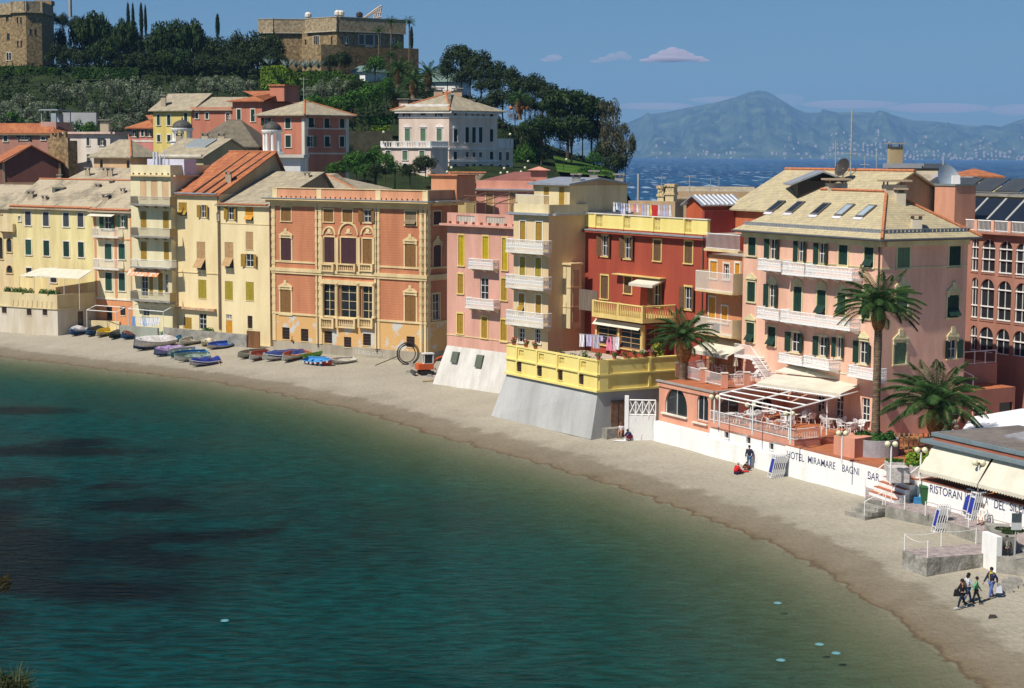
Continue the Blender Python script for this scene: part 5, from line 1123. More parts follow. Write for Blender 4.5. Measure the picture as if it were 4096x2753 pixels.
mb=MB(); k=.66; q0=P_[0]+(P_[3]-P_[0])*k; q1=P_[1]+(P_[2]-P_[1])*k; up_=Vector((0,0,.12)); U2=Vector((0,0,.45))
mb.hexa([q0+up_,q1+up_,P_[2]+U2,P_[3]+U2,q0+up_*1.4,q1+up_*1.4,P_[2]+U2*1.1,P_[3]+U2*1.1]); n=34
for j in range(n):
    s0,s1=j/n,(j+1)/n; a=q0+(q1-q0)*s0; c=q0+(q1-q0)*s1; m_=(a+c)/2; mb.poly([a+up_,c+up_,c-Vector((0,0,.16)),m_-Vector((0,0,.26)),a-Vector((0,0,.16))])
mb.build('awning',canvas,pg)
d2=-HF0.n
mb=MB(); a=P_[3]+Vector((0,0,.6)); c=P_[2]+Vector((0,0,.6)); w3=V3(HF0.n*0,0); i0=HF0.p(HF0.uvp(3050,1500)[0],zp+1.1,.05); 
def hitH(P): u=(P.xy-HF0.o).dot(HF0.e); return HF0.p(u,zp+1.35,.05)
mb.hexa([a,c,hitH(c),hitH(a),a+Vector((0,0,.12)),c+Vector((0,0,.12)),hitH(c)+Vector((0,0,.12)),hitH(a)+Vector((0,0,.12))]); mb.build('canopy',canvas,pg)
# second wall with the restaurant name, beyond the stairs
K('8')
K('9'); _a=atz(*q(950,280),1.85).xy; _b=atz(*q(1660,470),1.85).xy; _t=math.degrees(math.atan2(_a.y-_b.y,_b.x-_a.x)); SA_=nxt(_a,_t+180,3668,1990); W2=PL(SA_,_b); K('8'); print('W2',_t,SA_)
u_end=W2.uvp(4300,2150)[0]; ZW2=W2.uv(1300,1280)[1]
w2=thing('restaurant_wall','white promenade wall lettered with the restaurant name beside the green bin','wall',(SA_.x,SA_.y,1.6))
mb=MB(); mb.pbox(W2,0,u_end,1.5,ZW2,-.4,0); mb.build('wall',whitew,w2); mb=MB(); mb.pbox(W2,-.0,u_end,ZW2-1.35,ZW2-1.3,.0,.03); mb.build('groove',trimw,w2)
mb=MB(); mb.pbox(W2,0,u_end,ZW2+.001,ZW2+.08,-1.3,.03); mb.build('coping',mat('brick coping'),w2)
K('w')
text_on(W2,'RISTORANTE',248,748,1062,92,navy,w2,d=.012,bold=.006) if 0 else None
def txt(s,x0,x1,y,h): text_on(W2,s,x0,x1,y,h,navy,w2,d=.012,bold=.007)
txt('RISTORAN',248,652,1082,100); txt('TE',676,736,1118,96); txt('BAI',800,905,1150,96); txt('A',942,980,1188,92); txt('DEL',1056,1192,1248,108); txt('SILENZIO',1250,1640,1310,100)
# stairs from the beach
K('8')
st=thing('beach_stairs','white stairs with brown tiled treads between the two lettered walls','stairs',(WP.p(ue,0).x,WP.p(ue,0).y,1.4))
eS=(W2.p(0,0).xy-WP.p(ue,0).xy); fS=PL(WP.p(ue,0,-.2).xy,W2.p(0,0,-.2).xy); nst=5
for j in range(nst):
    d1=1.9-j*.38; z1=1.75+.33*(j+1); mb=MB(); mb.pbox(fS,.02,fS.W-.02,1.2,z1,-1.2+.001*j,d1); o=mb.build('step',whitew,st); mb=MB(); mb.pbox(fS,.02,fS.W-.02,z1+.001,z1+.03,d1-.42,d1+.02); mb.build('tread',otile,o)
for uu in (.0,fS.W):
    mb=MB(); mb.tube([fS.p(uu,2.0,2.2),fS.p(uu,2.95,2.2),fS.p(uu,4.35,.1),fS.p(uu,3.4,.1)],.04,6); mb.build('handrail',rail_w,st)
# lower terrace (hotel garden court)
def prismthing(name,label,cat,pts,z0,z1,m,group=None,kind=None):
    mb=MB(); mb.prism(pts,z0,z1); o=mb.build(name,m); 
    if kind: o['kind']=kind; o['label']=label
    else: tag(o,label,cat,group)
    return o
eW=WP.e
gq=[WP.p(us+.02,0,-.52).xy,WP.p(ue-.02,0,-.52).xy,W2.p(0,0,-1.32).xy,W2.p(u_end,0,-1.32).xy,XY(4400,128,1800),XY(4400,150,1700),HC+Vector((2,0)),HB_+Vector((-.5,1.5)),fC+(HF0.p(HF0.W,0).xy-fC)*.2]
pav=prismthing('pavement','terracotta tiled promenade above the beach walls','',gq,1.0,ztm-.02,otile,kind='structure')
# beach promenade of cobbles
K('9')
pz=1.85
pq=[atz(*q(360,215),pz),atz(*q(540,235),pz),atz(*q(540,272),pz),atz(*q(950,365),pz),atz(*q(1400,515),pz),atz(*q(1783,640),pz),W2.p(u_end,pz,.0),W2.p(0,pz,.0),WP.p(ue-.2,pz,.0),WP.p(WP.uvp(3462,1950)[0],pz,0)]
cob=mat('grey-violet cobbles',(.40,.33,.31),(.24,.20,.19),scale=2.6,fine=.3,grain=40,bump=.6,bsc=12)
mb=MB(); mb.prism([p.xy for p in pq],.4,pz-.02); o=mb.build('promenade',concrete); o['kind']='structure'
mb=MB(); mb.prism([p.xy for p in pq],pz-.018,pz); o=mb.build('promenade_paving',cob); o['kind']='structure'
# concrete steps down to the sand
cs=thing('concrete_steps','worn concrete steps from the promenade down to the sand','steps',tuple(atz(*q(400,330),1.2)))
sA=atz(*q(350,218),pz).xy; sB=atz(*q(540,272),pz).xy; fs_=PL(sA,sB)
for j in range(3): mb=MB(); mb.pbox(fs_,.02,fs_.W-.05,.7,pz-.2-.24*j,-.1,.55+.55*j-.002*j); mb.build('step',concrete,cs)
mb=MB(); mb.tube([fs_.p(fs_.W-.2,pz-.6,1.6),fs_.p(fs_.W-.2,pz+.35,1.6),fs_.p(fs_.W-.2,pz+.9,.05),fs_.p(fs_.W-.2,pz,.05)],.03,6); mb.build('handrail',rail_w,cs)
# promenade posts and rails
for i,(x,y,h) in enumerate(((360,210,.95),(540,270,.95),(712,310,.95),(898,365,.95),(1095,415,.95),(1285,470,.95),(1490,500,.95),(1590,500,.5))):
    p=atz(*q(x,y),pz); mb=MB(); mb.tube([p,p+Vector((0,0,h))],.035,6); o=mb.build('railing_post',rail_w)
    tag(o,'thin white railing post on the promenade edge, %s from the left'%('first','second','third','fourth','fifth','sixth','seventh','eighth')[i],'post','white posts along the promenade edge')
# jetty block
jz=1.75; J=[atz(*q(695,678),jz),atz(*q(915,750),jz),atz(*q(1415,712),jz),atz(*q(1400,615),jz)]
jt=thing('jetty','concrete jetty block with cobbled top and white rope posts on the beach','jetty',tuple(J[1]-Vector((0,0,1.3))))
mb=MB(); mb.prism([p.xy for p in J],.1,jz); mb.build('block',mat('rough stone concrete',(.40,.38,.34),(.18,.17,.14),scale=1.6,bump=.8,fine=.2),jt)
mb=MB(); mb.prism([p.xy for p in J],jz+.001,jz+.04); mb.build('paving',cob,jt)
pp_=[]
for x,y in ((712,680),(918,745),(1040,650),(1352,625)):
    p=atz(*q(x,y),jz); pp_.append(p+Vector((0,0,1.0))); mb=MB(); mb.tube([p,p+Vector((0,0,1.05))],.035,6); mb.build('post',rail_w,jt)
def rope(a,c,sag=.2): return [a+(c-a)*t-Vector((0,0,sag*4*t*(1-t))) for t in [i/8 for i in range(9)]]
mb=MB(); mb.tube(rope(pp_[0],pp_[1]),.012,4); mb.tube(rope(pp_[0],pp_[2],.1),.012,4); mb.tube(rope(pp_[2],pp_[3],.1),.012,4); mb.build('rope',rail_w,jt)
# white stub wall, ramp walls, hedge bed at the lower right
K('9')
a=atz(*q(1400,770),1.3).xy; c=atz(*q(1532,842),1.2).xy; ff=PL(a,c); zt_=ff.uv(1470,530)[1]
mb=MB(); mb.pbox(ff,0,ff.W,.5,zt_,-.35,0); o=mb.build('stub_wall',whitew); tag(o,'short bright white wall between the jetty and the woman on the ledge','wall')
zt2_=zt_-.0
A=c; rr=PL(c+Vector((.02,.05)),nxt(c,18,4300,2300)); 
mb=MB(); mb.prism([c+Vector((.02,-.02)),nxt(c,20,4250,2400)+Vector((0,-2.0)),nxt(c,20,4250,2400)+Vector((0,1)),nxt(c,-60,4060,2250)],.4,zt_-1.15); o=mb.build('ramp_wall',concrete); tag(o,'grey concrete ramp with a woman sitting on it at the right edge','ramp')
rpz=zt_-1.15
mb=MB(); p0=nxt(c,-70,3992,2150); p1=nxt(p0,0,4070,2150); mb.prism([c+Vector((.0,.25)),c+Vector((1.3,.55)),c+Vector((1.9,4.2)),c+Vector((.5,4.6))],rpz+.002,zt_-.08); o=mb.build('planter_wall',concrete); tag(o,'low grey concrete bed with clipped green ground cover behind the seated woman','planter')
PLB=(c,zt_)
# ================================================================== OLD TOWN AND HILL BUILDINGS
def house(name,label,m,k,x0,x1,yt,Y,th=34,xs=None,ths=-56,zb=None,drop=14,D=10,wins=(),swins=(),trim=None,sh=None,fin=True,yref=None):
    K(k); A=XY(q(x0,yt)[0],Y,q(x0,yt)[1]); B_=nxt(A,th,*q(x1,yt)); ch=[A,B_]
    if xs is not None: ch.append(nxt(B_,ths,*q(xs,yt)))
    z=zP(A,x0,yt) if yref is None else PL(A,B_).uv(*yref)[1]
    b=Bld(name,label,m,ch,z-drop,z,D=D,trim=trim,sh=sh)
    for w in wins: b.win(0,*w)
    for w in swins: b.win(1,*w)
    if fin: b.finish()
    return b
dark_g=s_dgreen
# left cluster
b=house('gabled_house','dark maroon gabled house with orange roof at the left edge behind the arcaded house',plas('dark maroon wall',(.20,.085,.065)),'r1',20,545,1460,262,th=-22,D=16,trim=None)
fp=b.fp(); A,B_,C,D=fp; m0=(A+B_)/2; m1=(C+D)/2; zr=zP(m0,300,1310); z=b.zt; v=V3; e=b.F[0].e*.6; g=b.F[0].n*.5
mb=MB(); mb.hexa([v(A-e+g,z-.2),v(m0+g,zr),v(m1,zr),v(D-e,z-.2),v(A-e+g,z),v(m0+g,zr+.2),v(m1,zr+.2),v(D-e,z)]); mb.hexa([v(m0+g,zr-.002),v(B_+e+g,z-.2),v(C+e,z-.2),v(m1,zr-.002),v(m0+g,zr+.198),v(B_+e+g,z),v(C+e,z),v(m1,zr+.198)]); b.part('roof',mb,terra)
mb=MB(); mb.poly([v(A,z-.02),v(B_,z-.02),v(m0,zr)]); b.part('gable_wall',mb,b.m)
mb=MB(); mb.pbox(b.F[0],-.02,.35,z-12,z,-.01,.1); mb.pbox(b.F[0],b.F[0].W-.35,b.F[0].W,z-12,z,-.01,.1); mb.pbox(b.F[0],.35,b.F[0].W-.35,z-3.4,z-2.9,-.01,.1); b.part('frame_band',mb,tanw)
b=house('loggia_house','pink house with an open roof loggia and orange roof, far left below the olive trees',plas('dusty pink',(.50,.25,.19)),'r1',-150,480,1190,292,th=10,xs=600,ths=-50,D=12,trim=trimw,sh=s_grey,wins=((50,1243,36,50,'c'),(215,1232,60,44,'o'),(388,1240,36,30,'n')))
rf,o2=hip(b.fp(),b.zt,1.6,.6,terra,b.root); K('r1'); b.ring('cornice',b.zt-.35,b.zt-.02,.45,trimc)
L=house('loggia_block','',plas('loggia pink',(.60,.36,.30)),'r1',350,488,1095,291,th=10,xs=590,ths=-50,drop=6,D=6) if 0 else None
f=b.F[0]; u0,_=f.uv(350,1100); u1,_=f.uv(488,1100); z0=f.uv(420,1180)[1]; z1=f.uv(420,1092)[1]; z2=f.uv(420,990)[1]; mb=MB(); mb.pbox(f,u0,u1,z0-.5,z1,-7,-.6); b.part('loggia_block',mb,plas('loggia pink',(.60,.36,.30)))
mb=MB()
for u in (u0+.1,u1-.1):
    for d in (-.8,-6.5): mb.tube([f.p(u,z1,d),f.p(u,z2,d)],.09,5)
mb.pbox(f,u0-.2,u1+.4,z2,z2+.2,-7.2,-.4); mb.pbox(f,u0,u0+1.2,z1,z1+1.4,-6.8,-6.5); mb.pbox(f,u1-.9,u1,z1,z1+1.4,-.9,-.62); b.part('loggia_frame',mb,mat('pale blue steel',(.35,.42,.46)))
b=house('ruined_tower','grey ruined stone tower stump with broken top beside the white house',stone,'r1',430,608,1260,268,th=20,xs=692,ths=-60,D=5,drop=12)
mb=MB(); f=b.F[0]
for j in range(9): u=f.W*j/9; h=.3+1.3*rnd.random(); mb.pbox(f,u,u+f.W/9.5,b.zt-.02,b.zt+h,-.6,0); 
b.part('broken_parapet',mb,stone)
b=house('white_house','plain off-white flat-roofed house with two upper windows, among roofs at left',plas('off white plaster',(.74,.68,.60)),'r1',600,985,1200,272,th=26,xs=1135,ths=-58,D=8,drop=13,trim=trimw,sh=s_grey,wins=((790,1270,26,70,'c'),(915,1270,30,70,'o'),(795,1420,30,72,'c')),swins=((1090,1270,22,36,'n'),))
b.ring('eaves',b.zt-.02,b.zt+.3,.5,plas('pale pink eave',(.70,.52,.45))); chimney(b.root,b.F[0].p(b.F[0].W*.7,b.zt+.9,-2),1.3,.9)
b=house('low_hip_house','low tan house with a grey hipped roof below the white house',plas('peach plaster',(.66,.45,.26)),'r1',840,1175,1405,258,th=24,xs=1400,ths=-50,D=9,drop=9,trim=None,sh=s_grey,wins=((908,1470,26,80,'n'),(1148,1478,26,80,'n')))
rf,(m1,m2,zr,o2)=hip(b.fp(),b.zt,zP((b.ch[0]+b.ch[1])/2,1200,1300)-b.zt+.8,.6,slate,b.root); ridge(b.root,rtile,[(V3(m2,zr),V3(o2[1],b.zt))],.15)
b=house('low_roof_house','wide flat tan roof between the yellow house and the low hipped house',tanw,'1',540,1030,235,250,th=30,D=9,drop=8)
gable(b.fp(),b.zt,zP(b.ch[0]+Vector((0,5)),600,145)-b.zt,.3,oslate,b.root)
for x in (640,780,820): K('1'); u,z=b.F[0].uv(x,230); chimney(b.root,b.F[0].p(u,b.zt+.8,-1.2),.6,.6)
b=house('small_pink_house','small pink house with orange hipped roof left of the yellow house on the slope',plas('candy pink',(.66,.26,.22)),'r1',1145,1382,1145,304,th=20,D=9,drop=12,trim=trimw,sh=dark_g,wins=((1200,1195,36,60,'o'),(1277,1193,24,56,'c'),(1338,1195,30,56,'o')))
hip(b.fp(),b.zt,zP(b.ch[1]+Vector((0,4)),1340,1030)-b.zt,.4,terra,b.root); b.strip(0,1260,1265,.35,.05,m=trimw)
b=house('yellow_slope_house','bright yellow house with white-framed green windows on the slope beneath the olive trees',plas('bright yellow',(.76,.62,.20)),'r1',1370,1712,985,300,th=24,D=11,drop=14,trim=trimw,sh=dark_g,wins=((1420,1077,26,92,'c'),(1513,1077,30,92,'c'),(1665,1050,30,72,'c'),(1423,1240,28,60,'c'),(1515,1240,30,60,'c')))
gable(b.fp(),b.zt,zP(b.ch[0]+Vector((3,5)),1600,848)-b.zt,.6,slate,b.root,wallm=b.m); chimney(b.root,b.F[0].p(1.5,b.zt+.9,-1),.8,1.2)
b=house('salmon_row_house','long salmon house with tan roof between the yellow house and the taller salmon house',plas('slope salmon',(.58,.22,.14)),'r1',1712,2082,985,297,th=18,D=10,drop=14,trim=trimw,sh=dark_g,wins=((1765,1037,26,52,'c'),(1855,1039,26,54,'c'),(2042,1048,34,70,'g')))
gable(b.fp(),b.zt,zP(b.ch[0]+Vector((3,5)),1900,880)-b.zt,.4,slate,b.root,wallm=b.m); b.strip(0,1900,975,.5,.3,m=plas('salmon eave',(.62,.27,.17)))
b=house('tall_salmon_house','taller salmon house with orange roof and square roof turret above the salmon row',plas('slope salmon'),'r2',66,330,905,294,th=18,D=14,drop=18,trim=trimw,sh=dark_g,wins=((125,1035,34,108,'c'),(250,1035,34,108,'c'),(252,1228,36,80,'c')))
hip(b.fp(),b.zt,zP(b.ch[1]+Vector((0,6)),330,812)-b.zt,.7,terra,b.root)
f=b.F[0]; K('r2'); u0=f.uv(330,800)[0]; u1=f.uv(460,800)[0]; z1=f.uv(395,765)[1]; mb=MB(); mb.pbox(f,u0,u1,b.zt,z1,-9,-3); b.part('roof_turret',mb,b.m); mb=MB(); mb.pbox(f,u0-.2,u1+.2,z1,z1+.25,-9.2,-2.8); b.part('turret_cap',mb,rtile)
b=house('salmon_corner_palace','salmon corner palace with cream quoins and grey hipped roof in the middle of the slope',plas('slope salmon'),'r2',330,712,1030,283,th=26,xs=1108,ths=-38,D=10,drop=17,trim=trimw,sh=dark_g,wins=((372,1085,40,85,'o'),(565,1105,48,92,'c'),(567,1267,48,105,'c')),
  swins=((772,1100,46,85,'a'),(912,1105,44,85,'a'),(1048,1107,42,82,'c'),(770,1270,40,92,'o'),(915,1270,42,92,'a'),(1048,1270,40,92,'c')),fin=False)
b.H=b.H; b.finish(); rf,(m1,m2,zr,o2)=hip(b.fp(),b.zt,zP((b.ch[0]+b.ch[2])/2,620,900)-b.zt,.8,slate,b.root); ridge(b.root,rtile,[(V3(m2,zr),V3(o2[1],b.zt)),(V3(m1,zr),V3(m2,zr)),(V3(m2,zr),V3(o2[2],b.zt))],.15)
b.ring('cornice',b.zt-.5,b.zt-.16,.5,plas('salmon eave'))
f,f1=b.F; mb=MB(); mb.pbox(f,f.W-.5,f.W+.03,b.zb,b.zt-.5,-.01,.08); mb.pbox(f1,.085,.6,b.zb,b.zt-.502,-.01,.08); mb.pbox(f1,f1.W-.6,f1.W,b.zb,b.zt-.5,-.01,.08); mb.pbox(f1,.6,f1.W-.6,b.F[1].uv(912,1160)[1],b.F[1].uv(912,1150)[1],-.01,.07); mb.pbox(f1,.6,f1.W-.6,b.F[1].uv(912,1383)[1],b.F[1].uv(912,1370)[1],-.01,.07); b.part('quoins',mb,trimw)
# big roofs in front
b=house('skylight_roof_house','cream house with a tan slate roof and long roof light behind the balcony tower',plas('greenish cream wall',(.48,.42,.24)),'r1',1415,1822,1405,256,th=30,xs=2290,ths=-56,D=14,drop=12)
A,B_,C,D=b.fp(); m0=(B_+C)/2; mA=(A+D)/2; zr=zP(m0,2045,1255); z=b.zt; v=V3; e=b.F[0].e*.4; g=b.F[0].n*.5
mb=MB(); mb.hexa([v(A-e+g,z-.2),v(B_+e+g,z-.2),v(m0+e,zr),v(mA-e,zr),v(A-e+g,z),v(B_+e+g,z),v(m0+e,zr+.2),v(mA-e,zr+.2)]); mb.hexa([v(mA-e,zr-.002),v(m0+e,zr-.002),v(C+e,z),v(D-e,z),v(mA-e,zr+.198),v(m0+e,zr+.198),v(C+e,z+.2),v(D-e,z+.2)]); b.part('roof',mb,slate)
mb=MB(); mb.poly([v(B_,z-.02),v(C,z-.02),v(m0,zr)]); b.part('gable_wall',mb,b.m)
def onslope(A,B_,m0,mA,z,zr,s,t,h): 
    p=A+(B_-A)*s; q_=mA+(m0-mA)*s; r=p+(q_-p)*t; return Vector((r.x,r.y,z+(zr-z)*t+h))
mb=MB(); mb.hexa([onslope(A,B_,m0,mA,z,zr,s,t,h) for h in (.15,.38) for s,t in ((.32,.45),(.78,.45),(.78,.9),(.32,.9))]); o=b.part('roof_light',mb,mat('pale greenhouse glass',(.36,.42,.44),rough=.25,fine=0)); mb=MB()
for j in range(10): s=.32+.46*j/9; mb.tube([onslope(A,B_,m0,mA,z,zr,s,.45,.42),onslope(A,B_,m0,mA,z,zr,s,.9,.42)],.05,4)
mb.build('glazing_bar',rail_g,o)
b.strip(0,1600,1395,.3,.5,m=trimw,name='gutter'); K('r1')
for x,y in ((1605,1250),(1838,1180),(1985,1240)): a=ray(*q(x,y))[0]; P=XY(q(x,y)[0],263,q(x,y)[1]); chimney(b.root,Vector((P.x,P.y,zr)),.9,.7)
b=house('church_roof_house','large dark grey slate roof rising between the two white bell turrets',plas('dark cream wall',(.45,.38,.22)),'r1',1700,2300,1310,283,th=6,D=14,drop=8)
hip(b.fp(),b.zt,zP(b.ch[0]+Vector((2,7)),1800,1070)-b.zt,.5,mat('dark slate',(.20,.17,.12),(.13,.11,.08),scale=1,band=(1.6,.25,1.5)),b.root,inset=5)
def lantern(name,label,k,x,yt,yd,yc,yb,r,Y,wide=1):
    K(k); P=XY(q(x,yd)[0],Y,q(x,yd)[1]); zt_,zd,zc,zb_=(zP(P,x,y) for y in (yt,yd,yc,yb)); t=thing(name,label,'bell turret',(P.x,P.y,zb_)); rr=r*Y/7000*.4464
    mb=MB(); mb.lathe((P.x,P.y,0),[(rr*1.12,zd)]+[(rr*1.05*math.cos(a),zd+(zt_-zd)*.82*math.sin(a)) for a in [i*math.pi/2/7 for i in range(7)]]+[(.12,zd+(zt_-zd)*.85),(.12,zt_),(.02,zt_+.2)],20); mb.build('dome',mat('dark slate dome',(.05,.05,.05),(.10,.09,.07),scale=2,rough=.6),t)
    mb=MB(); 
    for j in range(8): a=2*math.pi*j/8+.2; mb.tube([(P.x+rr*.84*math.cos(a),P.y+rr*.84*math.sin(a),zc),(P.x+rr*.84*math.cos(a),P.y+rr*.84*math.sin(a),zd)],rr*.17,8)
    mb.build('columns',whitew,t); mb=MB(); mb.lathe((P.x,P.y,0),[(rr*1.08,zd-.45),(rr*1.15,zd-.2),(rr*1.15,zd-.01)],20); mb.build('ring',whitew,t)
    mb=MB(); mb.lathe((P.x,P.y,0),[(rr*1.2,zb_),(rr*1.2,zc-.2),(rr*1.3,zc-.19),(rr*1.3,zc)],20); mb.build('drum',whitew,t)
    return t,P,zc,zb_,rr
lantern('bell_turret','round white bell turret with black dome in front of the bright yellow house','r1',1633,1060,1148,1260,1330,86,268)
t,P,zc,zb_,rr=lantern('bell_turret','white columned bell turret with grey dome in front of the salmon corner palace','r2',422,1075,1165,1358,1400,82,262)
mb=MB(); mb.box(P.x-4.4,P.x+4.4,P.y-2,P.y+4,zb_-7,zb_-.2); mb.build('base_block',whitew,t); mb=MB(); mb.box(P.x-5,P.x+5,P.y-2.6,P.y+4.6,zb_-.2,zb_+.25); mb.build('base_cornice',trimw,t)
K('3')
b=house('attic_roof_house','grey-beige hipped roof with an orange roof cabin and flue, behind the salmon palace',tanw,'3',60,690,195,243,th=20,D=11,drop=6)
rf,(m1,m2,zr,o2)=hip(b.fp(),b.zt,zP(b.ch[0]+Vector((0,5)),330,78)-b.zt,.4,slate,b.root,inset=8); ridge(b.root,rtile,[(V3(m2,zr),V3(o2[1],b.zt))],.15)
K('3'); f=b.F[0]; u,z=f.uv(183,150); z1=f.uv(183,68)[1]; mb=MB(); mb.pbox(f,u-1.2,u+1.2,b.zt,z1,-2.4,-1); o=b.part('roof_cabin',mb,cream); mb=MB(); mb.pbox(f,u-.9,u+.9,b.zt+.4,z1-.25,-1,-.95); mb.build('door',s_orange,o)
mb=MB(); u=f.uv(326,150)[0]; mb.tube([f.p(u,b.zt,-1),f.p(u,f.uv(326,70)[1],-1)],.28,8); b.part('flue',mb,rtile)
b=house('yellow_hip_house','house with hipped tan roof with orange ridges below the pale pink villa',plas('warm yellow wall',(.66,.50,.22)),'m',70,420,440,232,th=6,D=13,drop=6,xs=800,ths=-20)
rf,(m1,m2,zr,o2)=hip(b.fp(),b.zt,zP(b.ch[1]+Vector((0,5)),430,203)-b.zt,.5,slate,b.root,inset=5); ridge(b.root,rtile,[(V3(m2,zr),V3(o2[1],b.zt)),(V3(m1,zr),V3(m2,zr))],.15)
b=house('coral_terrace_house','coral pink house with flat parapet roof, cream doors, behind the pink house',plas('coral wall',(.60,.28,.22)),'m',540,1205,395,212,th=22,D=10,drop=9,trim=trimc,sh=s_tan,wins=((695,570,80,235,'c'),(965,560,70,230,'c')))
f=b.F[0]; K('m'); zp_=f.uv(860,300)[1]; mb=MB(); mb.pbox(f,-.0,f.W,b.zt,zp_,-.3,0); b.part('parapet',mb,plas('coral parapet',(.66,.30,.22))); b.ring('gutter',b.zt-.12,b.zt+.05,.5,zinc)
mb=MB(); mb.poly([f.p(0,zp_-.1,-.3),f.p(f.W,zp_-.1,-.3),f.p(f.W*.7,zp_+1.0,-7),f.p(f.W*.3,zp_+1.0,-7)]); b.part('roof',mb,plas('maroon roof',(.26,.10,.08)))
u,z=f.uv(1165,290); P=f.p(u,zp_,-3); mb=MB(); z1=f.uv(1165,180)[1]; z2=f.uv(1165,137)[1]; mb.box(P.x-1,P.x+1,P.y-1,P.y+1,zp_-1,z1); mb.box(P.x-1.25,P.x+1.25,P.y-1.25,P.y+1.25,z1-1.4,z1-1.2); mb.prism([(P.x-1.4,P.y-1.4),(P.x+1.4,P.y-1.4),(P.x+1.4,P.y+1.4),(P.x-1.4,P.y+1.4)],z1,z2,top=[(P.x-.05,P.y-.05),(P.x+.05,P.y-.05),(P.x+.05,P.y+.05),(P.x-.05,P.y+.05)]); b.part('chimney',mb,plas('coral parapet'))
pg2=thing('pipe_pergola','bare rust-brown pipe pergola on the roof terrace behind the pink parapet','pergola',tuple(f.p(0,b.zt-5,0)))
mb=MB(); fz=PL(PIN.F[0].o-PIN.F[0].n*1.5,PIN.F[0].o-PIN.F[0].n*1.5+PIN.F[0].e)
ftop=zc6
for x in (235,520,755,955):
    u=fz.uv(x,600)[0]; z1=fz.uv(x,560)[1]; mb.tube([fz.p(u,ftop,0),fz.p(u,z1-.25,0),fz.p(u+.2,z1,-.3),fz.p(u+1.5,z1+1.1,-4)],.06,6)
for z_,d in ((z1-.1,-.2),(z1+.5,-2),(z1+1.05,-3.8)): mb.tube([fz.p(fz.uv(235,600)[0],z_,d),fz.p(fz.uv(1000,600)[0]+1,z_,d)],.05,6)
mb.build('frame',mat('rust pipe',(.16,.09,.06)),pg2)
# ------------------------------------------------------------------ villa
vp=plas('villa pink',(.86,.70,.59)); vt=plas('villa white trim',(.85,.83,.80))
K('r2'); A=XY(q(1558,950)[0],318,q(1558,950)[1]); B_=nxt(A,14,*q(2008,950)); K('r3'); C=nxt(B_,-36,*q(425,940)); K('r2'); F_=PL(A,B_)
zt_=F_.uv(1780,990)[1]; zb_=F_.uv(1780,1560)[1]-3
b=Bld('villa','pale pink three-storey villa with white window surrounds, balustraded terrace and tan hipped roof',vp,[A,B_,C],zb_,zt_,trim=vt,sh=s_dgreen)
for x in (1630,1775,1917): b.win(0,x,1023,30 if x!=1775 else 44,44,'o' if x!=1775 else 'c')
for x in (1635,1775,1920): b.win(0,x,1208,46,110,'c',sh=s_lgreen,ped='tri')
for x in (1885,1955): b.win(0,x,1395,34,70,'c')
K('r3'); b.win(1,47,1028,30,44,'c')
for x in (145,200,250,300): b.win(1,x,1035,24,46,'g')
b.win(1,372,1040,30,44,'c')
for x in (50,372): b.win(1,x,1215,32,112,'c',ped='tri')
for x in (153,214,274): b.win(1,x,1210,32,138,'c',arch=False)
for x in (47,372): b.win(1,x,1395,30,70,'c')
for x in (153,214,274): b.win(1,x,1387,28,44,'n')
for x in (45,153,274,372): b.win(1,x,1520,40,100,'n',arch=True)
b.win(1,214,1510,36,90,'g',arch=True); b.finish(cap=False)
b.ring('cornice',b.zt-.5,b.zt-.1,.6,vt)
K('r2')
for y in (1045,1330,1440): z=b.F[0].uv(1780,y)[1]; b.ring('string_course',z-.2,z+.2,.14,vt)
rf,(m1,m2,zr,o2)=hip(b.fp(),b.zt,zP((A+C)/2,1930,825)-b.zt,.9,slate,b.root); ridge(b.root,rtile,[(V3(m2,zr),V3(o2[1],b.zt)),(V3(m1,zr),V3(m2,zr)),(V3(m1,zr),V3(o2[0],b.zt))],.18)
mb=MB(); mb.pbox(b.F[0],.2,b.F[0].W,b.zt+.05,b.zt+1.15,-.6,-.35); b.part('attic_balustrade',mb,vt)
for x,y in ((1600,905),(1722,908),(1858,908),(1912,805),(2085,810),(2190,915)): P=XY(q(x,y)[0],322 if y>850 else 328,q(x,y)[1]); z=zP(P,x,y+20); chimney(b.root,Vector((P.x,P.y,z)),1.6,.4,m=plas('villa chimney',(.6,.42,.28)))
VIL=b; VA,VB=A,B_
wA=XY(q(1395,1300)[0],309,q(1395,1300)[1]); wB=nxt(wA,14,*q(1842,1300)); wC=nxt(wB,-36,*q(1998,1300)); fw=PL(wA,wB); zw=fw.uv(1600,1325)[1]
w=Bld('villa_wing','',vp,[wA,wB,wC],zw-12,zw,D=8,trim=vt,sh=s_lgreen,parent=b.root,back=[wC+(wA-wB)+Vector((0,4))])
for x in (1462,1613,1765): w.win(0,x,1393,44,82,'c')
for x in (1613,1765): w.win(0,x,1500,50,70,'n',arch=True)
w.finish(); mb=MB()
zt2=fw.uv(1600,1268)[1]
for ff in w.F:
    n=int(ff.W/.45); mb.pbox(ff,0,ff.W,zt2-.2,zt2,-.2,.15); mb.pbox(ff,0,ff.W,zw-.05,zw+.2,-.02,.3)
    for j in range(n): mb.tube([ff.p(ff.W*(j+.5)/n,zw+.2,0),ff.p(ff.W*(j+.5)/n,zt2-.2,0)],.11,5)
    for j in range(5): u=(ff.W-.7)*j/4; mb.pbox(ff,u,u+.7,zw+.2,zt2+.05,-.2,.17)
w.part('balustrade',mb,vt)
K('r3'); wD=C; f1=b.F[1]; xe=nxt(C,-36,*q(565,1400)); w2_=Bld('side_wing','',vp,[C+Vector((0.01,0)),xe],b.zb,b.F[1].uv(300,1325)[1],D=8,trim=vt,sh=s_dgreen,parent=b.root)
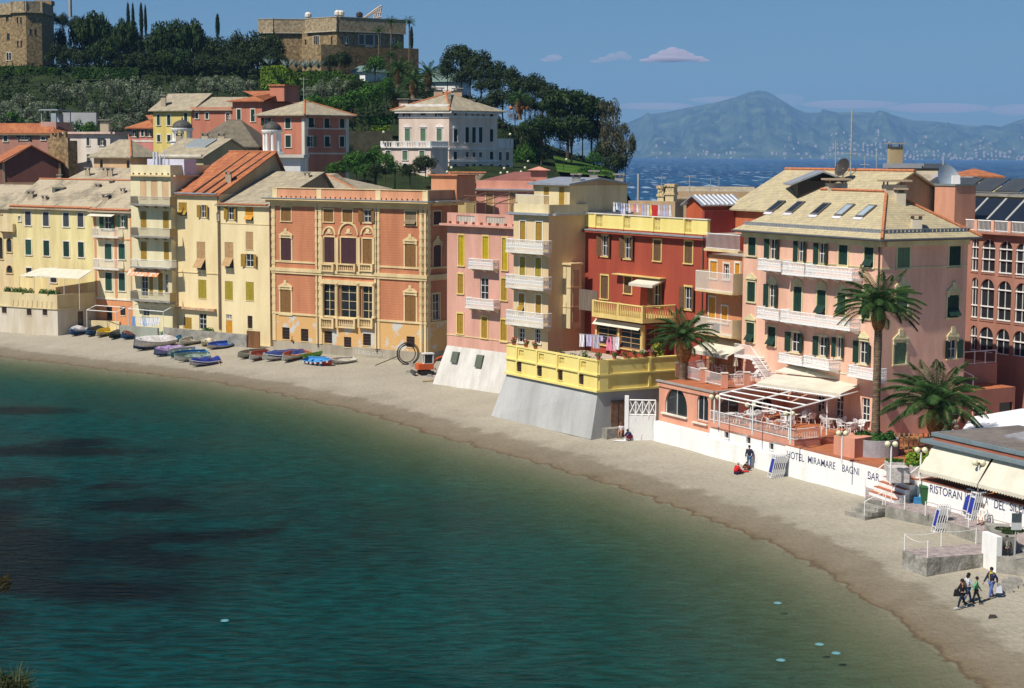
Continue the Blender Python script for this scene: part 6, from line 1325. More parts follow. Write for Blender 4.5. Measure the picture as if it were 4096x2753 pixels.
for x in (450,515): w2_.win(0,x,1400,28,72,'n'); w2_.win(0,x,1520,36,90,'n',arch=True)
w2_.finish(); mb=MB(); ff=w2_.F[0]; mb.pbox(ff,0,ff.W,w2_.zt,w2_.zt+1.7,-.1,.1); w2_.part('balustrade',mb,vt)
# ------------------------------------------------------------------ castles
def castle_block(t,pts,zt_,zb_,par=1.9,m=stone,cap=True,back=None,D=12):
    c=Bld('','',m,pts,zb_,zt_,D=D,back=back,parent=t); return c
K('r1'); ct_=thing('castle_tower_house','rubble stone castle with polygonal corner tower and flat parapet, top left corner','castle',tuple(XY(80,418,300))+(44,))
pts=[XY(-200,424,100),XY(50,414,100),XY(52,410,100),XY(104,408.5,100),XY(167,410,100),XY(208,421,100)]
zt_=zP(pts[3],230,12); zb_=zP(pts[3],230,600)-2
c=Bld('','',stone,pts,zb_,zt_,back=[XY(215,440,100),XY(-200,440,100)],parent=ct_)
def cw(i,x,y,w,h,t='n',**k): c.win(i,x,y,w,h,t,**k)
cw(0,75,330,24,60); cw(0,65,170,26,40); cw(0,68,505,20,70,arch=True,trim=trimw); cw(0,92,505,18,70,arch=True,trim=trimw)
cw(2,157,183,14,56); cw(2,188,183,14,56); cw(2,160,395,14,56); cw(2,191,395,14,56); cw(3,276,288,20,52); cw(3,320,288,20,52)
c.finish(capm=stone); z1=zt_-2.3; mb=MB()
for f in c.F: mb.pbox(f,-.3,f.W+.3,z1-.3,z1,-.1,.45); mb.pbox(f,-.4,f.W+.4,z1+.002,zt_+.02,-.3,.3)
c.part('parapet',mb,mat('castle parapet stone',(.42,.34,.22),(.24,.18,.10),scale=1.5,fine=.3,grain=6,bump=.6)); mb=MB()
P=XY(180,418,10); mb.box(P.x-2.5,P.x+1.5,P.y,P.y+3,zt_,zt_+1.0); c.part('turret',mb,stone)
K('r2'); cs2=thing('hilltop_castle','long rubble stone castle with white triple window and gothic windows on the hilltop, centre','castle',tuple(XY(1400,412,300))+(43,))
def cblk(px0,x1,x2,yt,yb,Y,th1,th2,D=14,wins=(),swins=(),par=True):
    A=XY(q(px0,yt)[0],Y,q(px0,yt)[1]); B_=nxt(A,th1,*q(x1,yt)); ch=[A,B_]
    if x2: ch.append(nxt(B_,th2,*q(x2,yt)))
    z=PL(ch[0],ch[1]).uv(x1,yt)[1]; zz=zP(B_,x1,yb); c=Bld('','',stone,ch,zz-4,z,D=D,parent=cs2,trim=None)
    for w_ in wins: c.win(0,*w_[:5],**(w_[5] if len(w_)>5 else {}))
    for w_ in swins: c.win(1,*w_[:5],**(w_[5] if len(w_)>5 else {}))
    c.finish(capm=stone)
    if par:
        z1=z-2.6; mb=MB()
        for k,f in enumerate(c.F): mb.pbox(f,-.3 if k==0 else .5,f.W+.3,z1-.35,z1-.01*k,-.1,.5); mb.pbox(f,-.35 if k==0 else .4,f.W+.35,z1+.002,z+.1-.01*k,-.3,.35)
        c.part('parapet',mb,mat('castle parapet stone'))
        mb=MB()
        for k,f in enumerate(c.F): mb.pbox(f,-.4 if k==0 else .5,f.W+.4,z+.1,z+.25-.01*k,-.35,.45); mb.pbox(f,-.4 if k==0 else .6,f.W+.4,z1-.6,z1-.352-.01*k,-.1,.55)
        c.part('string_course',mb,mat('pale stone band',(.50,.45,.34),(.36,.32,.24),scale=2))
    return c
W3={'arch':True,'trim':trimw}
cblk(315,425,722,178,600,426,20,-4)
cblk(735,1000,1602,158,520,418,40,-30,D=14,wins=((800,360,14,80,'n',W3),(818,360,14,80,'n',W3),(836,360,14,80,'n',W3),(955,362,14,70,'n')),swins=((1078,362,16,60,'n',W3),(1094,362,16,60,'n',W3),(1490,375,16,60,'n',W3),(1508,375,16,60,'n',W3),
   (1222,355,42,86,'n',{'trim':trimw}),(1292,358,66,88,'n',{'trim':trimw}),(1366,360,46,88,'n',{'trim':trimw}),(1295,432,70,44,'s',{'trim':trimw,'sh':trimw})))
cblk(690,860,1060,398,560,408,35,-28,D=8,par=False); cblk(1050,1575,1735,432,600,407,-26,-26,D=6,par=False); cblk(690,750,None,255,420,421,35,-30,D=4,par=False,wins=((720,378,12,46,'n'),(738,378,12,46,'n')))
K('r2')
for x,y in ((745,148),(1010,130),(1040,132),(1205,145)):
    P=XY(q(x,y)[0],424,q(x,y)[1]); z=zP(P,x,y+16); mb=MB(); mb.lathe((P.x,P.y,z-1),[(.6,0),(.6,1.2),(.8,1.3),(.8,2.0),(.4,2.4)],8); mb.build('chimney',trimw if y<149 and x<1100 else iron,cs2)
b=house('crane_frame','lattice steel frame hoist standing on the castle roof',mat('faded steel frame',(.55,.45,.38)),'r2',1385,1405,40,428,th=0,D=.6,drop=.3) if 0 else None
P=XY(q(1330,140)[0],426,q(1330,140)[1]); hs=thing('roof_hoist','pale lattice hoist frame standing on the hilltop castle roof','hoist',(P.x,P.y,zP(P,1330,160)))
def cp(x,y): return Vector((XY(q(x,y)[0],426,q(x,y)[1]).x,426,zP(P,x,y)))
mb=MB()
for a,c_ in (((1245,160),(1385,60)),((1260,160),(1390,75)),((1405,50),(1385,150)),((1385,55),(1365,165)),((1365,75),(1345,165)),((1345,90),(1335,165)),((1330,105),(1405,120)),((1335,165),(1405,150)),((1330,95),(1405,50))): mb.tube([cp(*a),cp(*c_)],.18,4)
mb.build('frame',mat('faded steel frame',(.55,.47,.40)),hs)
# pavilion with green roofs below the castle
for nm,lb,a in (('green_roof_pavilion','low pavilion with grey-green roof under the dark trees right of the castle',((1730,650),(1860,640),(2165,735),(1860,715))),('green_roof_shed','small shed roof of grey-green sheet below the castle wall',((1110,600),(1240,605),(1260,645),(1085,640)))):
    K('r2'); pts=[XY(q(*p)[0],396+i*0,q(*p)[1]) for i,p in enumerate(a)]; P=pts[0]; zz=[zP(P,*p) for p in a]; t=thing(nm,lb,'pavilion',(pts[0].x,pts[0].y,zz[0]-3))
    L=PL(XY(q(a[0][0],a[0][1])[0],398,q(*a[0])[1]),XY(q(a[2][0],a[2][1])[0],394,q(*a[2])[1])); z0=min(zz)-.0; z1=max(zz)+.4; mb=MB(); W=L.W
    mb.hexa([L.p(0,z0,.0),L.p(W,z0,0),L.p(W*.9,z0,-8),L.p(W*.1,z0,-8),L.p(W*.12,z1,-2.5),L.p(W*.75,z1,-2.5),L.p(W*.7,z1,-5),L.p(W*.15,z1,-5)]); mb.build('roof',mat('grey green roof sheet',(.13,.20,.18),scale=1,rough=.6),t)
    mb=MB(); mb.pbox(L,W*.08,W*.85,z0-3,z0-.02,-7,-.6); mb.build('wall',whitew,t)
# dark retaining wall between the palace and villa, terrace walls
def twall(name,label,k,x0,x1,yt,yb,Y,m,th=0):
    K(k); A=XY(q(x0,yt)[0],Y,q(x0,yt)[1]); B_=nxt(A,th,*q(x1,yt)); f=PL(A,B_); z1=f.uv((x0+x1)/2,yt)[1]; z0=f.uv((x0+x1)/2,yb)[1]; mb=MB(); mb.pbox(f,0,f.W,z0,z1,-1,0); o=mb.build(name,m); tag(o,label,'wall'); return o
twall('retaining_wall','dark mossy retaining wall between the salmon corner palace and the villa','r2',1105,1500,1175,1420,312,mat('dark mossy stone',(.09,.085,.05),(.05,.05,.03),scale=1,bump=.6,fine=.3),th=-8)
twall('garden_terrace_wall','pale stone terrace wall on the slope behind the white house','r1',560,860,1010,1180,305,mat('terrace stone'),th=0)
# rooftops in front of the open sea at right
b=house('harbour_roof','long low grey-beige roof ridge in front of the open sea','n' and tanw,'n',1150,2400,640,232,th=4,D=9,drop=8); gable(b.fp(),b.zt-1.0,1.4,.3,slate,b.root)
b=house('chimney_stack_house','tan flat roof house with two big cream chimney stacks behind the laundry',tanw,'n',440,1170,790,196,th=20,xs=1300,ths=-50,D=8,drop=8)
K('n'); f=b.F[0]
for x,y,w_ in ((920,600,95),(1060,575,130)):
    u0,u1=f.uv(x-w_/2,y)[0],f.uv(x+w_/2,y)[0]; z1=f.uv(x,y)[1]; mb=MB(); mb.pbox(f,u0,u1,b.zt-1,z1,-2.2,-.6); o=b.part('chimney',mb,cream); mb=MB(); mb.pbox(f,u0-.1,u1+.1,z1-.9,z1-.65,-2.3,-.5); mb.pbox(f,u0-.1,u1+.1,z1,z1+.3,-2.3,-.5); mb.build('chimney_cap',trimc,o)
b=house('flat_roof_block','grey flat-roofed roof storey with a striped chimney behind the hotel',concrete,'k',0,460,205,190,th=10,xs=830,ths=-30,D=7,drop=5); b.ring('slab',b.zt-.0,b.zt+.5,.5,mat('grey roof slab',(.3,.31,.33))); K('k'); u,z=b.F[0].uv(125,150); chimney(b.root,b.F[0].p(u,b.zt+.8,-2),1.4,1.5,m=plas('tan chimney',(.45,.35,.2)))
b=house('orange_roof_house','small house with an orange tiled roof before the sea at right',plas('yellow attic plaster',(.62,.55,.28)),'k',1090,1800,330,215,th=6,D=9,drop=2.5); hip(b.fp(),b.zt,.9,.3,terra,b.root,inset=3)
b=house('plant_room','grey roof plant boxes with satellite dish behind the pink stair tower',mat('lilac grey panel',(.50,.48,.52)),'k',700,860,310,178,th=20,xs=935,ths=-50,D=4,drop=6); 
b=house('plant_room','grey roof plant box among dark solar panels at the right edge',mat('lilac grey panel'),'k',1130,1340,340,170,th=10,xs=1430,ths=-50,D=4,drop=6)
b=house('tan_roof_house','weathered tan slate roof and cream wall directly behind the hotel chimneys',plas('yellow attic plaster',(.62,.55,.28)),'k',-120,760,600,176,th=14,D=10,drop=6); gable(b.fp(),b.zt,zP(b.ch[0]+Vector((2,5)),300,270)-b.zt,.6,oslate,b.root)
K('k')
mb=MB(); P=XY(q(900,420)[0],150,q(900,420)[1]); z0=zP(P,900,480); z1=zP(P,940,390)
def dish(name,label,k,x,y,r,Y,m,ax=(.5,-.8,.35)):
    K(k); P=XY(q(x,y)[0],Y,q(x,y)[1]); c=Vector((P.x,P.y,zP(P,x,y))); a=Vector(ax).normalized(); b_=a.orthogonal().normalized(); d=a.cross(b_); t=thing(name,label,'satellite dish',tuple(c-Vector((0,0,2)))); mb=MB(); n=16; base=len(mb.v)
    for j in range(4):
        rr=r*(j+.01)/3
        for i in range(n): an=2*math.pi*i/n; mb.v.append(c+b_*math.cos(an)*rr+d*math.sin(an)*rr+a*(.22*rr*rr/r))
    for j in range(3):
        for i in range(n): mb.f.append((j*n+i,j*n+(i+1)%n,(j+1)*n+(i+1)%n,(j+1)*n+i))
    mb.build('reflector',m,t,smooth=True); mb=MB(); mb.tube([c,c-Vector((0,0,2))],.05,6); mb.tube([c-d*r*.9 if d.z>0 else c+d*r*.9,c+a*r*.9],.03,4); mb.build('mast',rail_g,t); return t
dish('satellite_dish','large pale blue satellite dish beside the pink stair tower','k',930,390,1.35,156,mat('pale dish',(.45,.52,.58),rough=.4))
dish('satellite_dish','black mesh satellite dish on the ridge behind the hotel roof','P',3373,672,.85,157,iron,ax=(-.75,-.5,.35))
# antennas
def antenna(label,k,x,yt,yb,Y,arms=(),r=.04):
    K(k); P=XY(q(x,yb)[0],Y,q(x,yb)[1]); z0,z1=zP(P,x,yb),zP(P,x,yt); mb=MB(); mb.tube([(P.x,P.y,z0-.6),(P.x,P.y,z1)],r,5)
    for fr_,w_ in arms:
        z=z0+(z1-z0)*fr_; mb.tube([(P.x-w_,P.y,z),(P.x+w_,P.y,z)],.03,4)
        for j in range(6): xx=P.x-w_+2*w_*j/5; mb.tube([(xx,P.y-.35,z),(xx,P.y+.35,z)],.02,4)
    o=mb.build('antenna',mat('grey antenna rod',(.38,.38,.36))); tag(o,label,'antenna')
antenna('very tall thin mast antenna above the hotel ridge','P',3402,440,690,158,((.3,.5),),.07)
antenna('tall thin rod antenna left of the tallest mast on the hotel ridge','P',3341,560,690,158,(),.05)
antenna('thin rod antenna far right of the tallest mast on the hotel ridge','P',3505,590,700,165,(),.04)
antenna('short braced antenna right of the tallest mast','P',3458,618,700,165,((.5,.4),),.04)
antenna('T-shaped television antenna beside the cream chimney stack','n',958,400,580,195,((.85,.5),(.15,.8)))
antenna('tall television antenna over the red roof hut','n',1390,400,720,165,((.7,.8),(.93,.5)),.06)
antenna('antenna before the sea between red hut and hotel roof, left one','n',1717,450,640,225,((.3,.9),))
antenna('antenna before the sea between red hut and hotel roof, right one','n',1848,410,690,225,((.35,.6),))
antenna('short mast beside the grey plant boxes right of the hotel','k',870,75,270,180,((.3,.3),),.09)
antenna('white vertical pole at the end of the tan gable before the sea','n',592,375,760,205,(),.16)
antenna('thin antenna on the salmon corner palace roof','r2',706,690,900,283,((.9,.7),),.06)
antenna('teal lattice mast on the skyline beside the left castle','r1',630,-60,130,440,((.5,.3),),.45)
# ================================================================== VEGETATION
L_pine=leafm('pine needles',(.008,.020,.008),(.038,.070,.018)); L_oak=leafm('holm oak leaves',(.008,.018,.007),(.04,.062,.02)); L_olive=leafm('olive leaves',(.05,.068,.04),(.24,.28,.18))
L_green=leafm('broad green leaves',(.012,.045,.008),(.07,.17,.025)); L_cyp=leafm('cypress leaves',(.006,.018,.008),(.022,.045,.016)); L_hedge=leafm('hedge leaves',(.05,.10,.01),(.20,.30,.03)); L_palm=leafm('palm leaflets',(.015,.045,.012),(.08,.15,.045))
L_dry=leafm('dry twigs',(.10,.07,.05),(.22,.16,.11)); bark=mat('tree bark',(.10,.075,.05),(.05,.035,.025),scale=3,bump=.6,fine=.2)
def leafquad(mb,p,nrm,s,r):
    a=nrm.orthogonal().normalized(); b=nrm.cross(a); t=r.random()*6.28; u=(a*math.cos(t)+b*math.sin(t))*s; v=(b*math.cos(t)-a*math.sin(t))*s*r.uniform(.5,.9)
    n=len(mb.v); mb.v+=[p-u,p+v*.8,p+u,p-v*.8]; mb.f.append((n,n+1,n+2,n+3))
def rv(r):
    while 1:
        v=Vector((r.uniform(-1,1),r.uniform(-1,1),r.uniform(-1,1)))
        if .05<v.length<1: return v.normalized()
def crown_mesh(name,m,seed,blobs,n,s,flat=0):
    r=random.Random(seed); mb=MB(); tot=sum(b[3]*b[3] for b in blobs)
    for x,y,z,rad,sq in [(b+(1,))[:5] if len(b)==4 else b for b in blobs]:
        k=int(n*rad*rad/tot)
        for i in range(k):
            d=rv(r)
            if d.z<-.35 and r.random()<.7: continue
            rr=rad*r.uniform(.72,1.05); p=Vector((x+d.x*rr,y+d.y*rr,z+d.z*rr*sq)); nn=(d+rv(r)*.55).normalized(); leafquad(mb,p,nn,s*r.uniform(.6,1.3),r)
    me=bpy.data.meshes.new(name); me.from_pydata(mb.v,[],mb.f); me.materials.append(m); return me
def blobs_oak(r,k=26):
    out=[(0,0,0,.62,1)]
    for i in range(k): d=rv(r); d.z=abs(d.z)*1.0-.25 if r.random()<.8 else d.z; out.append((d.x*.66,d.y*.66,d.z*.66,r.uniform(.24,.42),1))
    return out
def blobs_pine(r,k=30):
    out=[(0,0,-.15,.6,.5)]
    for i in range(k): a=r.random()*6.28; q_=math.sqrt(r.random())*.8; out.append((q_*math.cos(a),q_*math.sin(a),.55*math.sqrt(max(0,1-q_*q_))-.25+r.uniform(-.12,.05),r.uniform(.2,.34),.8))
    return out
def blobs_cyp(r): return [(r.uniform(-.12,.12),r.uniform(-.12,.12),-1+2*i/16,(.62*math.sin(math.pi*min(1,(i+2.5)/11)/2) if i<9 else .62*(1-((i-8)/9.5)**1.3))*1.0+.06,1.6) for i in range(17)]
def blobs_olive(r,k=20): 
    return [(d.x*.68,d.y*.68,d.z*.6+.05,r.uniform(.2,.36),1) for d in [rv(r) for _ in range(k)]]
CR={}
for i in range(3):
    r=random.Random(50+i)
    CR['O',i]=crown_mesh('oak_crown',L_oak,i,blobs_oak(r),3600,.060); CR['P',i]=crown_mesh('pine_crown',L_pine,i,blobs_pine(r),3800,.055)
    CR['L',i]=crown_mesh('olive_crown',L_olive,i,blobs_olive(r),2600,.05); CR['B',i]=crown_mesh('bush_crown',L_green,i,blobs_oak(r,16),2600,.062)
    CR['C',i]=crown_mesh('cypress_crown',L_cyp,i,blobs_cyp(r),2200,.11); CR['S',i]=crown_mesh('sparse_crown',leafm('grey brown leaves',(.02,.028,.014),(.13,.12,.07)),i,blobs_olive(r,26),2600,.055)
    CR['D',i]=crown_mesh('bare_crown',L_dry,i,blobs_olive(r,14),900,.045)
tm=MB(); tm.tube([(0,0,0),(.02,.01,.4),(-.02,0,.8),(0,0,1)],[.5,.38,.3,.2],7)
for a,b_ in (((.0,0,.7),(1.3,.2,1.25)),((0,0,.65),(-1.2,.4,1.2)),((0,0,.75),(.2,-1.2,1.3)),((0,0,.8),(-.2,1.1,1.3))): tm.tube([a,b_],.17,5,r2=.07)
tme=bpy.data.meshes.new('trunk'); tme.from_pydata(tm.v,[],tm.f); tme.materials.append(bark)
NT=[0]
def tree(kind,px,yt,yb,w,Y,label=None,group=None,name=None,cf=None):
    a,c=ray(px,yb); P=Vector((a*Y,Y,CZ+c*Y)); H=(yb-yt)*Y/7000; W=w*Y/7000
    nm={'O':'holm_oak','P':'umbrella_pine','L':'olive_tree','B':'green_bush','C':'cypress','S':'sparse_tree','D':'bare_shrub'}[kind]
    g=hillz(px,Y) if P.z>6 else P.z
    g=min(g,P.z+1)
    t=thing(name or nm,label,'bush' if kind in 'BD' else 'tree',tuple(P),group); NT[0]+=1; i=NT[0]%3
    f={'O':.97,'P':.5,'L':.97,'B':.98,'C':.96,'S':.9,'D':.9}[kind] if cf is None else cf
    ch=H*f; zc=H-ch/2
    if kind=='P': ch=2*H*f/.95; zc=H-.45*ch/2
    o=bpy.data.objects.new('crown',CR[kind,i]); COL.objects.link(o); o.parent=t; o.location=(0,0,zc); o.scale=(W/2,W/2*.9,ch/2); o.rotation_euler=(0,0,rnd.random()*6)
    k=bpy.data.objects.new('trunk',tme); COL.objects.link(k); k.parent=t; k.scale=(max(.25,W*.05),max(.25,W*.05),max(.5,zc+2)); k.location=(0,0,-2)
    if kind=='P': k.scale=(max(.3,W*.055),max(.3,W*.055),zc+2)
    return t
ORD=['first','second','third','fourth','fifth','sixth','seventh','eighth','ninth','tenth','eleventh','twelfth','thirteenth','fourteenth','fifteenth','sixteenth','seventeenth','eighteenth','nineteenth','twentieth','twenty-first','twenty-second','twenty-third','twenty-fourth']
def grove(lab,group,L,cf=None):
    L=sorted(L,key=lambda t:t[1])
    for n,(k,*a) in enumerate(L): tree(k,*a,label=lab%ORD[n] if '%' in lab else lab,group=group,cf=cf)
grove('small dark tree on the skyline right of the left castle, %s from the left','skyline trees by the left castle',[('O',214,42,120,60,440),('O',252,50,140,70,440),('O',303,55,150,70,440),('O',235,90,290,90,436)])
grove('dark pine or oak in the back row of the hilltop wood, %s from the left','dark trees in the back row of the hilltop wood',[('P',330,85,280,130,425),('P',385,70,290,160,425),('O',450,95,290,120,425),('P',505,92,300,140,425),('O',548,118,300,120,425),
 ('O',600,120,320,140,425),('P',680,98,320,190,425),('P',765,105,320,180,425),('O',835,128,320,130,425),('O',885,122,330,130,425),('O',950,122,330,150,425),('O',1015,105,330,160,420),('O',1080,110,310,140,418)],cf=.97)
grove('dark tree in the front row of the hilltop wood, %s from the left','dark trees in the front row of the hilltop wood',[('O',235,170,290,110,402),('O',285,170,300,130,402),('O',350,190,300,140,402),('P',420,170,310,150,402),('O',480,200,320,120,402),('O',545,190,325,130,402),('O',610,215,330,150,402),('P',690,200,330,170,402),('O',760,220,335,130,402),
 ('O',825,205,335,130,402),('O',895,210,335,140,402),('O',960,200,335,140,400),('O',1030,190,320,150,400),('O',1095,180,310,120,400)],cf=.97)
grove('dark cypress spire against the sky, %s from the left','cypresses against the sky above the wood',[('C',514,27,140,26,432),('C',533,30,140,22,432),('C',566,28,145,24,432),('C',583,36,145,20,432),('C',871,68,150,30,428)])
tree('C',1646,118,200,24,430,label='narrow dark cypress at the right end of the hilltop castle')
tree('O',1364,195,300,100,396,label='dense dark round tree in front of the hilltop castle wall'); tree('O',1320,215,300,70,396,label='smaller dark bush-like tree left of the dense round tree below the castle')
grove('dark crown on the right shoulder of the hill, %s from the left','dark trees down the right shoulder of the hill',[('O',1790,235,340,90,392),('O',1845,157,340,185,392),('O',1925,185,360,160,388),('O',1990,230,380,130,384),('O',2045,262,400,120,380),('O',2090,290,420,130,376),('O',2140,278,430,120,376),('O',2195,320,440,120,372),('O',2235,360,450,90,370),('O',2010,340,470,150,362),('O',2100,360,480,130,360),('O',1960,300,400,140,380),('O',1880,260,370,150,384),('O',2170,400,480,120,362),('O',2230,420,500,110,360),('O',2160,440,620,120,356),('O',2240,450,600,130,358),('O',2330,440,600,130,356),('O',2390,470,620,110,354),('O',2420,540,690,100,350),('O',2125,520,690,100,342),('O',2455,600,725,120,336),('O',1960,380,470,130,368)],cf=.97)
tree('P',2270,372,640,290,352,label='broad umbrella pine, the upper one of the two beside the villa'); tree('P',2365,400,660,200,352,label='umbrella pine with lopsided crown between the broad pine and the sea')
tree('P',2165,470,700,200,338,label='umbrella pine with forked trunk standing on the lawn right of the villa'); tree('P',2285,475,705,230,338,label='wide umbrella pine on the lawn, second right of the villa')
tree('S',2445,388,700,120,345,label='tall airy grey-green tree at the seaward end of the hill'); tree('S',2500,470,715,100,342,label='lower airy tree at the very edge above the sea'); tree('S',2468,520,720,150,338,label='leafy grey-brown tree beneath the tall airy tree by the sea')
tree('S',2412,395,470,40,346,label='small tufted crown leaning beside the tall airy tree'); 
grove('dark green bushy tree right of the villa, %s from the left','bushy trees right of the villa',[('O',2020,500,705,110,345),('O',2085,475,700,130,346),('B',2040,590,705,110,336),('B',2110,560,700,120,340)])
tree('B',2375,598,680,80,326,label='clipped round green bush on the lawn by the sea',cf=1)
grove('silvery olive tree on the slope below the hilltop wood, %s from the left','silvery olive trees on the slope',[('L',40,400,500,130,338),('L',120,420,520,120,330),('L',190,395,500,130,332),('L',90,360,480,140,345),('L',20,430,540,140,318),('L',150,460,560,130,312),('L',250,315,430,130,350),('L',330,318,430,120,350),('L',400,395,510,130,335),('L',435,285,420,130,352),('L',475,300,440,120,346),('L',520,425,530,140,326),
 ('L',555,300,470,150,340),('L',600,350,480,130,334),('L',650,335,480,130,334),('L',720,315,420,110,345),('L',820,298,390,120,348),('L',870,295,390,120,346),('L',930,300,400,140,342),('L',990,310,400,120,340),('L',460,470,560,120,312),('L',1075,360,430,100,340),('L',1140,345,440,110,338)])
grove('grey-green olive crown above the grey hipped roof of the corner palace, %s from the left','olives above the corner palace',[('L',1240,338,430,100,345),('L',1290,308,420,130,346),('L',1365,305,410,130,346)])
grove('fresh green tree between the corner palace and the villa, %s from the left','green trees between corner palace and villa',[('B',1250,370,470,130,322),('B',1340,375,480,140,322),('B',1410,350,490,150,322),('B',1470,320,480,140,330),('B',1500,212,330,110,378),('O',1420,310,420,110,340),('B',1545,300,420,110,352),
 ('B',1350,640,720,120,270),('B',1425,590,720,140,276),('B',1500,570,710,110,290),('O',1505,655,725,160,262),('B',1580,640,710,80,290),('B',1320,600,720,110,285),('O',1390,560,700,110,296),('B',1460,650,730,120,262),('B',1540,600,720,100,284),('O',1640,650,720,90,280)])
tree('O',1702,608,715,115,296,label='dark olive-like tree in front of the villa wing'); tree('B',1730,690,730,50,260,label='small clipped bush below the dark tree by the villa')
tree('D',2060,425,500,110,350,label='bare brown shrub between villa and umbrella pines'); tree('D',2120,430,500,80,350,label='bare brown shrub just left of the upper umbrella pine')
grove('shrub behind the roofs at far left, %s from the left','shrubs behind the far left roofs',[('B',60,440,540,130,318),('B',130,470,560,100,312),('B',300,450,560,110,306),('B',360,480,570,110,304),('L',20,300+90,520,90,325),('B',250,500,600,100,300)])
# undergrowth: continuous scrub
ub=MB(); r=random.Random(5)
for k in range(1500):
    px=r.uniform(-100,2480); Y=r.uniform(306,432); z=hillz(px,Y)
    if z<6 or (1540<px<2080 and Y<345) or (2080<px<2420 and Y<350): continue
    x=ray(px,600)[0]*Y; R_=r.uniform(.9,2.0)
    for j in range(26): d=rv(r); d.z=abs(d.z); leafquad(ub,Vector((x,Y,z-.2))+d*R_*r.uniform(.7,1.05),(d+rv(r)*.5).normalized(),.34,r)
o=ub.build('undergrowth',leafm('undergrowth leaves',(.007,.016,.005),(.03,.055,.015))); tag(o,'tangled green scrub covering the slope between the trees','undergrowth',kind='stuff')
def hedge(name,label,k,pts,yb,Y,dep,m,den=22,s=.22):
    K(k); mb=MB(); r=random.Random(len(label)); P=[XY(q(x,y)[0],Y,q(x,y)[1]) for x,y in pts]; zs_=[zP(P[0],x,y) for x,y in pts]; z0=zP(P[0],pts[0][0],yb)
    for (a,za),(c,zc_) in zip(zip(P,zs_),list(zip(P,zs_))[1:]):
        L=(c-a).length; H=max(za,zc_)-z0
        for i in range(int(den*L*(H+dep))):
            t=r.random(); p=a+(c-a)*t; zt_=za+(zc_-za)*t
            if r.random()<H/(H+dep): pos=Vector((p.x,p.y+r.uniform(-.1,.25),r.uniform(z0,zt_))); n=Vector((0,-1,.3))
            else: pos=Vector((p.x,p.y+r.uniform(0,dep),zt_+r.uniform(-.12,.15))); n=Vector((0,0,1))
            leafquad(mb,pos,(n+rv(r)*.7).normalized(),s*r.uniform(.6,1.2),r)
        mb.hexa([(a.x,a.y+.15,z0),(c.x,c.y+.15,z0),(c.x,c.y+dep,z0),(a.x,a.y+dep,z0),(a.x,a.y+.15,za-.1),(c.x,c.y+.15,zc_-.1),(c.x,c.y+dep,zc_-.1),(a.x,a.y+dep,za-.1)])
    o=mb.build(name,m); tag(o,label,'hedge'); return o
hedge('ivy_wall','bright yellow-green ivy-covered garden wall below the hilltop castle','r2',((318,600),(500,588),(610,640),(690,665),(700,668)),800,368,3,L_hedge,24,.25)
hedge('clipped_hedge','long clipped dark green hedge right of the bright ivy wall','r2',((690,640),(1050,640)),700,372,3,leafm('dark hedge leaves',(.02,.05,.008),(.07,.13,.02)),20,.22)
hedge('clipped_hedge','lower clipped hedge in front of the long one, below the castle','r2',((700,675),(1200,672)),760,364,2,leafm('dark hedge leaves'  ,(0,0,0),(0,0,0)),20,.22)
hedge('ivy_wall','dark ivy wall under the left castle','r1',((-10,600),(260,595),(520,615)),720,396,3,leafm('dark ivy leaves',(.01,.035,.006),(.05,.10,.018)),20,.25)
hedge('ivy_wall','dark clipped hedge in front of the wood above the olives','r1',((640,610),(1240,610)),700,388,3,leafm('dark ivy leaves',(0,0,0),(0,0,0)),14,.25)
hedge('garden_hedge','bright green hedges in terraces left of the villa','r2',((1255,1045),(1495,1035)),1110,330,3,L_green,22,.2)
hedge('garden_hedge','rounded yellow-green hedge beside the villa terrace','r2',((1290,1130),(1475,1130)),1172,322,2,L_hedge,22,.2)
hedge('lawn_hedge','low light green hedge bordering the lawn near the sea','r3',((1110,1545),(1200,1500),(1360,1495)),1570,322,2,L_green,22,.2)
hedge('garden_hedge','dark hedge strip in front of the villa foot','m',((0,262),(190,262)),340,262,2,L_cyp,22,.2)
# agaves on the ivy wall
for n,(x,y) in enumerate(((400,560),(560,580),(640,575),(720,590),(770,580),(840,580))):
    K('r2'); P=XY(q(x,y)[0],366,q(x,y)[1]); z=zP(P,x,y+35); t=MB()
    for j in range(16): a=j*2.4; l=1.5+.5*rnd.random(); e=Vector((math.cos(a),math.sin(a),0)); t.poly([(P.x+e.y*.15,P.y-e.x*.15,z),(P.x-e.y*.15,P.y+e.x*.15,z),(P.x+e.x*l*.7-e.y*.1,P.y+e.y*l*.7,z+l*.7),(P.x+e.x*l,P.y+e.y*l,z+l*1.1)])
    o=t.build('agave',mat('agave blue',(.20,.28,.26),(.12,.18,.17),scale=2)); tag(o,'blue-grey agave on top of the bright ivy wall, %s from the left'%ORD[n],'agave','agaves on the ivy wall')
# lawn
K('r3'); 
grid('lawn',frange(8,24,1),frange(318,352,2),lambda x,y: hz(x,y)+.75,mat('mown lawn',(.07,.14,.02),(.035,.08,.012),scale=.3,fine=.3,grain=10,rough=1,spec=.1))
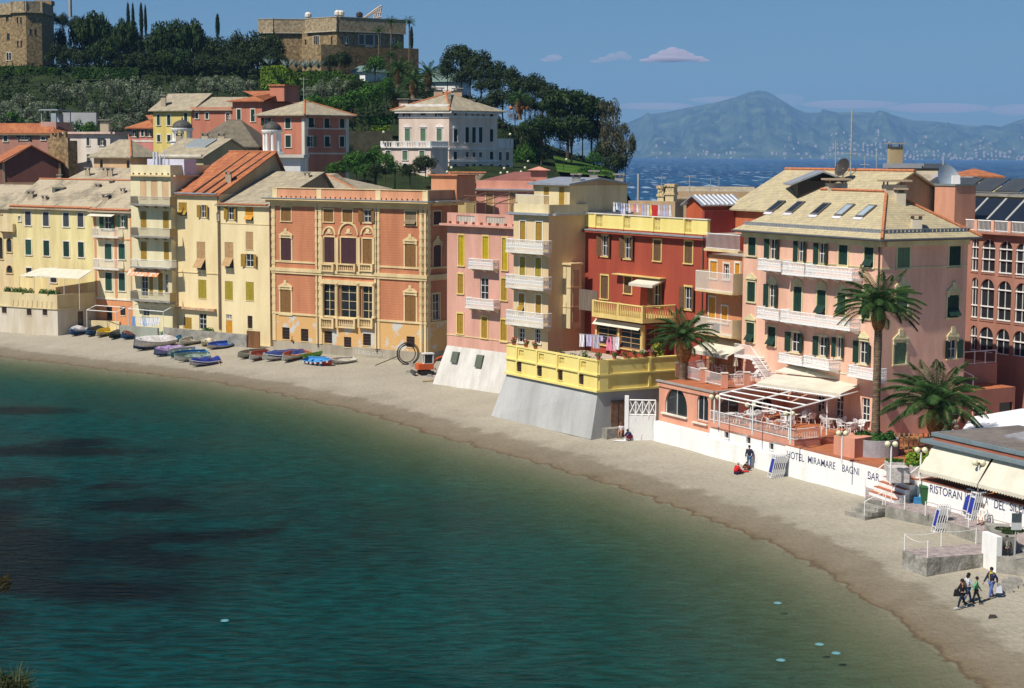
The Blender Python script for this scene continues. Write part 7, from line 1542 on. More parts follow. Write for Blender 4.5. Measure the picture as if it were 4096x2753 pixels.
# ------------------------------------------------------------------ palms
def frond(seed,droop,n=34,wd=.19):
    r=random.Random(seed); mb=MB(); pts=[]
    for i in range(n+1):
        t=i/n; ang=R(58)-droop*t**1.25; 
        pts.append((pts[-1]+Vector((math.cos(ang),0,math.sin(ang)))/n) if pts else Vector((0,0,0)))
    mb.tube(pts[::3]+[pts[-1]],.011,4,r2=.003)
    for i in range(3,n):
        t=i/n; p=pts[i]; d=(pts[i+1]-pts[i-1]).normalized(); l=wd*(math.sin(math.pi*min(1,t*.93+.08))**.6)*r.uniform(.85,1.1)
        for sg in (-1,1):
            side=Vector((0,sg,0)); tip=p+(d*.62+side*.8+Vector((0,0,-.28-.3*t)))*l; w_=d*.0062
            mb.poly([p-w_,p+w_,(p+tip)/2+w_*1.3+Vector((0,0,.02)),tip,(p+tip)/2-w_*1.3+Vector((0,0,.02))])
    me=bpy.data.meshes.new('frond'); me.from_pydata(mb.v,[],mb.f); me.materials.append(L_palm); return me
FR=[frond(1,R(84)),frond(2,R(88)),frond(3,R(66)),frond(4,R(50))]
ptr=mat('palm trunk',(.26,.19,.12),(.12,.08,.05),scale=2,zs=4,bump=1,bsc=5,fine=.25,band=(1.9,.5,.4)); pbm=mat('cut frond stubs',(.36,.17,.05),(.12,.05,.02),scale=6,fine=.3)
def palm(label,P,H,cr,tw,nf=46,kind='date_palm',tw2=None,lean=0,stub=True):
    t=thing(kind,label,'palm tree',tuple(P)); rr=tw; n=14; pts=[]; rad=[]
    for i in range(n+1): s=i/n; pts.append(Vector(P)+Vector((lean*s*s,0,H*s))); rad.append(rr*(1.25-.35*min(1,s*4)) if s<.25 else rr*(.9+.04*math.sin(i*2)))
    rad[-1]=rr*1.1; mb=MB(); mb.tube(pts,rad,12); mb.build('trunk',ptr,t,smooth=True)
    top=Vector((lean,0,H))
    if stub: mb=MB(); mb.lathe(Vector(P)+top,[(rr*.9,-rr*4.5),(rr*1.5,-rr*3.2),(rr*1.75,-rr*1.5),(rr*1.3,0),(rr*.5,rr)],14); mb.build('stub_collar',pbm,t)
    for j in range(nf):
        s=j/nf; pitch=R(-30+82*s**.9) ; k=2 if s<.3 else (1 if s<.65 else 0 if s<.88 else 3)
        o=bpy.data.objects.new('frond',FR[k]); COL.objects.link(o); o.parent=t; o.location=top; L=cr*(1.0 if s>.3 else .92)*rnd.uniform(.9,1.08)*1.15
        o.rotation_euler=(0,-(pitch-R(25)),j*2.39996+rnd.uniform(-.15,.15)); o.scale=(L,L,L)
    return t
K('P')
p=atz(3500,1790,3.9); palm('tallest palm on a slender trunk in the round planter before the hotel',p,(1790-1235)*p.y/7000,3.25,.33,50)
p=atz(3738,1850,3.4); palm('thick-trunked palm left of the restaurant awnings',p,(1850-1632)*p.y/7000,3.95,.43,50)
p=at(2735,1460,150); p.z-=2; palm('shorter bushy palm between the yellow terrace and the cafe roof',p,(1460-1362)*150/7000+2,3.0,.42,44)
for n,(x,y,r_,Y) in enumerate(((1596,290,70,372),(1654,335,62,366),(1712,303,60,372),(1583,395,48,355))): p=at(x,y+60,Y); palm('shaggy dark date palm below the castle, %s from the left'%ORD[(1,2,3,0)[n]],p,60*Y/7000,r_*Y/7000,.55,34)
p=at(2077,480,348); palm('date palm with orange fruit beside the upper umbrella pine',p,70*348/7000,3.0,.5,34); K('P')
mb=MB()
for dx in (-1.6,1.6,.6): mb.ball((p.x+dx,p.y-1.2,p.z+2.3),.4,8)
o=mb.build('fruit_cluster',mat('orange fruit',(.60,.20,.03),(.4,.12,.02),scale=4)); o.parent=[c for c in COL.objects if c.name.startswith('date_palm')][-1]; o.location=Vector(WL[o.name])-Vector(p)
for n,(x,y,yb) in enumerate(((1516,129,250),(1565,94,215),(1585,192,270),(1565,225,290),(1637,100,290))): p=at(x,yb,384-n); palm('tall thin windswept fan palm by the castle, %s from the left'%ORD[n],p,(yb-y)*384/7000,1.6,.16,26,kind='fan_palm',stub=False)
# grassy lawn right of the villa is the hillside itself; low wall line and path lamp
# planters and shrubs near the hotel
def shrub(name,label,c,rx,ry,rz,m,n=900,s=.11,cat='shrub',group=None):
    mb=MB(); r=random.Random(int(c[0]*10)); 
    for k in range(max(5,int(rx*ry*3))):
        ox,oy=r.uniform(-.7,.7)*rx,r.uniform(-.7,.7)*ry
        for i in range(n//max(5,int(rx*ry*3))): d=rv(r); d.z=abs(d.z); leafquad(mb,Vector(c)+Vector((ox+d.x*.5*min(rx,1),oy+d.y*.5*min(ry,1),d.z*rz*r.uniform(.6,1))),(d+rv(r)*.6).normalized(),s*r.uniform(.6,1.3),r)
    o=mb.build(name,m); tag(o,label,cat,group); return o
K('8'); pc=atz(*q(455,960),3.45); t=thing('round_planter','large round grey panelled planter around the tallest palm','planter',tuple(pc))
pr=(q(660,900)[0]-q(250,900)[0])/2*pc.y/7000; mb=MB(); pc2=pc+Vector((0,pr,0)); pc2=Vector((ray(*q(455,900))[0]*(pc.y+pr*.9),pc.y+pr*.9,3.4)); mb.lathe(pc2,[(pr,0),(pr,1.25),(pr-.12,1.25),(pr-.12,.9)],32); mb.build('rim',mat('grey panels',(.36,.35,.37),(.30,.29,.31),scale=1),t); 
mb=MB(); mb.lathe(pc2,[(pr-.13,.2),(pr-.13,1.0)],24); mb.build('soil',mat('dark soil',(.05,.035,.02)),t)
shrub('planter_shrubs','dense dark green shrubs filling the round planter',pc2+Vector((0,0,.95)),pr*1.1,pr*1.0,.75,leafm('glossy dark leaves',(.01,.035,.01),(.05,.13,.03)),3800,.13)
pb=atz(*q(865,1080),3.45); shrub('yellow_green_hedge','rounded yellow-green bush at the foot of the thick palm',pb+Vector((0,1.2,0)),1.9,1.2,1.3,L_hedge,2400,.12)
# ================================================================== LEFT TERRACE AND GARDENS
K('1')
a0=G(0,1425); nA=G(455,1455).xy; nA0=nxt(nA,28+180,-250,1330); nC=nxt(nA,-50,395,1330); f=PL(nA0,nA); zs_=f.uv(300,1240)[1]; zp_=f.uv(300,1128)[1]
b=Bld('terrace_annex','low annex with cream terrace wall, canvas awning and plants before the yellow house',plas('flaky white stone',(.62,.56,.46),col2=(.50,.42,.30),scale=.5),[nA0,nA,nC],.7,zs_,trim=None,D=6)
b.bands=[]
for x in (33,228,352): b.win(0,x,1272 if x>40 else 1255,38,48,'b')
b.win(1,632,1325,46,120,'n'); b.finish(capm=otile)
mb=MB(); f1=b.F[1]; mb.pbox(f,-.2,f.W,zs_,zp_,-.25,.04); mb.pbox(f1,0,f1.W,zs_+.002,zp_-.002,-.25,.04); mb.pbox(f,-.2,f.W+.05,zs_-.05,zs_+.12,-.02,.14); mb.pbox(f1,.15,f1.W,zs_-.048,zs_+.118,-.02,.14); b.part('parapet',mb,cream)
mb=MB()
for k in range(9): u=f.W-1.2-k*.85; mb.pbox(f,u,u+.3,zs_+.2,zs_+1.0,.04,.1)
b.part('pilaster',mb,trimc)
aw=MB(); fb=PL(nA0-f.n*5,nA-f.n*5); ub,_=fb.uv(725,940); ua,_=fb.uv(320,915); zt_=fb.uv(520,935)[1]; f2=PL(nA0-f.n*1.2,nA-f.n*1.2); uc_,_=f2.uv(150,1030); ud,_=f2.uv(620,1000); zl=zt_-.9
pts=[f2.p(uc_,zl,0),f2.p(ud,zl,0),fb.p(ub,zt_,0),fb.p(ua,zt_,0)]; aw.hexa(pts+[p+Vector((0,0,.05)) for p in pts]); aw_o=b.part('awning',aw,canvas)
mb=MB()
for k in range(5): s=k/4; mb.tube([pts[0]+(pts[1]-pts[0])*s-Vector((0,0,.02)),pts[3]+(pts[2]-pts[3])*s-Vector((0,0,.02))],.04,4); p=pts[0]+(pts[1]-pts[0])*s; mb.tube([p,(p.x,p.y,zs_)],.04,4)
b.part('awning_frame',mb,rail_w)
mb=MB(); 
for k in range(5): z=zl+.05; p0=f.p(f.W-5.6+k*.9,z,-1.2); mb.hexa([p0,p0+V3(f.e*.5,0),p0+V3(f.e*.5-f.n*3,.0),p0-V3(f.n*3,0)]+[v_+Vector((0,0,.05)) for v_ in (p0,p0+V3(f.e*.5,0),p0+V3(f.e*.5-f.n*3,.0),p0-V3(f.n*3,0))])
b.part('blue_slats',mb,mat('pale blue slats',(.36,.46,.46)))
for n,(u,nm) in enumerate(((1.0,'white'),(3.0,'red'),(5.5,'pink'),(7.6,'white and pink'),(9.5,'red'))):
    if u<f.W: shrub('terrace_plant','potted plant with %s flowers on the cream annex terrace, %s from the right'%(nm,ORD[n]),f.p(f.W-u,zp_-.1,-.7),.9,.5,.8,L_green,420,.1,'plant')
# cream garden wall and concrete wall
def gwall(name,label,k,x0,y0,x1,y1,yt,m,th_=.3,pl=None):
    K(k); A=G(x0,y0); B_=G(x1,y1)
    if pl: A=pl.p(pl.uv(x0,y0)[0],1.2); B_=pl.p(pl.uv(x1,y1)[0],1.2)
    f=PL(A,B_); z1=f.uv((x0+x1)/2,yt)[1]; mb=MB(); mb.pbox(f,0,f.W,min(A.z,B_.z)-.4,z1,-th_,0); o=mb.build(name,m); tag(o,label,'wall'); return f,z1
g1,gz1=gwall('garden_wall','low cream garden wall behind the dark-covered boats','1',662,1425,935,1435,1340,cream)
g2,gz2=gwall('garden_wall','low grey-green garden wall below the blue and white laundry','1',940,1440,1235,1450,1385,plas('grey green render',(.30,.33,.28)),pl=PL(T0+PL(T0,T1).n*2.6,T1+PL(T0,T1).n*2.6))
g3,gz3=gwall('beach_wall','long weathered concrete wall below the house with the orange door','2',440,1305,1020,1345,1262,concrete,pl=PL(A4+PL(A4,B4b).n*2.2,B4b+PL(A4,B4b).n*2.2))
g4,gz4=gwall('board_fence','brown board fence beside the white container','2',1022,1350,1112,1345,1262,wood,.1,pl=PL(A4+PL(A4,B4b).n*2.0,B4b+PL(A4,B4b).n*2.0))
K('2'); p=G(1155,1345); sk=thing('skip','white painted metal container with red marks against the palace','container',tuple(p)); mb=MB(); mb.box(p.x-1.9,p.x+1.4,p.y-.5,p.y+1,p.z+1.3,p.z+2.6); mb.build('box',whitew,sk); mb=MB(); mb.box(p.x-1.6,p.x+1.3,p.y-.6,p.y+.8,p.z+.2,p.z+1.0); mb.build('crates',mat('mixed crates',(.40,.12,.06),(.2,.25,.35),scale=1.5,thr=(.48,.52)),sk)
for n,(k,x,y,rx,m,lb) in enumerate((('1',1340,1310,1.9,leafm('bougainvillea leaves',(.03,.05,.015),(.20,.07,.04)),'brown and red climbing shrub below the tan balconies'),('1',1000,1350,1.6,L_green,'green climber with red flowers beside the laundry'),('1',755,1320,.9,L_oak,'dark potted shrub on the salmon ground floor terrace'),('2',760,1255,1.0,L_green,'small green plants on the concrete wall'))):
    p=(PL(T0+PL(T0,T1).n*1.4,T1+PL(T0,T1).n*1.4) if n in(0,1) else PL(A4+PL(A4,B4b).n*1.2,B4b+PL(A4,B4b).n*1.2) if n==3 else PL(P0+PL(B1B,B2B).n*1,P0+PL(B1B,B2B).n*1+PL(B1B,B2B).e)); uz=p.uv(x,y); p=p.p(uz[0],uz[1]-.5); shrub('climbing_shrub',lb,p,rx,rx*.6,1.6 if n<2 else .9,m,1500 if n<2 else 500,.12)
def laundry(label,group,a,c,items,sag=.15,cat='laundry'):
    t=thing('clothes_line',label,'clothes line',tuple(a),group); mb=MB(); mb.tube(rope(a,c,sag),.015,4); mb.build('line',rail_g,t)
    r=random.Random(int(a.x*7)); 
    for n,(s,w,h,col,nm) in enumerate(items):
        p=a+(c-a)*s-Vector((0,0,sag*4*s*(1-s)+.02)); e=(c-a).normalized()*w/2; nn=Vector((-e.y,e.x,0)).normalized(); k=5; g=MB()
        for i in range(k):
            for j in range(3):
                def pt(i_,j_): return p-e+e*2*i_/k+Vector((0,0,-h*j_/3))+nn*(.06*math.sin(i_*2.1+j_)+.05*j_*r.random()*0)+e*.1*j_*math.sin(n)
                g.poly([pt(i,j),pt(i+1,j),pt(i+1,j+1),pt(i,j+1)])
        o=g.build(nm,mat('cloth %s'%str(col),col,tuple(x*.85 for x in col),scale=2,fine=0),None); tag(o,'%s, %s from the left on the line %s'%(nm.replace('_',' '),ORD[n],label.split(' line ')[-1]),'laundry',group)
wht=(.74,.74,.78); blu=(.20,.32,.60); lil=(.50,.46,.66); red=(.50,.03,.03); pnk=(.70,.22,.33); org=(.75,.42,.25)
K('1'); a=atz(*q(1040,1305),4.2); g5=PL(T0+PL(T0,T1).n*1.8,T1+PL(T0,T1).n*1.8); a=g5.p(g5.uv(1035,1305)[0],g5.uv(1035,1303)[1]); c=g5.p(g5.uv(1275,1305)[0],g5.uv(1275,1308)[1])
laundry('clothes line above the grey-green garden wall','washing over the garden wall',a,c,[(.05,.7,1.4,blu,'blue_shirt'),(.28,.7,1.0,wht,'white_shirt'),(.42,.6,1.1,(.45,.55,.75),'pale_blue_shirt'),(.56,.7,1.0,wht,'white_towel'),(.7,.6,1.1,wht,'white_sheet'),(.85,.7,.9,wht,'white_shirt')])
K('n'); fr=PL(DA-RF.n*.9,DA-RF.n*.9+RF.e); ua,za=fr.uv(200,850); uc2,_=fr.uv(1110,840); zz_=fr.uv(650,850)[1]+.1
its=[]; cols=[wht,wht,blu,lil,wht,lil,wht,org,pnk,wht,org,lil,(.45,.55,.75),wht,(.75,.62,.15),red,red,wht,lil,(.5,.55,.7),lil,wht]
for i,cl in enumerate(cols): its.append(((i+.5)/len(cols),.34 if cl!=red else .7,rnd.uniform(.6,1.3) if cl!=red else 1.9,cl,{wht:'white_garment',blu:'blue_garment',lil:'lilac_garment',org:'orange_towel',pnk:'pink_garment',red:'red_towel'}.get(cl,'coloured_garment')))
laundry('clothes line along the roof of the red house','washing on the red house roof',fr.p(ua,zz_,0),fr.p(uc2,zz_,0),its,.1)
K('x'); a=atz(*q(20,300),YZF+1.9); c=atz(*q(390,330),YZF+1.9)
laundry('clothes line across the yellow terrace','washing on the yellow terrace',atz(*q(-100,150+100),YZF+1.8),atz(*q(130,260),YZF+1.8),[(.15,.5,1.2,wht,'white_towel'),(.5,.6,1.1,lil,'striped_towel'),(.85,.7,1.3,(.42,.40,.48),'grey_lounger_cloth')],.05)
laundry('clothes line before the glazed sunroom','washing before the sunroom',atz(*q(130,270),YZF+1.7),atz(*q(370,290),YZF+1.7),[(.1,.6,.5,lil,'lilac_shirt'),(.4,.6,.5,(.03,.03,.06),'black_shirt'),(.5,.7,1.3,pnk,'pink_dress'),(.78,.4,1.5,(.7,.5,.55),'pale_pink_towel'),(.94,.5,1.2,wht,'white_shirt')],.05)
# flower pots along the yellow parapet
potm=mat('terracotta pot',(.42,.16,.08),(.32,.11,.05),scale=5)
def pot(label,p,r=.2,fl=(.5,.03,.03),h=.35,m=None,grp=None,lf=L_green):
    t=thing('flower_pot',label,'flower pot',tuple(p),grp); mb=MB(); mb.lathe(p,[(r*.7,0),(r,h),(r*1.1,h),(r*1.1,h-.05),(r*.9,h-.05)],10); mb.build('pot',m or potm,t); mb=MB(); rr=random.Random(int(abs(p[0]*9)))
    for i in range(60): d=rv(rr); d.z=abs(d.z); leafquad(mb,Vector(p)+Vector((0,0,h))+d*r*1.7*rr.uniform(.5,1),d,.09,rr)
    mb.build('foliage',lf,t); mb=MB()
    if fl:
        for i in range(12): d=rv(rr); d.z=abs(d.z)+.2; mb.ball(Vector(p)+Vector((0,0,h))+d*r*1.6,.055,5)
        mb.build('flowers',mat('petals %s'%str(fl),fl,fine=0),t)
K('x')
for n,(x,y,fl,nm) in enumerate(((140,560,(.4,.1,.05),'brown'),(330,550,(.55,.03,.03),'red'),(455,545,(.45,.05,.03),'dark red'),(570,535,(.3,.12,.08),'dusty'),(660,530,(.6,.5,.45),'pale'),(775,520,(.55,.05,.25),'magenta'))):
    u=YF1.uv(x,y+5)[0]; pot('pot with %s flowers on the side yellow parapet, %s from the corner'%(nm,ORD[n]),YF1.p(u,YZT,-.15),.2,fl,grp='pots on the yellow parapet side')
K('4')
for n,x in enumerate((550,625,685)): u=YF0.uv(x,1150)[0]; pot('pot with red flowers on the seaward yellow parapet, %s from the left'%ORD[n],YF0.p(u,YZT,-.15),.22,(.5,.02,.03),grp='pots on the seaward yellow parapet')
for n,(x,y,rx,lb) in enumerate(((850,1180,.9,'leafy plants with red and white flowers by the seaward parapet'),(1005,1200,.7,'grey-leaved bush at the corner of the yellow terrace'),(780,1150,.5,'small green plant on the yellow terrace near the cream house'))):
    p=YF0.p(YF0.uv(x,y)[0],YZF+.0,-1.0); shrub('terrace_bush',lb,p,rx,.6,1.2,L_green if n!=1 else L_olive,500,.1)
K('x'); p=YF1.p(YF1.uv(920,500)[0],YZF+.3,-.9); shrub('terrace_bush','yellow-green croton bush on the terrace beside the palm',p,1.1,.8,1.9,leafm('croton',(.05,.12,.01),(.35,.30,.03)),1100,.12)
for n,(x,y,lb) in enumerate(((60,470,'red-flowered potted shrub before the sunroom corner'),)): p=YF1.p(.8,YZF,-3.4); shrub('terrace_bush',lb,p,.7,.5,1.6,L_green,500,.1)
K('1')
for x0,y0,x1,y1,lb in ((680,1255,910,1272,'white pipe awning frame over the salmon ground floor'),(1005,1245,1280,1268,'white pipe awning frame over the laundry')):
    gg=PL(T0+PL(T0,T1).n*2.2,T1+PL(T0,T1).n*2.2); A_=gg.p(*gg.uv(x0,y0)); B3_=gg.p(*gg.uv(x1,y1)); nn_=V3(-gg.n*1.6,.5); mb=MB(); mb.tube([A_,B3_],.05,4); mb.tube([A_+nn_,B3_+nn_],.05,4); mb.tube([A_,A_+nn_],.05,4); mb.tube([B3_,B3_+nn_],.05,4); mb.tube([A_,(A_.x,A_.y,1.2)],.04,4); mb.tube([B3_,(B3_.x,B3_.y,1.2)],.04,4); o=mb.build('awning_frame',rail_w); tag(o,lb,'awning frame')
# ================================================================== BOATS
def rthing(name,label,cat,P,rz,group=None):
    t=thing(name,label,cat,tuple(P),group,rz); WL[t.name]=Vector(); return t
def hullpts(L,W,H,k=12):
    out=[]
    for i in range(k+1):
        t=i/k; x=L*(t-.5); w=W/2*(.72+.28*min(1,t*2.5))*(1 if t<.45 else math.cos((t-.45)/.55*math.pi/2)**.75); sh=H*(1+.38*t**2.2+.06*(1-t)**2); zk=.04+.22*H*max(0,(t-.7)/.3)**2
        if t==1: w=.03
        out.append((x,w,sh,zk))
    return out
def strake(mb,S,fr_,a,b,sg):
    pass
def boat(label,bow,stern,W=1.5,H=.55,top=(.7,.7,.68),bot=None,ins=(.55,.5,.42),cover=None,motor=False,rim=None,roll=0,fend=None,oars=False,group='small boats pulled up on the beach',key='y',name='rowing_boat',stem=False):
    K(key); b_=G(*bow); s_=G(*stern); d=(b_-s_).xy; L=max(3.4,min(d.length*1.05,7.0)); P=(b_+s_)/2; P.z=gz(P.x,P.y)+.02; ang=math.atan2(d.y,d.x)
    t=rthing(name,label,'boat',P,ang,group); t.rotation_euler=(R(roll) if roll else R(-15 if (-math.sin(ang)*(-P.x)+math.cos(ang)*(-P.y))>0 else 15),0,ang); W*=1.12; H*=1.12; S=hullpts(L*1.08,W,H); L*=1.08
    mt=lambda c,nm: mat(nm+str(tuple(round(x,2) for x in c)),c,tuple(x*.8 for x in c),scale=3,rough=.45,spec=.4,fine=.04)
    def shell(fa,fb,off=0,name_='hull',m=None):
        mb=MB()
        for sg in (-1,1):
            for (x0,w0,h0,k0),(x1,w1,h1,k1) in zip(S,S[1:]):
                for j in range(4):
                    def pt(x,w,h,k,s):
                        yy=w*(1-(1-s)**2.2); z=k+(h-k)*s**1.25; return Vector((x,sg*max(.0,yy-off),z+off*(1-s)))
                    a_,c_=fa+(fb-fa)*j/4,fa+(fb-fa)*(j+1)/4; mb.poly([pt(x0,w0,h0,k0,a_),pt(x1,w1,h1,k1,a_),pt(x1,w1,h1,k1,c_),pt(x0,w0,h0,k0,c_)])
            x,w,h,k=S[0]; ring=[Vector((x+off,sg*max(0,w*(1-(1-s)**2.2)-off),k+(h-k)*s**1.25+off*(1-s))) for s in [fa+(fb-fa)*i/4 for i in range(5)]]
            mb.poly([Vector((x+off,0,ring[0].z))]+ring+[Vector((x+off,0,ring[-1].z))])
        return mb.build(name_,m,t,smooth=False)
    if bot: shell(.42,1,0,'hull',mt(top,'hull paint')); shell(0,.42,0,'bottom',mt(bot,'hull paint'))
    else: shell(0,1,0,'hull',mt(top,'hull paint'))
    shell(0.1,.985,.05,'interior',mt(ins,'boat inside'))
    mb=MB()
    for sg in (-1,1): mb.tube([(x,sg*w,h) for x,w,h,k in S],.045,5)
    mb.build('gunwale',mt(rim or top,'hull paint'),t)
    mb=MB(); mb.box(-L*.42,L*.25,-W*.3,W*.3,.12,.16); mb.build('floor_boards',mt(ins,'boat inside'),t)
    if not cover:
        for x in (-L*.32,-L*.02,L*.22): w=W*.46; mb=MB(); mb.box(x-.13,x+.13,-w,w,H*.62,H*.68); mb.build('thwart',mt(rim or (.6,.5,.35),'thwart'),t)
    else:
        mb=MB(); r=random.Random(int(P.x*10)); 
        sec=[]
        for i,(x,w,h,k) in enumerate(S[:-1]):
            hh=.22+.10*math.sin(i*1.3+P.x); sec.append([Vector((x*1.01,-w-.06,h-.16)),Vector((x*1.01,-w*.98,h+.03)),Vector((x*1.01,-w*.4,h+hh+r.uniform(-.05,.05))),Vector((x*1.01,w*.4,h+hh+r.uniform(-.05,.05))),Vector((x*1.01,w*.98,h+.03)),Vector((x*1.01,w+.06,h-.16))])
        for a_,c_ in zip(sec,sec[1:]):
            for j in range(5): mb.poly([a_[j],a_[j+1],c_[j+1],c_[j]])
        mb.poly(sec[0]); mb.poly(sec[-1]); mb.build('tarpaulin',mat('tarpaulin'+str(cover),cover,tuple(x*.6 for x in cover),scale=3,rough=.5,bump=.5),t)
    mb=MB(); mb.tube([(-L*.45,0,.03),(L*.35,0,.03),(L*.5,0,H*.5),(L*.505,0,H*1.45+(.45 if stem else .05))],.05,5); mb.build('keel',mt(top if not bot else bot,'hull paint'),t)
    if motor: mb=MB(); mb.box(-L*.5-.25,-L*.5+.05,-.15,.15,H,H+.5); mb.box(-L*.5-.2,-L*.5-.08,-.05,.05,-.0,H); mb.build('outboard_motor',mt((.6,.6,.6),'motor'),t)
    if fend:
        mb=MB()
        for j in range(6): x,w,h,k=S[1+j*2 if 1+j*2<12 else 11]; mb.box(x-.15,x+.15,-w-.08,-w+.02,h-.22,h-.04); mb.box(x-.15,x+.15,w-.02,w+.08,h-.22,h-.04)
        mb.build('fender',mt(fend,'fender'),t)
    return t
def oar(label,a,c,key='y'):
    K(key); p=G(*a); r=G(*c); mb=MB(); p.z+=.1; r.z+=.9; mb.tube([p,r],.03,5); d=(p-r).normalized(); mb.tube([p,p+d*.5],.08,4); o=mb.build('oar',mat('oar wood',(.45,.28,.14))); tag(o,label,'oar')
W_=(.72,.71,.68); B_1=(.03,.12,.32); 
boat('blue-hulled boat with a white sheet over its bow, leftmost of the beached boats',(125,392),(400,300),1.6,.6,top=B_1,ins=(.6,.6,.62),cover=(.66,.66,.68))
boat('blue boat under a black tarpaulin, second of the beached boats from the left',(335,397),(640,305),1.5,.55,top=B_1,cover=(.02,.025,.03))
boat('white boat with bright yellow inside, left of the beached boats',(490,405),(735,325),1.4,.5,top=(.66,.60,.45),ins=(.72,.55,.01),rim=(.72,.55,.01))
boat('small dark green-black boat between the yellow boat and the orange-covered boat',(660,432),(920,345),1.3,.5,top=(.02,.05,.04),cover=(.03,.05,.045))
boat('blue boat covered by a rust-orange patterned tarpaulin',(830,435),(1135,375),1.6,.6,top=(.03,.12,.30),cover=(.36,.12,.05))
boat('pale grey-green covered boat behind the big white-covered boat',(1130,425),(1435,365),1.6,.5,top=(.30,.36,.30),cover=(.34,.40,.33))
boat('boat under a turquoise-green cover, next to the concrete wall',(1340,430),(1570,345),1.4,.5,top=(.12,.36,.28),cover=(.10,.38,.28))
boat('red and white boat with a blue top beside the turquoise-covered boat',(1430,485),(1580,385),1.4,.5,top=W_,bot=(.45,.06,.03),ins=(.03,.06,.3),rim=(.6,.12,.05))
boat('largest boat, white tarpaulin over white hull with dark blue bottom and tall stem',(1000,590),(1450,500),2.1,.95,top=W_,bot=(.025,.06,.16),cover=(.72,.70,.70),stem=True,name='fishing_boat')
boat('light blue boat with a turquoise inside behind the white rowing boats',(1545,480),(1840,415),1.5,.5,top=(.08,.28,.48),ins=(.10,.35,.50))
boat('white rowing boat with raised bow, above the small cream-covered boat',(1600,525),(1930,440),1.5,.5,top=(.62,.60,.52),ins=(.5,.47,.38))
boat('small boat under a cream cover with an outboard motor behind it',(1890,528),(2080,478),1.3,.45,top=(.66,.6,.45),cover=(.70,.62,.44),motor=True)
boat('white boat with a vivid blue inside, rightmost of the upper boats by the wall',(1975,568),(2265,512),1.4,.45,top=(.60,.58,.54),ins=(.02,.10,.50),rim=(.03,.12,.5))
boat('lilac-covered boat with blue-grey hull just below the largest boat',(1265,665),(1560,600),1.6,.6,top=(.20,.22,.42),bot=(.06,.14,.25),cover=(.38,.26,.50),stem=True)
boat('white boat with pale blue bottom and cluttered inside beside the lilac-covered boat',(1455,680),(1815,600),1.6,.55,top=W_,bot=(.12,.25,.42),ins=(.4,.45,.5),stem=True)
boat('green-blue boat half hidden behind the long white rowing boat',(1505,700),(1930,635),1.4,.5,top=(.04,.2,.2),ins=(.02,.16,.42))
boat('long white rowing boat with green-grey rim, second nearest the water',(1550,740),(1955,680),1.5,.55,top=(.62,.60,.56),ins=(.35,.42,.36),rim=(.10,.20,.14))
boat('white boat with a navy blue inside and oars propped on it, nearest the water',(1745,815),(2080,740),1.4,.5,top=(.58,.55,.53),ins=(.02,.03,.22),cover=(.02,.04,.25))
oar('wooden oar leaning on the boat nearest the water, left one',(2130,775),(2065,700)); oar('wooden oar leaning on the boat nearest the water, right one',(2180,755),(2060,690))
boat('grey-white boat, leftmost of the group before the salmon palace',(145,360),(430,300),1.5,.5,top=(.45,.44,.36),ins=(.3,.28,.22),key='z')
boat('white boat with a red rim left of the blue-tarped boat',(260,382),(455,320),1.4,.55,top=W_,ins=(.4,.1,.06),rim=(.45,.07,.04),key='z')
boat('white boat under a crumpled navy tarpaulin before the salmon palace',(410,385),(770,325),1.8,.6,top=W_,cover=(.03,.06,.22),key='z')
boat('white boat with an orange inside, right of the navy tarpaulin',(600,395),(825,320),1.5,.6,top=W_,ins=(.55,.12,.03),rim=(.6,.15,.03),key='z')
boat('bright green boat tilted behind the red one',(835,378),(975,330),1.3,.5,top=(.12,.40,.04),ins=(.15,.45,.05),key='z',roll=18)
boat('red-hulled boat with sky blue inside and white fenders along its rim',(1095,425),(855,400),1.5,.5,top=(.36,.02,.015),ins=(.05,.25,.55),rim=(.08,.3,.6),fend=(.75,.73,.7),key='z')
boat('plain white dinghy, rightmost of the boats before the salmon palace',(1110,412),(1320,382),1.2,.4,top=(.70,.68,.62),ins=(.6,.57,.5),key='z')
# ================================================================== EXCAVATOR, HOSE COIL, RUBBLE
K('z'); P=G(2080,515); ex=rthing('mini_excavator','small orange and white mini excavator with its arm behind, beside the pink house','excavator',P,R(20))
orm=mat('excavator orange',(.62,.10,.02),rough=.4,spec=.5); blk=mat('rubber black',(.02,.02,.02),rough=.7)
for sg in (-1,1):
    mb=MB(); n=16; ring=[]
    for i in range(n): a=2*math.pi*i/n; ring.append((.75*max(-1,min(1,1.5*math.cos(a))),.25+.25*math.sin(a)))
    mb.v+=[Vector((x,sg*.6-.15,z)) for x,z in ring]+[Vector((x,sg*.6+.15,z)) for x,z in ring]; mb.f+=[(i,(i+1)%n,n+(i+1)%n,n+i) for i in range(n)]+[tuple(range(n)),tuple(range(2*n-1,n-1,-1))]; mb.build('track',blk,ex)
mb=MB(); mb.box(-.95,.75,-.62,.62,.62,1.25); mb.prism([(-1.1,-.5),(-.95,-.62),(-.95,.62),(-1.1,.5)],.64,1.2); mb.build('body',orm,ex)
mb=MB(); mb.box(-.35,.7,-.60,.1,1.251,1.3)
for x,y in ((-.33,-.58),(.68,-.58),(.68,.08),(-.33,.08)): mb.box(x-.05,x+.05,y-.05,y+.05,1.3,2.3)
mb.box(-.45,.8,-.68,.18,2.3,2.42); mb.build('cab',WHITE(),ex); mb=MB(); mb.box(-.27,.62,-.56,.06,1.31,2.29); mb.build('cab_glass',glass(),ex)
mb=MB()
for a,c in (((.75,.2,.9),(1.5,.5,1.7)),((1.5,.5,1.7),(2.2,.6,1.9)),((2.2,.6,1.9),(2.7,.7,.9))): mb.tube([a,c],.12,5)
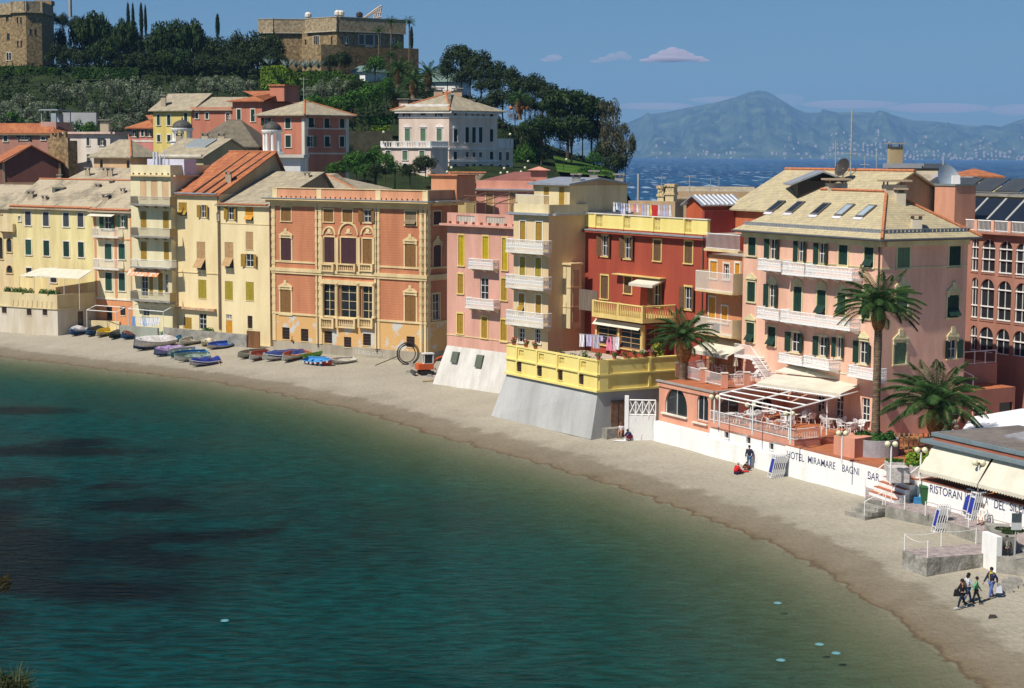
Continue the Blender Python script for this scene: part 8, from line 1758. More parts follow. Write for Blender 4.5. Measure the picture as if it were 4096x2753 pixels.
mb.build('arm',orm,ex); mb=MB(); mb.prism([(2.5,.45),(2.95,.5),(2.95,.95),(2.5,.9)],.4,.9); mb.build('bucket',mat('dark steel',(.08,.07,.06)),ex)
mb=MB(); mb.box(-1.5,-1.35,-.7,.7,.1,.55); mb.box(-1.38,-.7,-.3,-.2,.25,.35); mb.box(-1.38,-.7,.2,.3,.25,.35); mb.build('dozer_blade',mat('dark steel'),ex)
K('z'); P=G(1890,415); hc=thing('hose_coil','large loose coil of black hose standing against the palace footing','hose',tuple(P)); mb=MB()
for j,(rr,dx) in enumerate(((1.2,0),(1.08,.12),(.95,-.05),(1.25,.08))):
    pts=[(P.x+dx+rr*math.cos(a),P.y+.3+.25*math.sin(a)+.1*j,P.z+1.25+rr*math.sin(a)) for a in [2*math.pi*i/28 for i in range(29)]]; mb.tube(pts,.06,5,cap=False)
mb.tube([(P.x-1.1,P.y,P.z+1.0),(P.x-3.6,P.y-1.2,P.z+.05)],.05,5); mb.build('hose',blk,hc)
for n,(x,y) in enumerate(((1900,500),(1950,440),(1930,415),(2010,470),(2120,540),(2160,470))):
    P=G(x,y); mb=MB(); mb.prism([(P.x-.35,P.y-.2),(P.x+.3,P.y-.28),(P.x+.38,P.y+.2),(P.x-.2,P.y+.3)],P.z-.1,P.z+.3,top=[(P.x-.22,P.y-.15),(P.x+.2,P.y-.2),(P.x+.25,P.y+.12),(P.x-.15,P.y+.2)]); o=mb.build('rubble_stone',concrete); tag(o,'loose stone near the mini excavator, %s from the left'%ORD[n],'stone','rubble round the excavator')
K('z'); mb=MB(); a=G(2050,592); c=G(2210,580); mb.tube([a+Vector((0,0,.1)),c+Vector((0,0,.1))],.09,5); o=mb.build('plank',mat('raw plank',(.5,.36,.18))); tag(o,'pale plank lying on the sand left of the pink house base','plank')
K('2'); P=G(965,1345); t=thing('gas_cylinder_trolley','green twin gas cylinders on a stand beside the concrete wall','trolley',tuple(P)); 
for sg in (-1,1): mb=MB(); mb.lathe((P.x+sg*.3,P.y,P.z+.5),[(.26,0),(.28,.1),(.28,1.4),(.15,1.6),(.1,1.8)],10); mb.build('cylinder',mat('sea green paint',(.05,.35,.22)),t)
mb=MB(); mb.box(P.x-.6,P.x+.6,P.y-.3,P.y+.3,P.z,P.z+.5); mb.build('stand',iron,t)
K('9')
for n,(x,y) in enumerate(((1500,1273),(1640,1010),(1690,990),(1600,1050))):
    P=G(x,y); s=.28 if n==0 else .55; mb=MB(); mb.prism([(P.x-s,P.y-s*.6),(P.x+s*.9,P.y-s*.8),(P.x+s,P.y+s*.6),(P.x-s*.6,P.y+s*.8)],P.z-.1,P.z+(.1 if n==0 else .45),top=[(P.x-s*.7,P.y-s*.4),(P.x+s*.7,P.y-s*.6),(P.x+s*.7,P.y+s*.4),(P.x-s*.4,P.y+s*.6)]); o=mb.build('rock',iron if n==0 else concrete); tag(o,('small dark lump lying alone on the sand near the walkers','broken concrete block at the foot of the ramp, middle one','broken concrete block at the foot of the ramp, right one','broken concrete slab at the foot of the ramp, nearest the bag carrier')[n],'rock')
# ================================================================== HOTEL SURROUNDINGS
K('8')
pA=HB_+Vector((0,0)); fw=PL(HB_+HF1.n*1.0,HB_+HF1.n*1.0+HF1.e)
u0=fw.uv(1010,600)[0]; u1=fw.uv(1700,500)[0]; zt_=fw.uv(1690,332)[1]
b=Bld('porthole_wing','low terracotta wing with two round portholes, right of the thick palm',plas('terracotta pink plaster'),[fw.p(u0,0).xy,fw.p(u1,0).xy],3.3,zt_,D=7,trim=None); b.win(0,1622,535,120,130,'n'); b.finish(capm=otile)
for x,y in ((1155,575),(1380,560)):
    u,z=b.F[0].uv(x,y); r0=b.F[0].uv(x+52,y)[0]-u; mb=MB(); n=24; P=b.F[0].p
    for i in range(n):
        a0,a1=2*math.pi*i/n,2*math.pi*(i+1)/n
        mb.hexa([P(u+math.cos(a)*r_,z+math.sin(a)*r_,d) for r_,d in ((r0,.02),(r0+.14,.02)) for a in (a0,a1)][:0] or [P(u+math.cos(a0)*r0,z+math.sin(a0)*r0,-.01),P(u+math.cos(a1)*r0,z+math.sin(a1)*r0,-.01),P(u+math.cos(a1)*(r0+.15),z+math.sin(a1)*(r0+.15),-.01),P(u+math.cos(a0)*(r0+.15),z+math.sin(a0)*(r0+.15),-.01),P(u+math.cos(a0)*r0,z+math.sin(a0)*r0,.12),P(u+math.cos(a1)*r0,z+math.sin(a1)*r0,.12),P(u+math.cos(a1)*(r0+.15),z+math.sin(a1)*(r0+.15),.12),P(u+math.cos(a0)*(r0+.15),z+math.sin(a0)*(r0+.15),.12)])
    o=b.part('porthole',mb,hpink); mb=MB(); mb.poly([P(u+math.cos(2*math.pi*i/n)*r0,z+math.sin(2*math.pi*i/n)*r0,.012) for i in range(n)]); mb.build('pane',glass(),o); mb=MB(); mb.pbox(b.F[0],u-r0*.98,u+r0*.98,z-.04,z+.04,.02,.05); mb.build('glazing_bar',rail_w,o)
K('8'); zr_=zt_
for a,c in (((1380,170),(1430,150)),((1650,80+90),(1745,90+140))): pass
A=fw.p(u1-8.6,zt_+1.6,-4); B2_=fw.p(u1-.6,zt_+1.6,-4)
mb=MB(); mb.prism([fw.p(u1-6.6,0,-3).xy,fw.p(u1+1.0,0,-3).xy,fw.p(u1+1.0,0,-8).xy,fw.p(u1-6.6,0,-8).xy],zt_-.3,zt_+1.6); b.part('upper_platform',mb,plas('terracotta pink plaster')); 
railing(fw.p(u1-6.5,zt_+1.6,-3.1),fw.p(u1+.9,zt_+1.6,-3.1),1.1,b.root,sp=1.2,r=.05); railing(fw.p(u1-6.5,zt_+1.6,-3.1),fw.p(u1-3.6,zt_+.0,-1.2),1.0,b.root,sp=1.4,r=.05)
# wooden fence leaning near the palm, planters
K('8')
for n,(x,y) in enumerate(((740,925),(700,930))):
    P=atz(*q(x+40,y),3.42); mb=MB()
    for j in range(8): xx=P.x-1.4+j*.36; mb.box(xx,xx+.1,P.y-.03,P.y+.03,P.z,P.z+1.5)
    mb.box(P.x-1.45,P.x+1.3,P.y+.031,P.y+.06,P.z+.4,P.z+.48); mb.box(P.x-1.45,P.x+1.3,P.y+.031,P.y+.06,P.z+1.1,P.z+1.18)
    o=mb.build('slat_fence',mat('yellow slats',(.50,.38,.16) if n==0 else (.5,.38,.16))); tag(o,'yellowish slatted fence panel leaning by the pink wall'+(', the nearer one' if n else ', the farther one'),'fence')
    break
def boxplanter(label,x,y,w,d,h,z,m,leaves=True):
    P=atz(*q(x,y),z); t=thing('stone_planter',label,'planter',tuple(P)); mb=MB(); mb.box(P.x-w/2,P.x+w/2,P.y,P.y+d,z-.05,z+h); mb.build('box',m,t)
    if leaves:
        mb=MB(); r=random.Random(int(x))
        for i in range(220): d_=rv(r); leafquad(mb,Vector((P.x+r.uniform(-.45,.45)*w,P.y+r.uniform(.1,.9)*d,z+h+r.uniform(0,.2))),d_,.09,r)
        mb.build('plants',L_green,t)
K('8'); sm_=mat('mottled white stone',(.62,.58,.55),(.38,.34,.32),scale=5)
boxplanter('mottled stone planter box at the top of the stairs, left side',670,1185,1.3,1.3,.95,3.43,sm_,False); boxplanter('small stone flower box above the left planter',635,1090,1.2,1.0,.6,3.9,sm_); boxplanter('mottled stone planter by the round bush',890,1140,1.7,.9,.7,3.43,sm_)
# pink planter wall and steps beside the cafe terrace
K('7'); a=atz(*q(1945,1090),3.42).xy; c=atz(*q(2140,1125),3.42).xy; pf=PL(a,c); z1=pf.uv(2040,930)[1]; mb=MB(); mb.pbox(pf,0,pf.W,3.3,z1,-2.0,0); o=mb.build('pink_wall',plas('platform pink')); tag(o,'pink wall block between the terrace steps and the round planter','wall')
st2=thing('terrace_stairs','short flight of tiled stairs with white handrail down from the cafe terrace','stairs',tuple(atz(*q(1900,1060),3.42)))
a=fC; c=nxt(fC,-31,*q(1945,1000)); sf=PL(a,c)
for j in range(3): mb=MB(); mb.pbox(sf,.05+.35*j,sf.W,3.3,CFZ-.14*j-.05,-1.6,.0); 
for j in range(4): mb=MB(); mb.pbox(sf,.1+.4*j,.5+.4*j,3.3,CFZ-.12*(j+1),-1.6,0); mb.build('step',otile,st2)
mb=MB(); mb.tube([sf.p(.1,CFZ,.05),sf.p(.1,CFZ+.9,.05),sf.p(1.8,3.5+.9,.05),sf.p(1.8,3.5,.05)],.04,6); mb.build('handrail',rail_w,st2)
# ---------------------------------------------------------------- restaurant
K('w'); zsil=ZW2+.12; RPo=atz(*q(350,855),zsil).xy; RP=PL(RPo,RPo+Vector((math.cos(R(64)),-math.sin(R(64))))); Wd=RP.uvp(4500,2000)[0]
Wd=min(max(Wd,8),22); zE=RP.uv(360,415)[1]
rs=thing('restaurant','seafront restaurant pavilion with cream awnings, orange window frames and flat grey-brown roof, right edge','restaurant',(RPo.x,RPo.y,3.3))
wd_=mat('orange varnished wood',(.58,.27,.03),(.45,.18,.02),scale=2)
A=RP.p(0,0).xy; B2_=RP.p(Wd,0).xy; Cq=B2_-RP.n*7; Dq=A-RP.n*7
bb=Bld('','',wd_,[Dq,A,B2_],3.3,zE,back=[Cq],parent=rs)
nw=int(Wd/2.0)
zwt=zE-.25
for j in range(nw): u=Wd*j/nw; bb.winm(1,u+.07,u+Wd/nw-.07,zsil,zwt,'d' if 0 else 'n',trim=None)
bb.winm(0,.5,6.6,zsil,zwt,'n'); bb.finish(cap=False)
mb=MB(); mb.pbox(RP,-.05,Wd,zsil-.12,zsil,.0,.12); bb.part('sill',mb,wd_)
roofm=mat('grey brown roofing',(.20,.17,.15),(.13,.11,.10),scale=.8,zs=.2,fine=.2)
mb=MB(); mb.pbox(RP,-.9,Wd+1,zE,zE+.22,-7.5,.9); bb.part('lower_eave',mb,mat('blue grey fascia',(.17,.22,.24)))
mb=MB(); mb.pbox(RP,-.2,Wd+1,zE+.221,zE+.5,-7.2,.35); bb.part('red_fascia',mb,plas('brick red fascia',(.38,.13,.08)))
mb=MB(); mb.pbox(RP,-.3,Wd+1,zE+.501,zE+.75,-7.3,.45); bb.part('upper_eave',mb,mat('blue grey fascia'))
mb=MB(); mb.pbox(RP,.0,Wd+1,zE+.751,zE+.78,-7.0,.2); bb.part('roof',mb,roofm)
mb=MB(); pts=[RP.p(3.5,zE+.9,-2.5),RP.p(Wd+1,zE+.9,-2.5),RP.p(Wd+1,zE+1.7,-6),RP.p(5.5,zE+1.7,-6)]; mb.hexa([p-Vector((0,0,.5)) for p in pts]+pts); bb.part('raised_roof',mb,mat('corrugated grey sheet',(.28,.28,.30),(.20,.19,.20),scale=2,zs=.1))
for k,(a_,c_) in enumerate(((.0,.47),(.49,1.0))):
    W0=9.8; ua,ub=.1+a_*W0*1.25,.1+c_*W0*1.25; d1=1.55; zb_=zsil+.72; mb=MB()
    mb.hexa([RP.p(ua-.25,zb_,d1),RP.p(ub-.1,zb_,d1),RP.p(ub-.1,zb_-.03,d1-.02),RP.p(ua-.25,zb_-.03,d1-.02),RP.p(ua,zE-.02,.5),RP.p(ub,zE-.02,.5),RP.p(ub,zE-.06,.5),RP.p(ua,zE-.06,.5)])
    n=24
    for j in range(n): s0=ua-.25+(ub-ua+.15)*j/n; s1=ua-.25+(ub-ua+.15)*(j+1)/n; mb.poly([RP.p(s0,zb_,d1+.005),RP.p(s1,zb_,d1+.005),RP.p(s1,zb_-.2,d1+.01),RP.p((s0+s1)/2,zb_-.29,d1+.01),RP.p(s0,zb_-.2,d1+.01)])
    bb.part('awning',mb,canvas)
# white marquee behind
K('w'); Y0=RPo.y+9; P0_=XY(q(620,215)[0],Y0,q(620,215)[1]); zm=zP(P0_,620,300); z1=zP(P0_,1030,85); mq=thing('marquee','white marquee roof behind the restaurant','marquee',(P0_.x,P0_.y,3.4)); L=PL(P0_,P0_+Vector((math.cos(R(20)),-math.sin(R(20)))))
mb=MB(); mb.hexa([L.p(0,zm,0),L.p(13,zm,0),L.p(13,zm,-9),L.p(0,zm,-9),L.p(4,z1,-2.2),L.p(11,z1,-2.2),L.p(11,z1,-6),L.p(4,z1,-6)]); mb.build('roof',mat('white pvc sheet',(.80,.80,.82),(.72,.72,.75),scale=1,fine=0),mq)
for u in (0.1,12.8): mb=MB(); mb.tube([L.p(u,3.4,-.1),L.p(u,zm,-.1)],.07,6); mb.build('post',rail_w,mq)
# ---------------------------------------------------------------- lamps
globe=mat('opal globe',(.72,.68,.46),(.66,.62,.42),scale=2,rough=.3,fine=0)
def lamp2(label,k,x,yt,yb,z,grp='twin globe lamps along the sea wall'):
    K(k); P=atz(*q(x,yb),z); H=(yb-yt)*ZO[k][2]*P.y/7000; t=thing('globe_lamp',label,'lamp',tuple(P),grp); mb=MB(); mb.tube([P,P+Vector((0,0,H))],.055,8); mb.build('post',rail_w,t)
    mb=MB(); mb.tube([P+Vector((-.24,0,H-.05)),P+Vector((.24,0,H-.05))],.04,6); mb.ball(P+Vector((0,0,H+.06)),.09,8); mb.build('bracket',iron,t)
    for sg in (-1,1): mb=MB(); mb.ball(P+Vector((sg*.25,-.03*sg,H+.12)),.205,14); mb.build('globe',globe,t,smooth=True)
for n,(k,x,yt,yb,z) in enumerate((('7',832,565,800,CFZ),('7',1168,640,862,CFZ),('7',1527,720,955,CFZ),('8',148,755,1020,3.43),('8',585,850,1205,3.43),('8',852,905,1175,3.43),('8',1370,1020,1290,3.5))): lamp2('white post lamp with two cream globes by the sea wall, %s from the left'%ORD[n],k,x,yt,yb,z)
def lampn(label,k,x,yt,yb,Y,offs,rg,grp=None):
    K(k); P=XY(q(x,yb)[0],Y,q(x,yb)[1]); z0,z1=zP(P,x,yb),zP(P,x,yt); t=thing('globe_lamp',label,'lamp',(P.x,P.y,z0),grp); mb=MB(); mb.tube([(P.x,P.y,z0-.5),(P.x,P.y,z1)],.07,6); 
    for dx,dz in offs: mb.tube([(P.x,P.y,z1-.5),(P.x+dx,P.y,z1+dz)],.03,4)
    mb.build('post',iron,t)
    for dx,dz in offs: mb=MB(); mb.ball((P.x+dx,P.y,z1+dz),rg,12); mb.build('globe',globe,t,smooth=True)
Yl=RPo.y+5; lampn('cluster lamp with seven cream globes between thick palm and marquee','w',500,200,310,Yl,((-.42,.3),(.35,.3),(-.42,-.35),(.2,-.4),(-.25,0),(.1,.25),(.45,-.05)),.17)
lampn('three-globe street lamp before the villa, left one','m',250,200,390,246,((-.6,0),(.6,-.1),(0,.6)),.2,'street lamps before the villa'); lampn('three-globe street lamp before the villa, right one','m',865,205,300,262,((-.5,-.1),(.5,0),(0,.6)),.2,'street lamps before the villa'); lampn('two-globe street lamp beside the coral chimney','m',1085,190,260,262,((-.3,-.1),(.3,.5)),.2)
lampn('single round lamp on the villa terrace, left end','r2',1421,1185,1265,308,((0,0),),.24); lampn('single round lamp on the villa side wing','r3',539,1205,1285,318,((0,0),),.24); lampn('pale street lamp on the lawn right of the umbrella pine','r3',1018,1435,1560,322,((.5,.1),),.22); lampn('single round lamp beside the lawn path','r3',700,1447,1500,324,((0,0),),.22)
# ---------------------------------------------------------------- cafe furniture
wp=mat('white plastic',(.76,.75,.73),(.70,.69,.67),scale=4,rough=.4,fine=0)
ch=rthing('garden_chair','','chair',(0,0,0),0); 
mb=MB(); mb.prism([(-.24,-.24),(.22,-.26),(.22,.26),(-.24,.24)],.42,.46); mb.build('seat',wp,ch)
mb=MB(); n=7
for i in range(n): a=-.95+1.9*i/(n-1); y=.27*math.sin(a*1.1); x=-.25-.03*math.cos(a); mb.hexa([(x,y-.03,.46),(x+.03,y-.03,.46),(x+.03,y+.03,.46),(x,y+.03,.46),(x-.12,y*1.08-.03,.86+.05*math.cos(a*1.5)),(x-.09,y*1.08-.03,.86+.05*math.cos(a*1.5)),(x-.09,y*1.08+.03,.86+.05*math.cos(a*1.5)),(x-.12,y*1.08+.03,.86+.05*math.cos(a*1.5))])
mb.tube([(-.36,-.3,.84),(-.39,-.15,.92),(-.4,0,.94),(-.39,.15,.92),(-.36,.3,.84)],.03,5); mb.build('backrest',wp,ch)
for sy in (-1,1): mb=MB(); mb.tube([(-.34,sy*.3,.82),(-.25,sy*.32,.68),(.2,sy*.32,.66),(.25,sy*.3,.4)],.028,5); mb.build('armrest',wp,ch)
for sx in (-1,1):
    for sy in (-1,1): mb=MB(); mb.tube([(sx*.2,sy*.23,.43),(sx*.26,sy*.28,0)],.03,5); mb.build('leg',wp,ch)
tb=rthing('garden_table','','table',(0,0,0),0); mb=MB(); mb.lathe((0,0,.7),[(.48,0),(.5,.02),(.5,.04),(.01,.04)],20); mb.build('table_top',wp,tb)
for i in range(4): a=math.pi/4+i*math.pi/2; mb=MB(); mb.tube([(.12*math.cos(a),.12*math.sin(a),.7),(.34*math.cos(a),.34*math.sin(a),0)],.035,5); mb.build('leg',wp,tb)
K('7'); tabs=[(985,790),(1160,800),(1310,770),(1290,712),(1455,860),(1560,800),(1725,790),(1790,735),(1960,790),(1920,845),(2110,885),(2240,860)]
first=[1,1]; nc=0
for n,(x,y) in enumerate(sorted(tabs)):
    P=atz(*q(x,y),CFZ); t=tb if first[0] else copytree(tb); first[0]=0; t.location=P; tag(t,'white round plastic table on the cafe terrace, %s from the left'%ORD[n],'table','tables on the cafe terrace')
    k=3 if n%3 else 2
    for j in range(k):
        a=n*1.3+j*2*math.pi/k; Q_=P+Vector((math.cos(a)*.78,math.sin(a)*.78,0)); c=ch if first[1] else copytree(ch); first[1]=0; c.location=Q_; c.rotation_euler=(0,0,a+math.pi+rnd.uniform(-.4,.4)); nc+=1
        tag(c,'white armchair at the %s side of the %s cafe table from the left'%(('right','left','near')[j],ORD[n]),'chair','chairs on the cafe terrace')
K('t')
for n,(x,y,col,lb) in enumerate(((810,930,None,'dark-backed chair on the cafe roof terrace'),(1180,1060,None,'white chair behind the blue lounger on the cafe roof'),(1450,1060,None,'white chair at the right end of the cafe roof'))):
    P=atz(*q(x,y),CZR+.12); c=copytree(ch); c.location=P; c.rotation_euler=(0,0,n*1.7); tag(c,lb,'chair')
P=atz(*q(930,900),CZR+.12); t=copytree(tb); t.location=P; tag(t,'white table on the cafe roof terrace among the piers','table')
for n,(x,yt,yb,lb) in enumerate(((690,430,900,'yellow closed parasol standing behind the left pier of the cafe roof'),(1120,490,960,'greyish cream closed parasol in the middle of the cafe roof'))):
    P=atz(*q(x,yb),CZR+.12); H=(yb-yt)*.2143*P.y/7000; t=thing('closed_parasol',lb,'parasol',tuple(P)); mb=MB(); mb.tube([P,P+Vector((0,0,H))],.03,6); mb.build('pole',rail_w,t); mb=MB(); nn=12; prof=[(.28,H*.42),(.24,H*.55),(.14,H*.8),(.02,H*.99)]; base=len(mb.v)
    for r_,z in prof:
        for i in range(nn): a=2*math.pi*i/nn; rr=r_*(1 if i%2 else .72); mb.v.append(P+Vector((rr*math.cos(a),rr*math.sin(a),z)))
    for j in range(3):
        for i in range(nn): mb.f.append((j*nn+i,j*nn+(i+1)%nn,(j+1)*nn+(i+1)%nn,(j+1)*nn+i))
    mb.build('canopy',mat('yellow parasol cloth' if n==0 else 'grey cream cloth',(.66,.55,.24) if n==0 else (.55,.50,.38)),t)
# stairs on the hotel wall above the cafe
K('7'); 
hs_=thing('hotel_stairs','white outside stairs with railing at the left of the hotel','stairs',tuple(HF0.p(1,CZR,1)))
uS,zS=HF0.uv(1040,170)
fS2=PL(HF0.p(0,0,1.3).xy,HF0.p(1,0,1.3).xy)
ua,za=fS2.uv(1020,165); ub,_=fS2.uv(1165,190); 
for j in range(9):
    u=fS2.uv(1170,150)[0]+j*.3; z=za-.3*j*1.0; mb=MB(); mb.pbox(HF0,u,u+.34,z-.2,z,.02,1.3)
    if z>CZR: mb.build('step',whitew,hs_)
u1_=u; mb=MB(); mb.pbox(HF0,ua,fS2.uv(1170,150)[0],za-.15,za,.02,1.3); mb.build('landing',whitew,hs_)
railing(HF0.p(ua,za,1.28),HF0.p(fS2.uv(1170,150)[0],za,1.28),1.0,hs_,sp=.14); railing(HF0.p(fS2.uv(1170,150)[0],za,1.28),HF0.p(u1_,CZR+.3,1.28),1.0,hs_,sp=.14)
# white lattice fence and flecked wall left of the cafe
K('x'); a=atz(*q(490,1480),1.3).xy; c=WA+Vector((-.05,.05)); lf=PL(a,c); z1=lf.uv(640,1225)[1]; z2=lf.uv(640,1040)[1]; t=thing('lattice_fence','white diagonal lattice fence on a flecked white wall left of the cafe','fence',(a.x,a.y,1.2)); mb=MB(); mb.pbox(lf,0,lf.W,.7,z1,-.3,0); mb.build('base_wall',plas('flaking whitewash',(.74,.73,.70),col2=(.42,.40,.36),scale=2.2,thr=(.36,.44)),t)
mb=MB(); n=4; w=lf.W
for j in range(n): 
    ua,ub=w*j/n,w*(j+1)/n; mb.tube([lf.p(ua,z1+.1,-.1),lf.p(ub,z2,-.1)],.04,4); mb.tube([lf.p(ua,z2,-.14),lf.p(ub,z1+.1,-.14)],.04,4); mb.tube([lf.p(ub,z1,-.1),lf.p(ub,z2,-.1)],.05,4)
mb.tube([lf.p(0,z2,-.1),lf.p(w,z2,-.1)],.06,4); mb.tube([lf.p(0,z1+.1,-.1),lf.p(w,z1+.1,-.1)],.05,4); mb.pbox(lf,-.4,-.05,.7,z2+.35,-.4,.0); mb.build('lattice',rail_w,t)
# ---------------------------------------------------------------- bin, sunbeds, signs
K('9'); P=atz(*q(905,262),1.85); t=thing('wheeled_bin','green wheeled rubbish bin against the restaurant wall','bin',tuple(P)); g_=mat('bin green',(.035,.12,.04),rough=.5); mb=MB(); mb.prism([(P.x-.3,P.y-.32),(P.x+.3,P.y-.32),(P.x+.3,P.y+.32),(P.x-.3,P.y+.32)],P.z+.08,P.z+1.2,top=[(P.x-.4,P.y-.4),(P.x+.4,P.y-.4),(P.x+.4,P.y+.4),(P.x-.4,P.y+.4)]); mb.build('body',g_,t); mb=MB(); mb.prism([(P.x-.43,P.y-.43),(P.x+.43,P.y-.43),(P.x+.43,P.y+.43),(P.x-.43,P.y+.43)],P.z+1.201,P.z+1.32,top=[(P.x-.38,P.y-.3),(P.x+.38,P.y-.3),(P.x+.38,P.y+.4),(P.x-.38,P.y+.4)]); mb.build('lid',g_,t); mb=MB(); mb.tube([(P.x-.33,P.y+.3,P.z+.1),(P.x+.33,P.y+.3,P.z+.1)],.1,8); mb.build('wheels',blk,t)
mb=MB(); P2=atz(*q(840,255),1.85); mb.box(P2.x-.35,P2.x+.3,P2.y-.2,P2.y+.2,P2.z,P2.z+.45); o=mb.build('blue_crate',mat('blue plastic',(.05,.25,.5))); tag(o,'small blue plastic crate left of the green bin','crate')
sbm=mat('white sunbed frame',(.74,.73,.72),fine=0,rough=.4); blu_=mat('royal blue canvas',(.02,.04,.30),(.015,.03,.24),scale=2,fine=0)
def sunbed(nm='sunbed'):
    t=rthing(nm,'','sunbed',(0,0,0),0); mb=MB()
    for y in (-.3,.3): mb.box(-.02,.03,y-.03,y+.03,0,1.85)
    for z in (.02,.35,1.5,1.8): mb.box(-.021,.031,-.27,.27,z,z+.05)
    mb.build('frame',sbm,t); mb=MB(); mb.box(-.01,.02,-.22,.22,.42,1.48); mb.build('canvas',blu_,t); 
    for y in (-.32,.27):
        for z in (.3,1.2): mb=MB(); mb.box(.04,.1,y,y+.05,z,z+.4); mb.build('folded_leg',sbm,t)
    return t
sb=sunbed(); firstb=[1]
def stack(k,x,y,z,n,ang,lab,grp):
    K(k); P=G(x,y) if z is None else atz(*q(x,y),z)
    for j in range(n):
        s=sb if firstb[0] else copytree(sb); firstb[0]=0; d=Vector((math.cos(ang),math.sin(ang),0)); s.location=P+d*(.16*j); s.rotation_euler=(0,R(13),ang); tag(s,'white sunbed in the stack %s, %s from the front'%(lab,ORD[j]),'sunbed',grp)
aS=math.atan2(.30,.95)
stack('7',1345,1310,None,7,aS,'below the hotel lettering','sunbeds stacked below the hotel lettering'); stack('9',965,512,None,5,.12,'at the promenade edge','sunbeds stacked at the promenade edge'); stack('9',1240,370,1.85,2,aS,'in the gap of the restaurant name','sunbeds against the restaurant wall, rear stack'); stack('9',1280,402,1.85,6,aS,'beside the seated man in white','sunbeds beside the seated man')
K('9'); P=atz(*q(1712,700),1.9); P=Vector((P.x,P.y,rpz)); P=atz(*q(1700,720),rpz+.3); t=thing('notice_board','grey two-panel notice board on a post at the right edge','sign',tuple(P)); hh=P.y/7000*.4464; mb=MB(); mb.tube([P,P+Vector((0,0,(720-315)*hh))],.04,6); mb.build('post',rail_g,t)
for x0,x1,y0,y1,m,nm in ((-42,-4,328,415,mat('dark slate panel',(.07,.09,.10)),'panel'),(4,48,328,415,mat('dark slate panel'),'panel'),(-44,50,418,482,mat('pale grey notice',(.55,.56,.56)),'notice')):
    mb=MB(); mb.box(P.x+x0*hh,P.x+x1*hh,P.y-.1,P.y-.05,P.z+(720-y1)*hh,P.z+(720-y0)*hh); mb.build(nm,m,t)
shrub('ground_cover','flat clipped green ground cover on the concrete bed, right edge',Vector((PLB[0].x+1.25,PLB[0].y+2.6,PLB[1]-.1)),.9,1.7,.14,L_oak,1500,.07)
# foreground twig bottom left
def twig(label,px,py,Y,r,n,seed,m):
    rr=random.Random(seed); c=at(px,py,Y); t=thing('pine_twig',label,'branch',tuple(c)); mb=MB(); mb.tube([c+Vector((-.9,.1,-.35)),c+Vector((-.2,0,-.08)),c],.008,5); mb.build('stem',bark,t); mb=MB()
    for i in range(n):
        b_=c+Vector((rr.uniform(-1.2,.6)*r,rr.uniform(-.5,.5)*r,rr.uniform(-.9,.3)*r)); d=(Vector((rr.uniform(-.3,1),rr.uniform(-.5,.5),rr.uniform(-.1,.9)))).normalized()*r*rr.uniform(.35,.8); w=Vector((-d.z,0,d.x)).normalized()*.004
        mb.poly([b_-w,b_+w,b_+d])
    mb.build('needles',m,t)
twig('dark pine twig with pale tips in the bottom left corner',40,2740,9,.14,420,3,leafm('near needles',(.015,.022,.006),(.14,.16,.07)))
twig('small out-of-focus olive-brown twig entering at the left edge above the corner',5,2325,9,.06,160,4,leafm('near brown needles',(.03,.025,.01),(.10,.08,.03)))
# submerged pale stones / bags seen under water
for n,(k,x,y) in enumerate((('V',1867,1467),('V',1905,1487),('V',1779,1503),('V',1772,1373),('V',512,1413))):
    K(k); P=atz(*q(x,y),.05); mb=MB(); mb.lathe(P+Vector((0,0,-.05)),[(.05,0),(.24,.02),(.2,.05),(.05,.06)],9); o=mb.build('floating_bag',mat('pale translucent plastic',(.13,.33,.36),(.08,.24,.27),scale=3,rough=.3)); tag(o,'pale bluish plastic bag floating in the bay, %s'%('nearest the lower right shore','right of the nearest one','left of the two lower ones','highest of those near the right shore','alone in the dark water at left')[n],'bag')
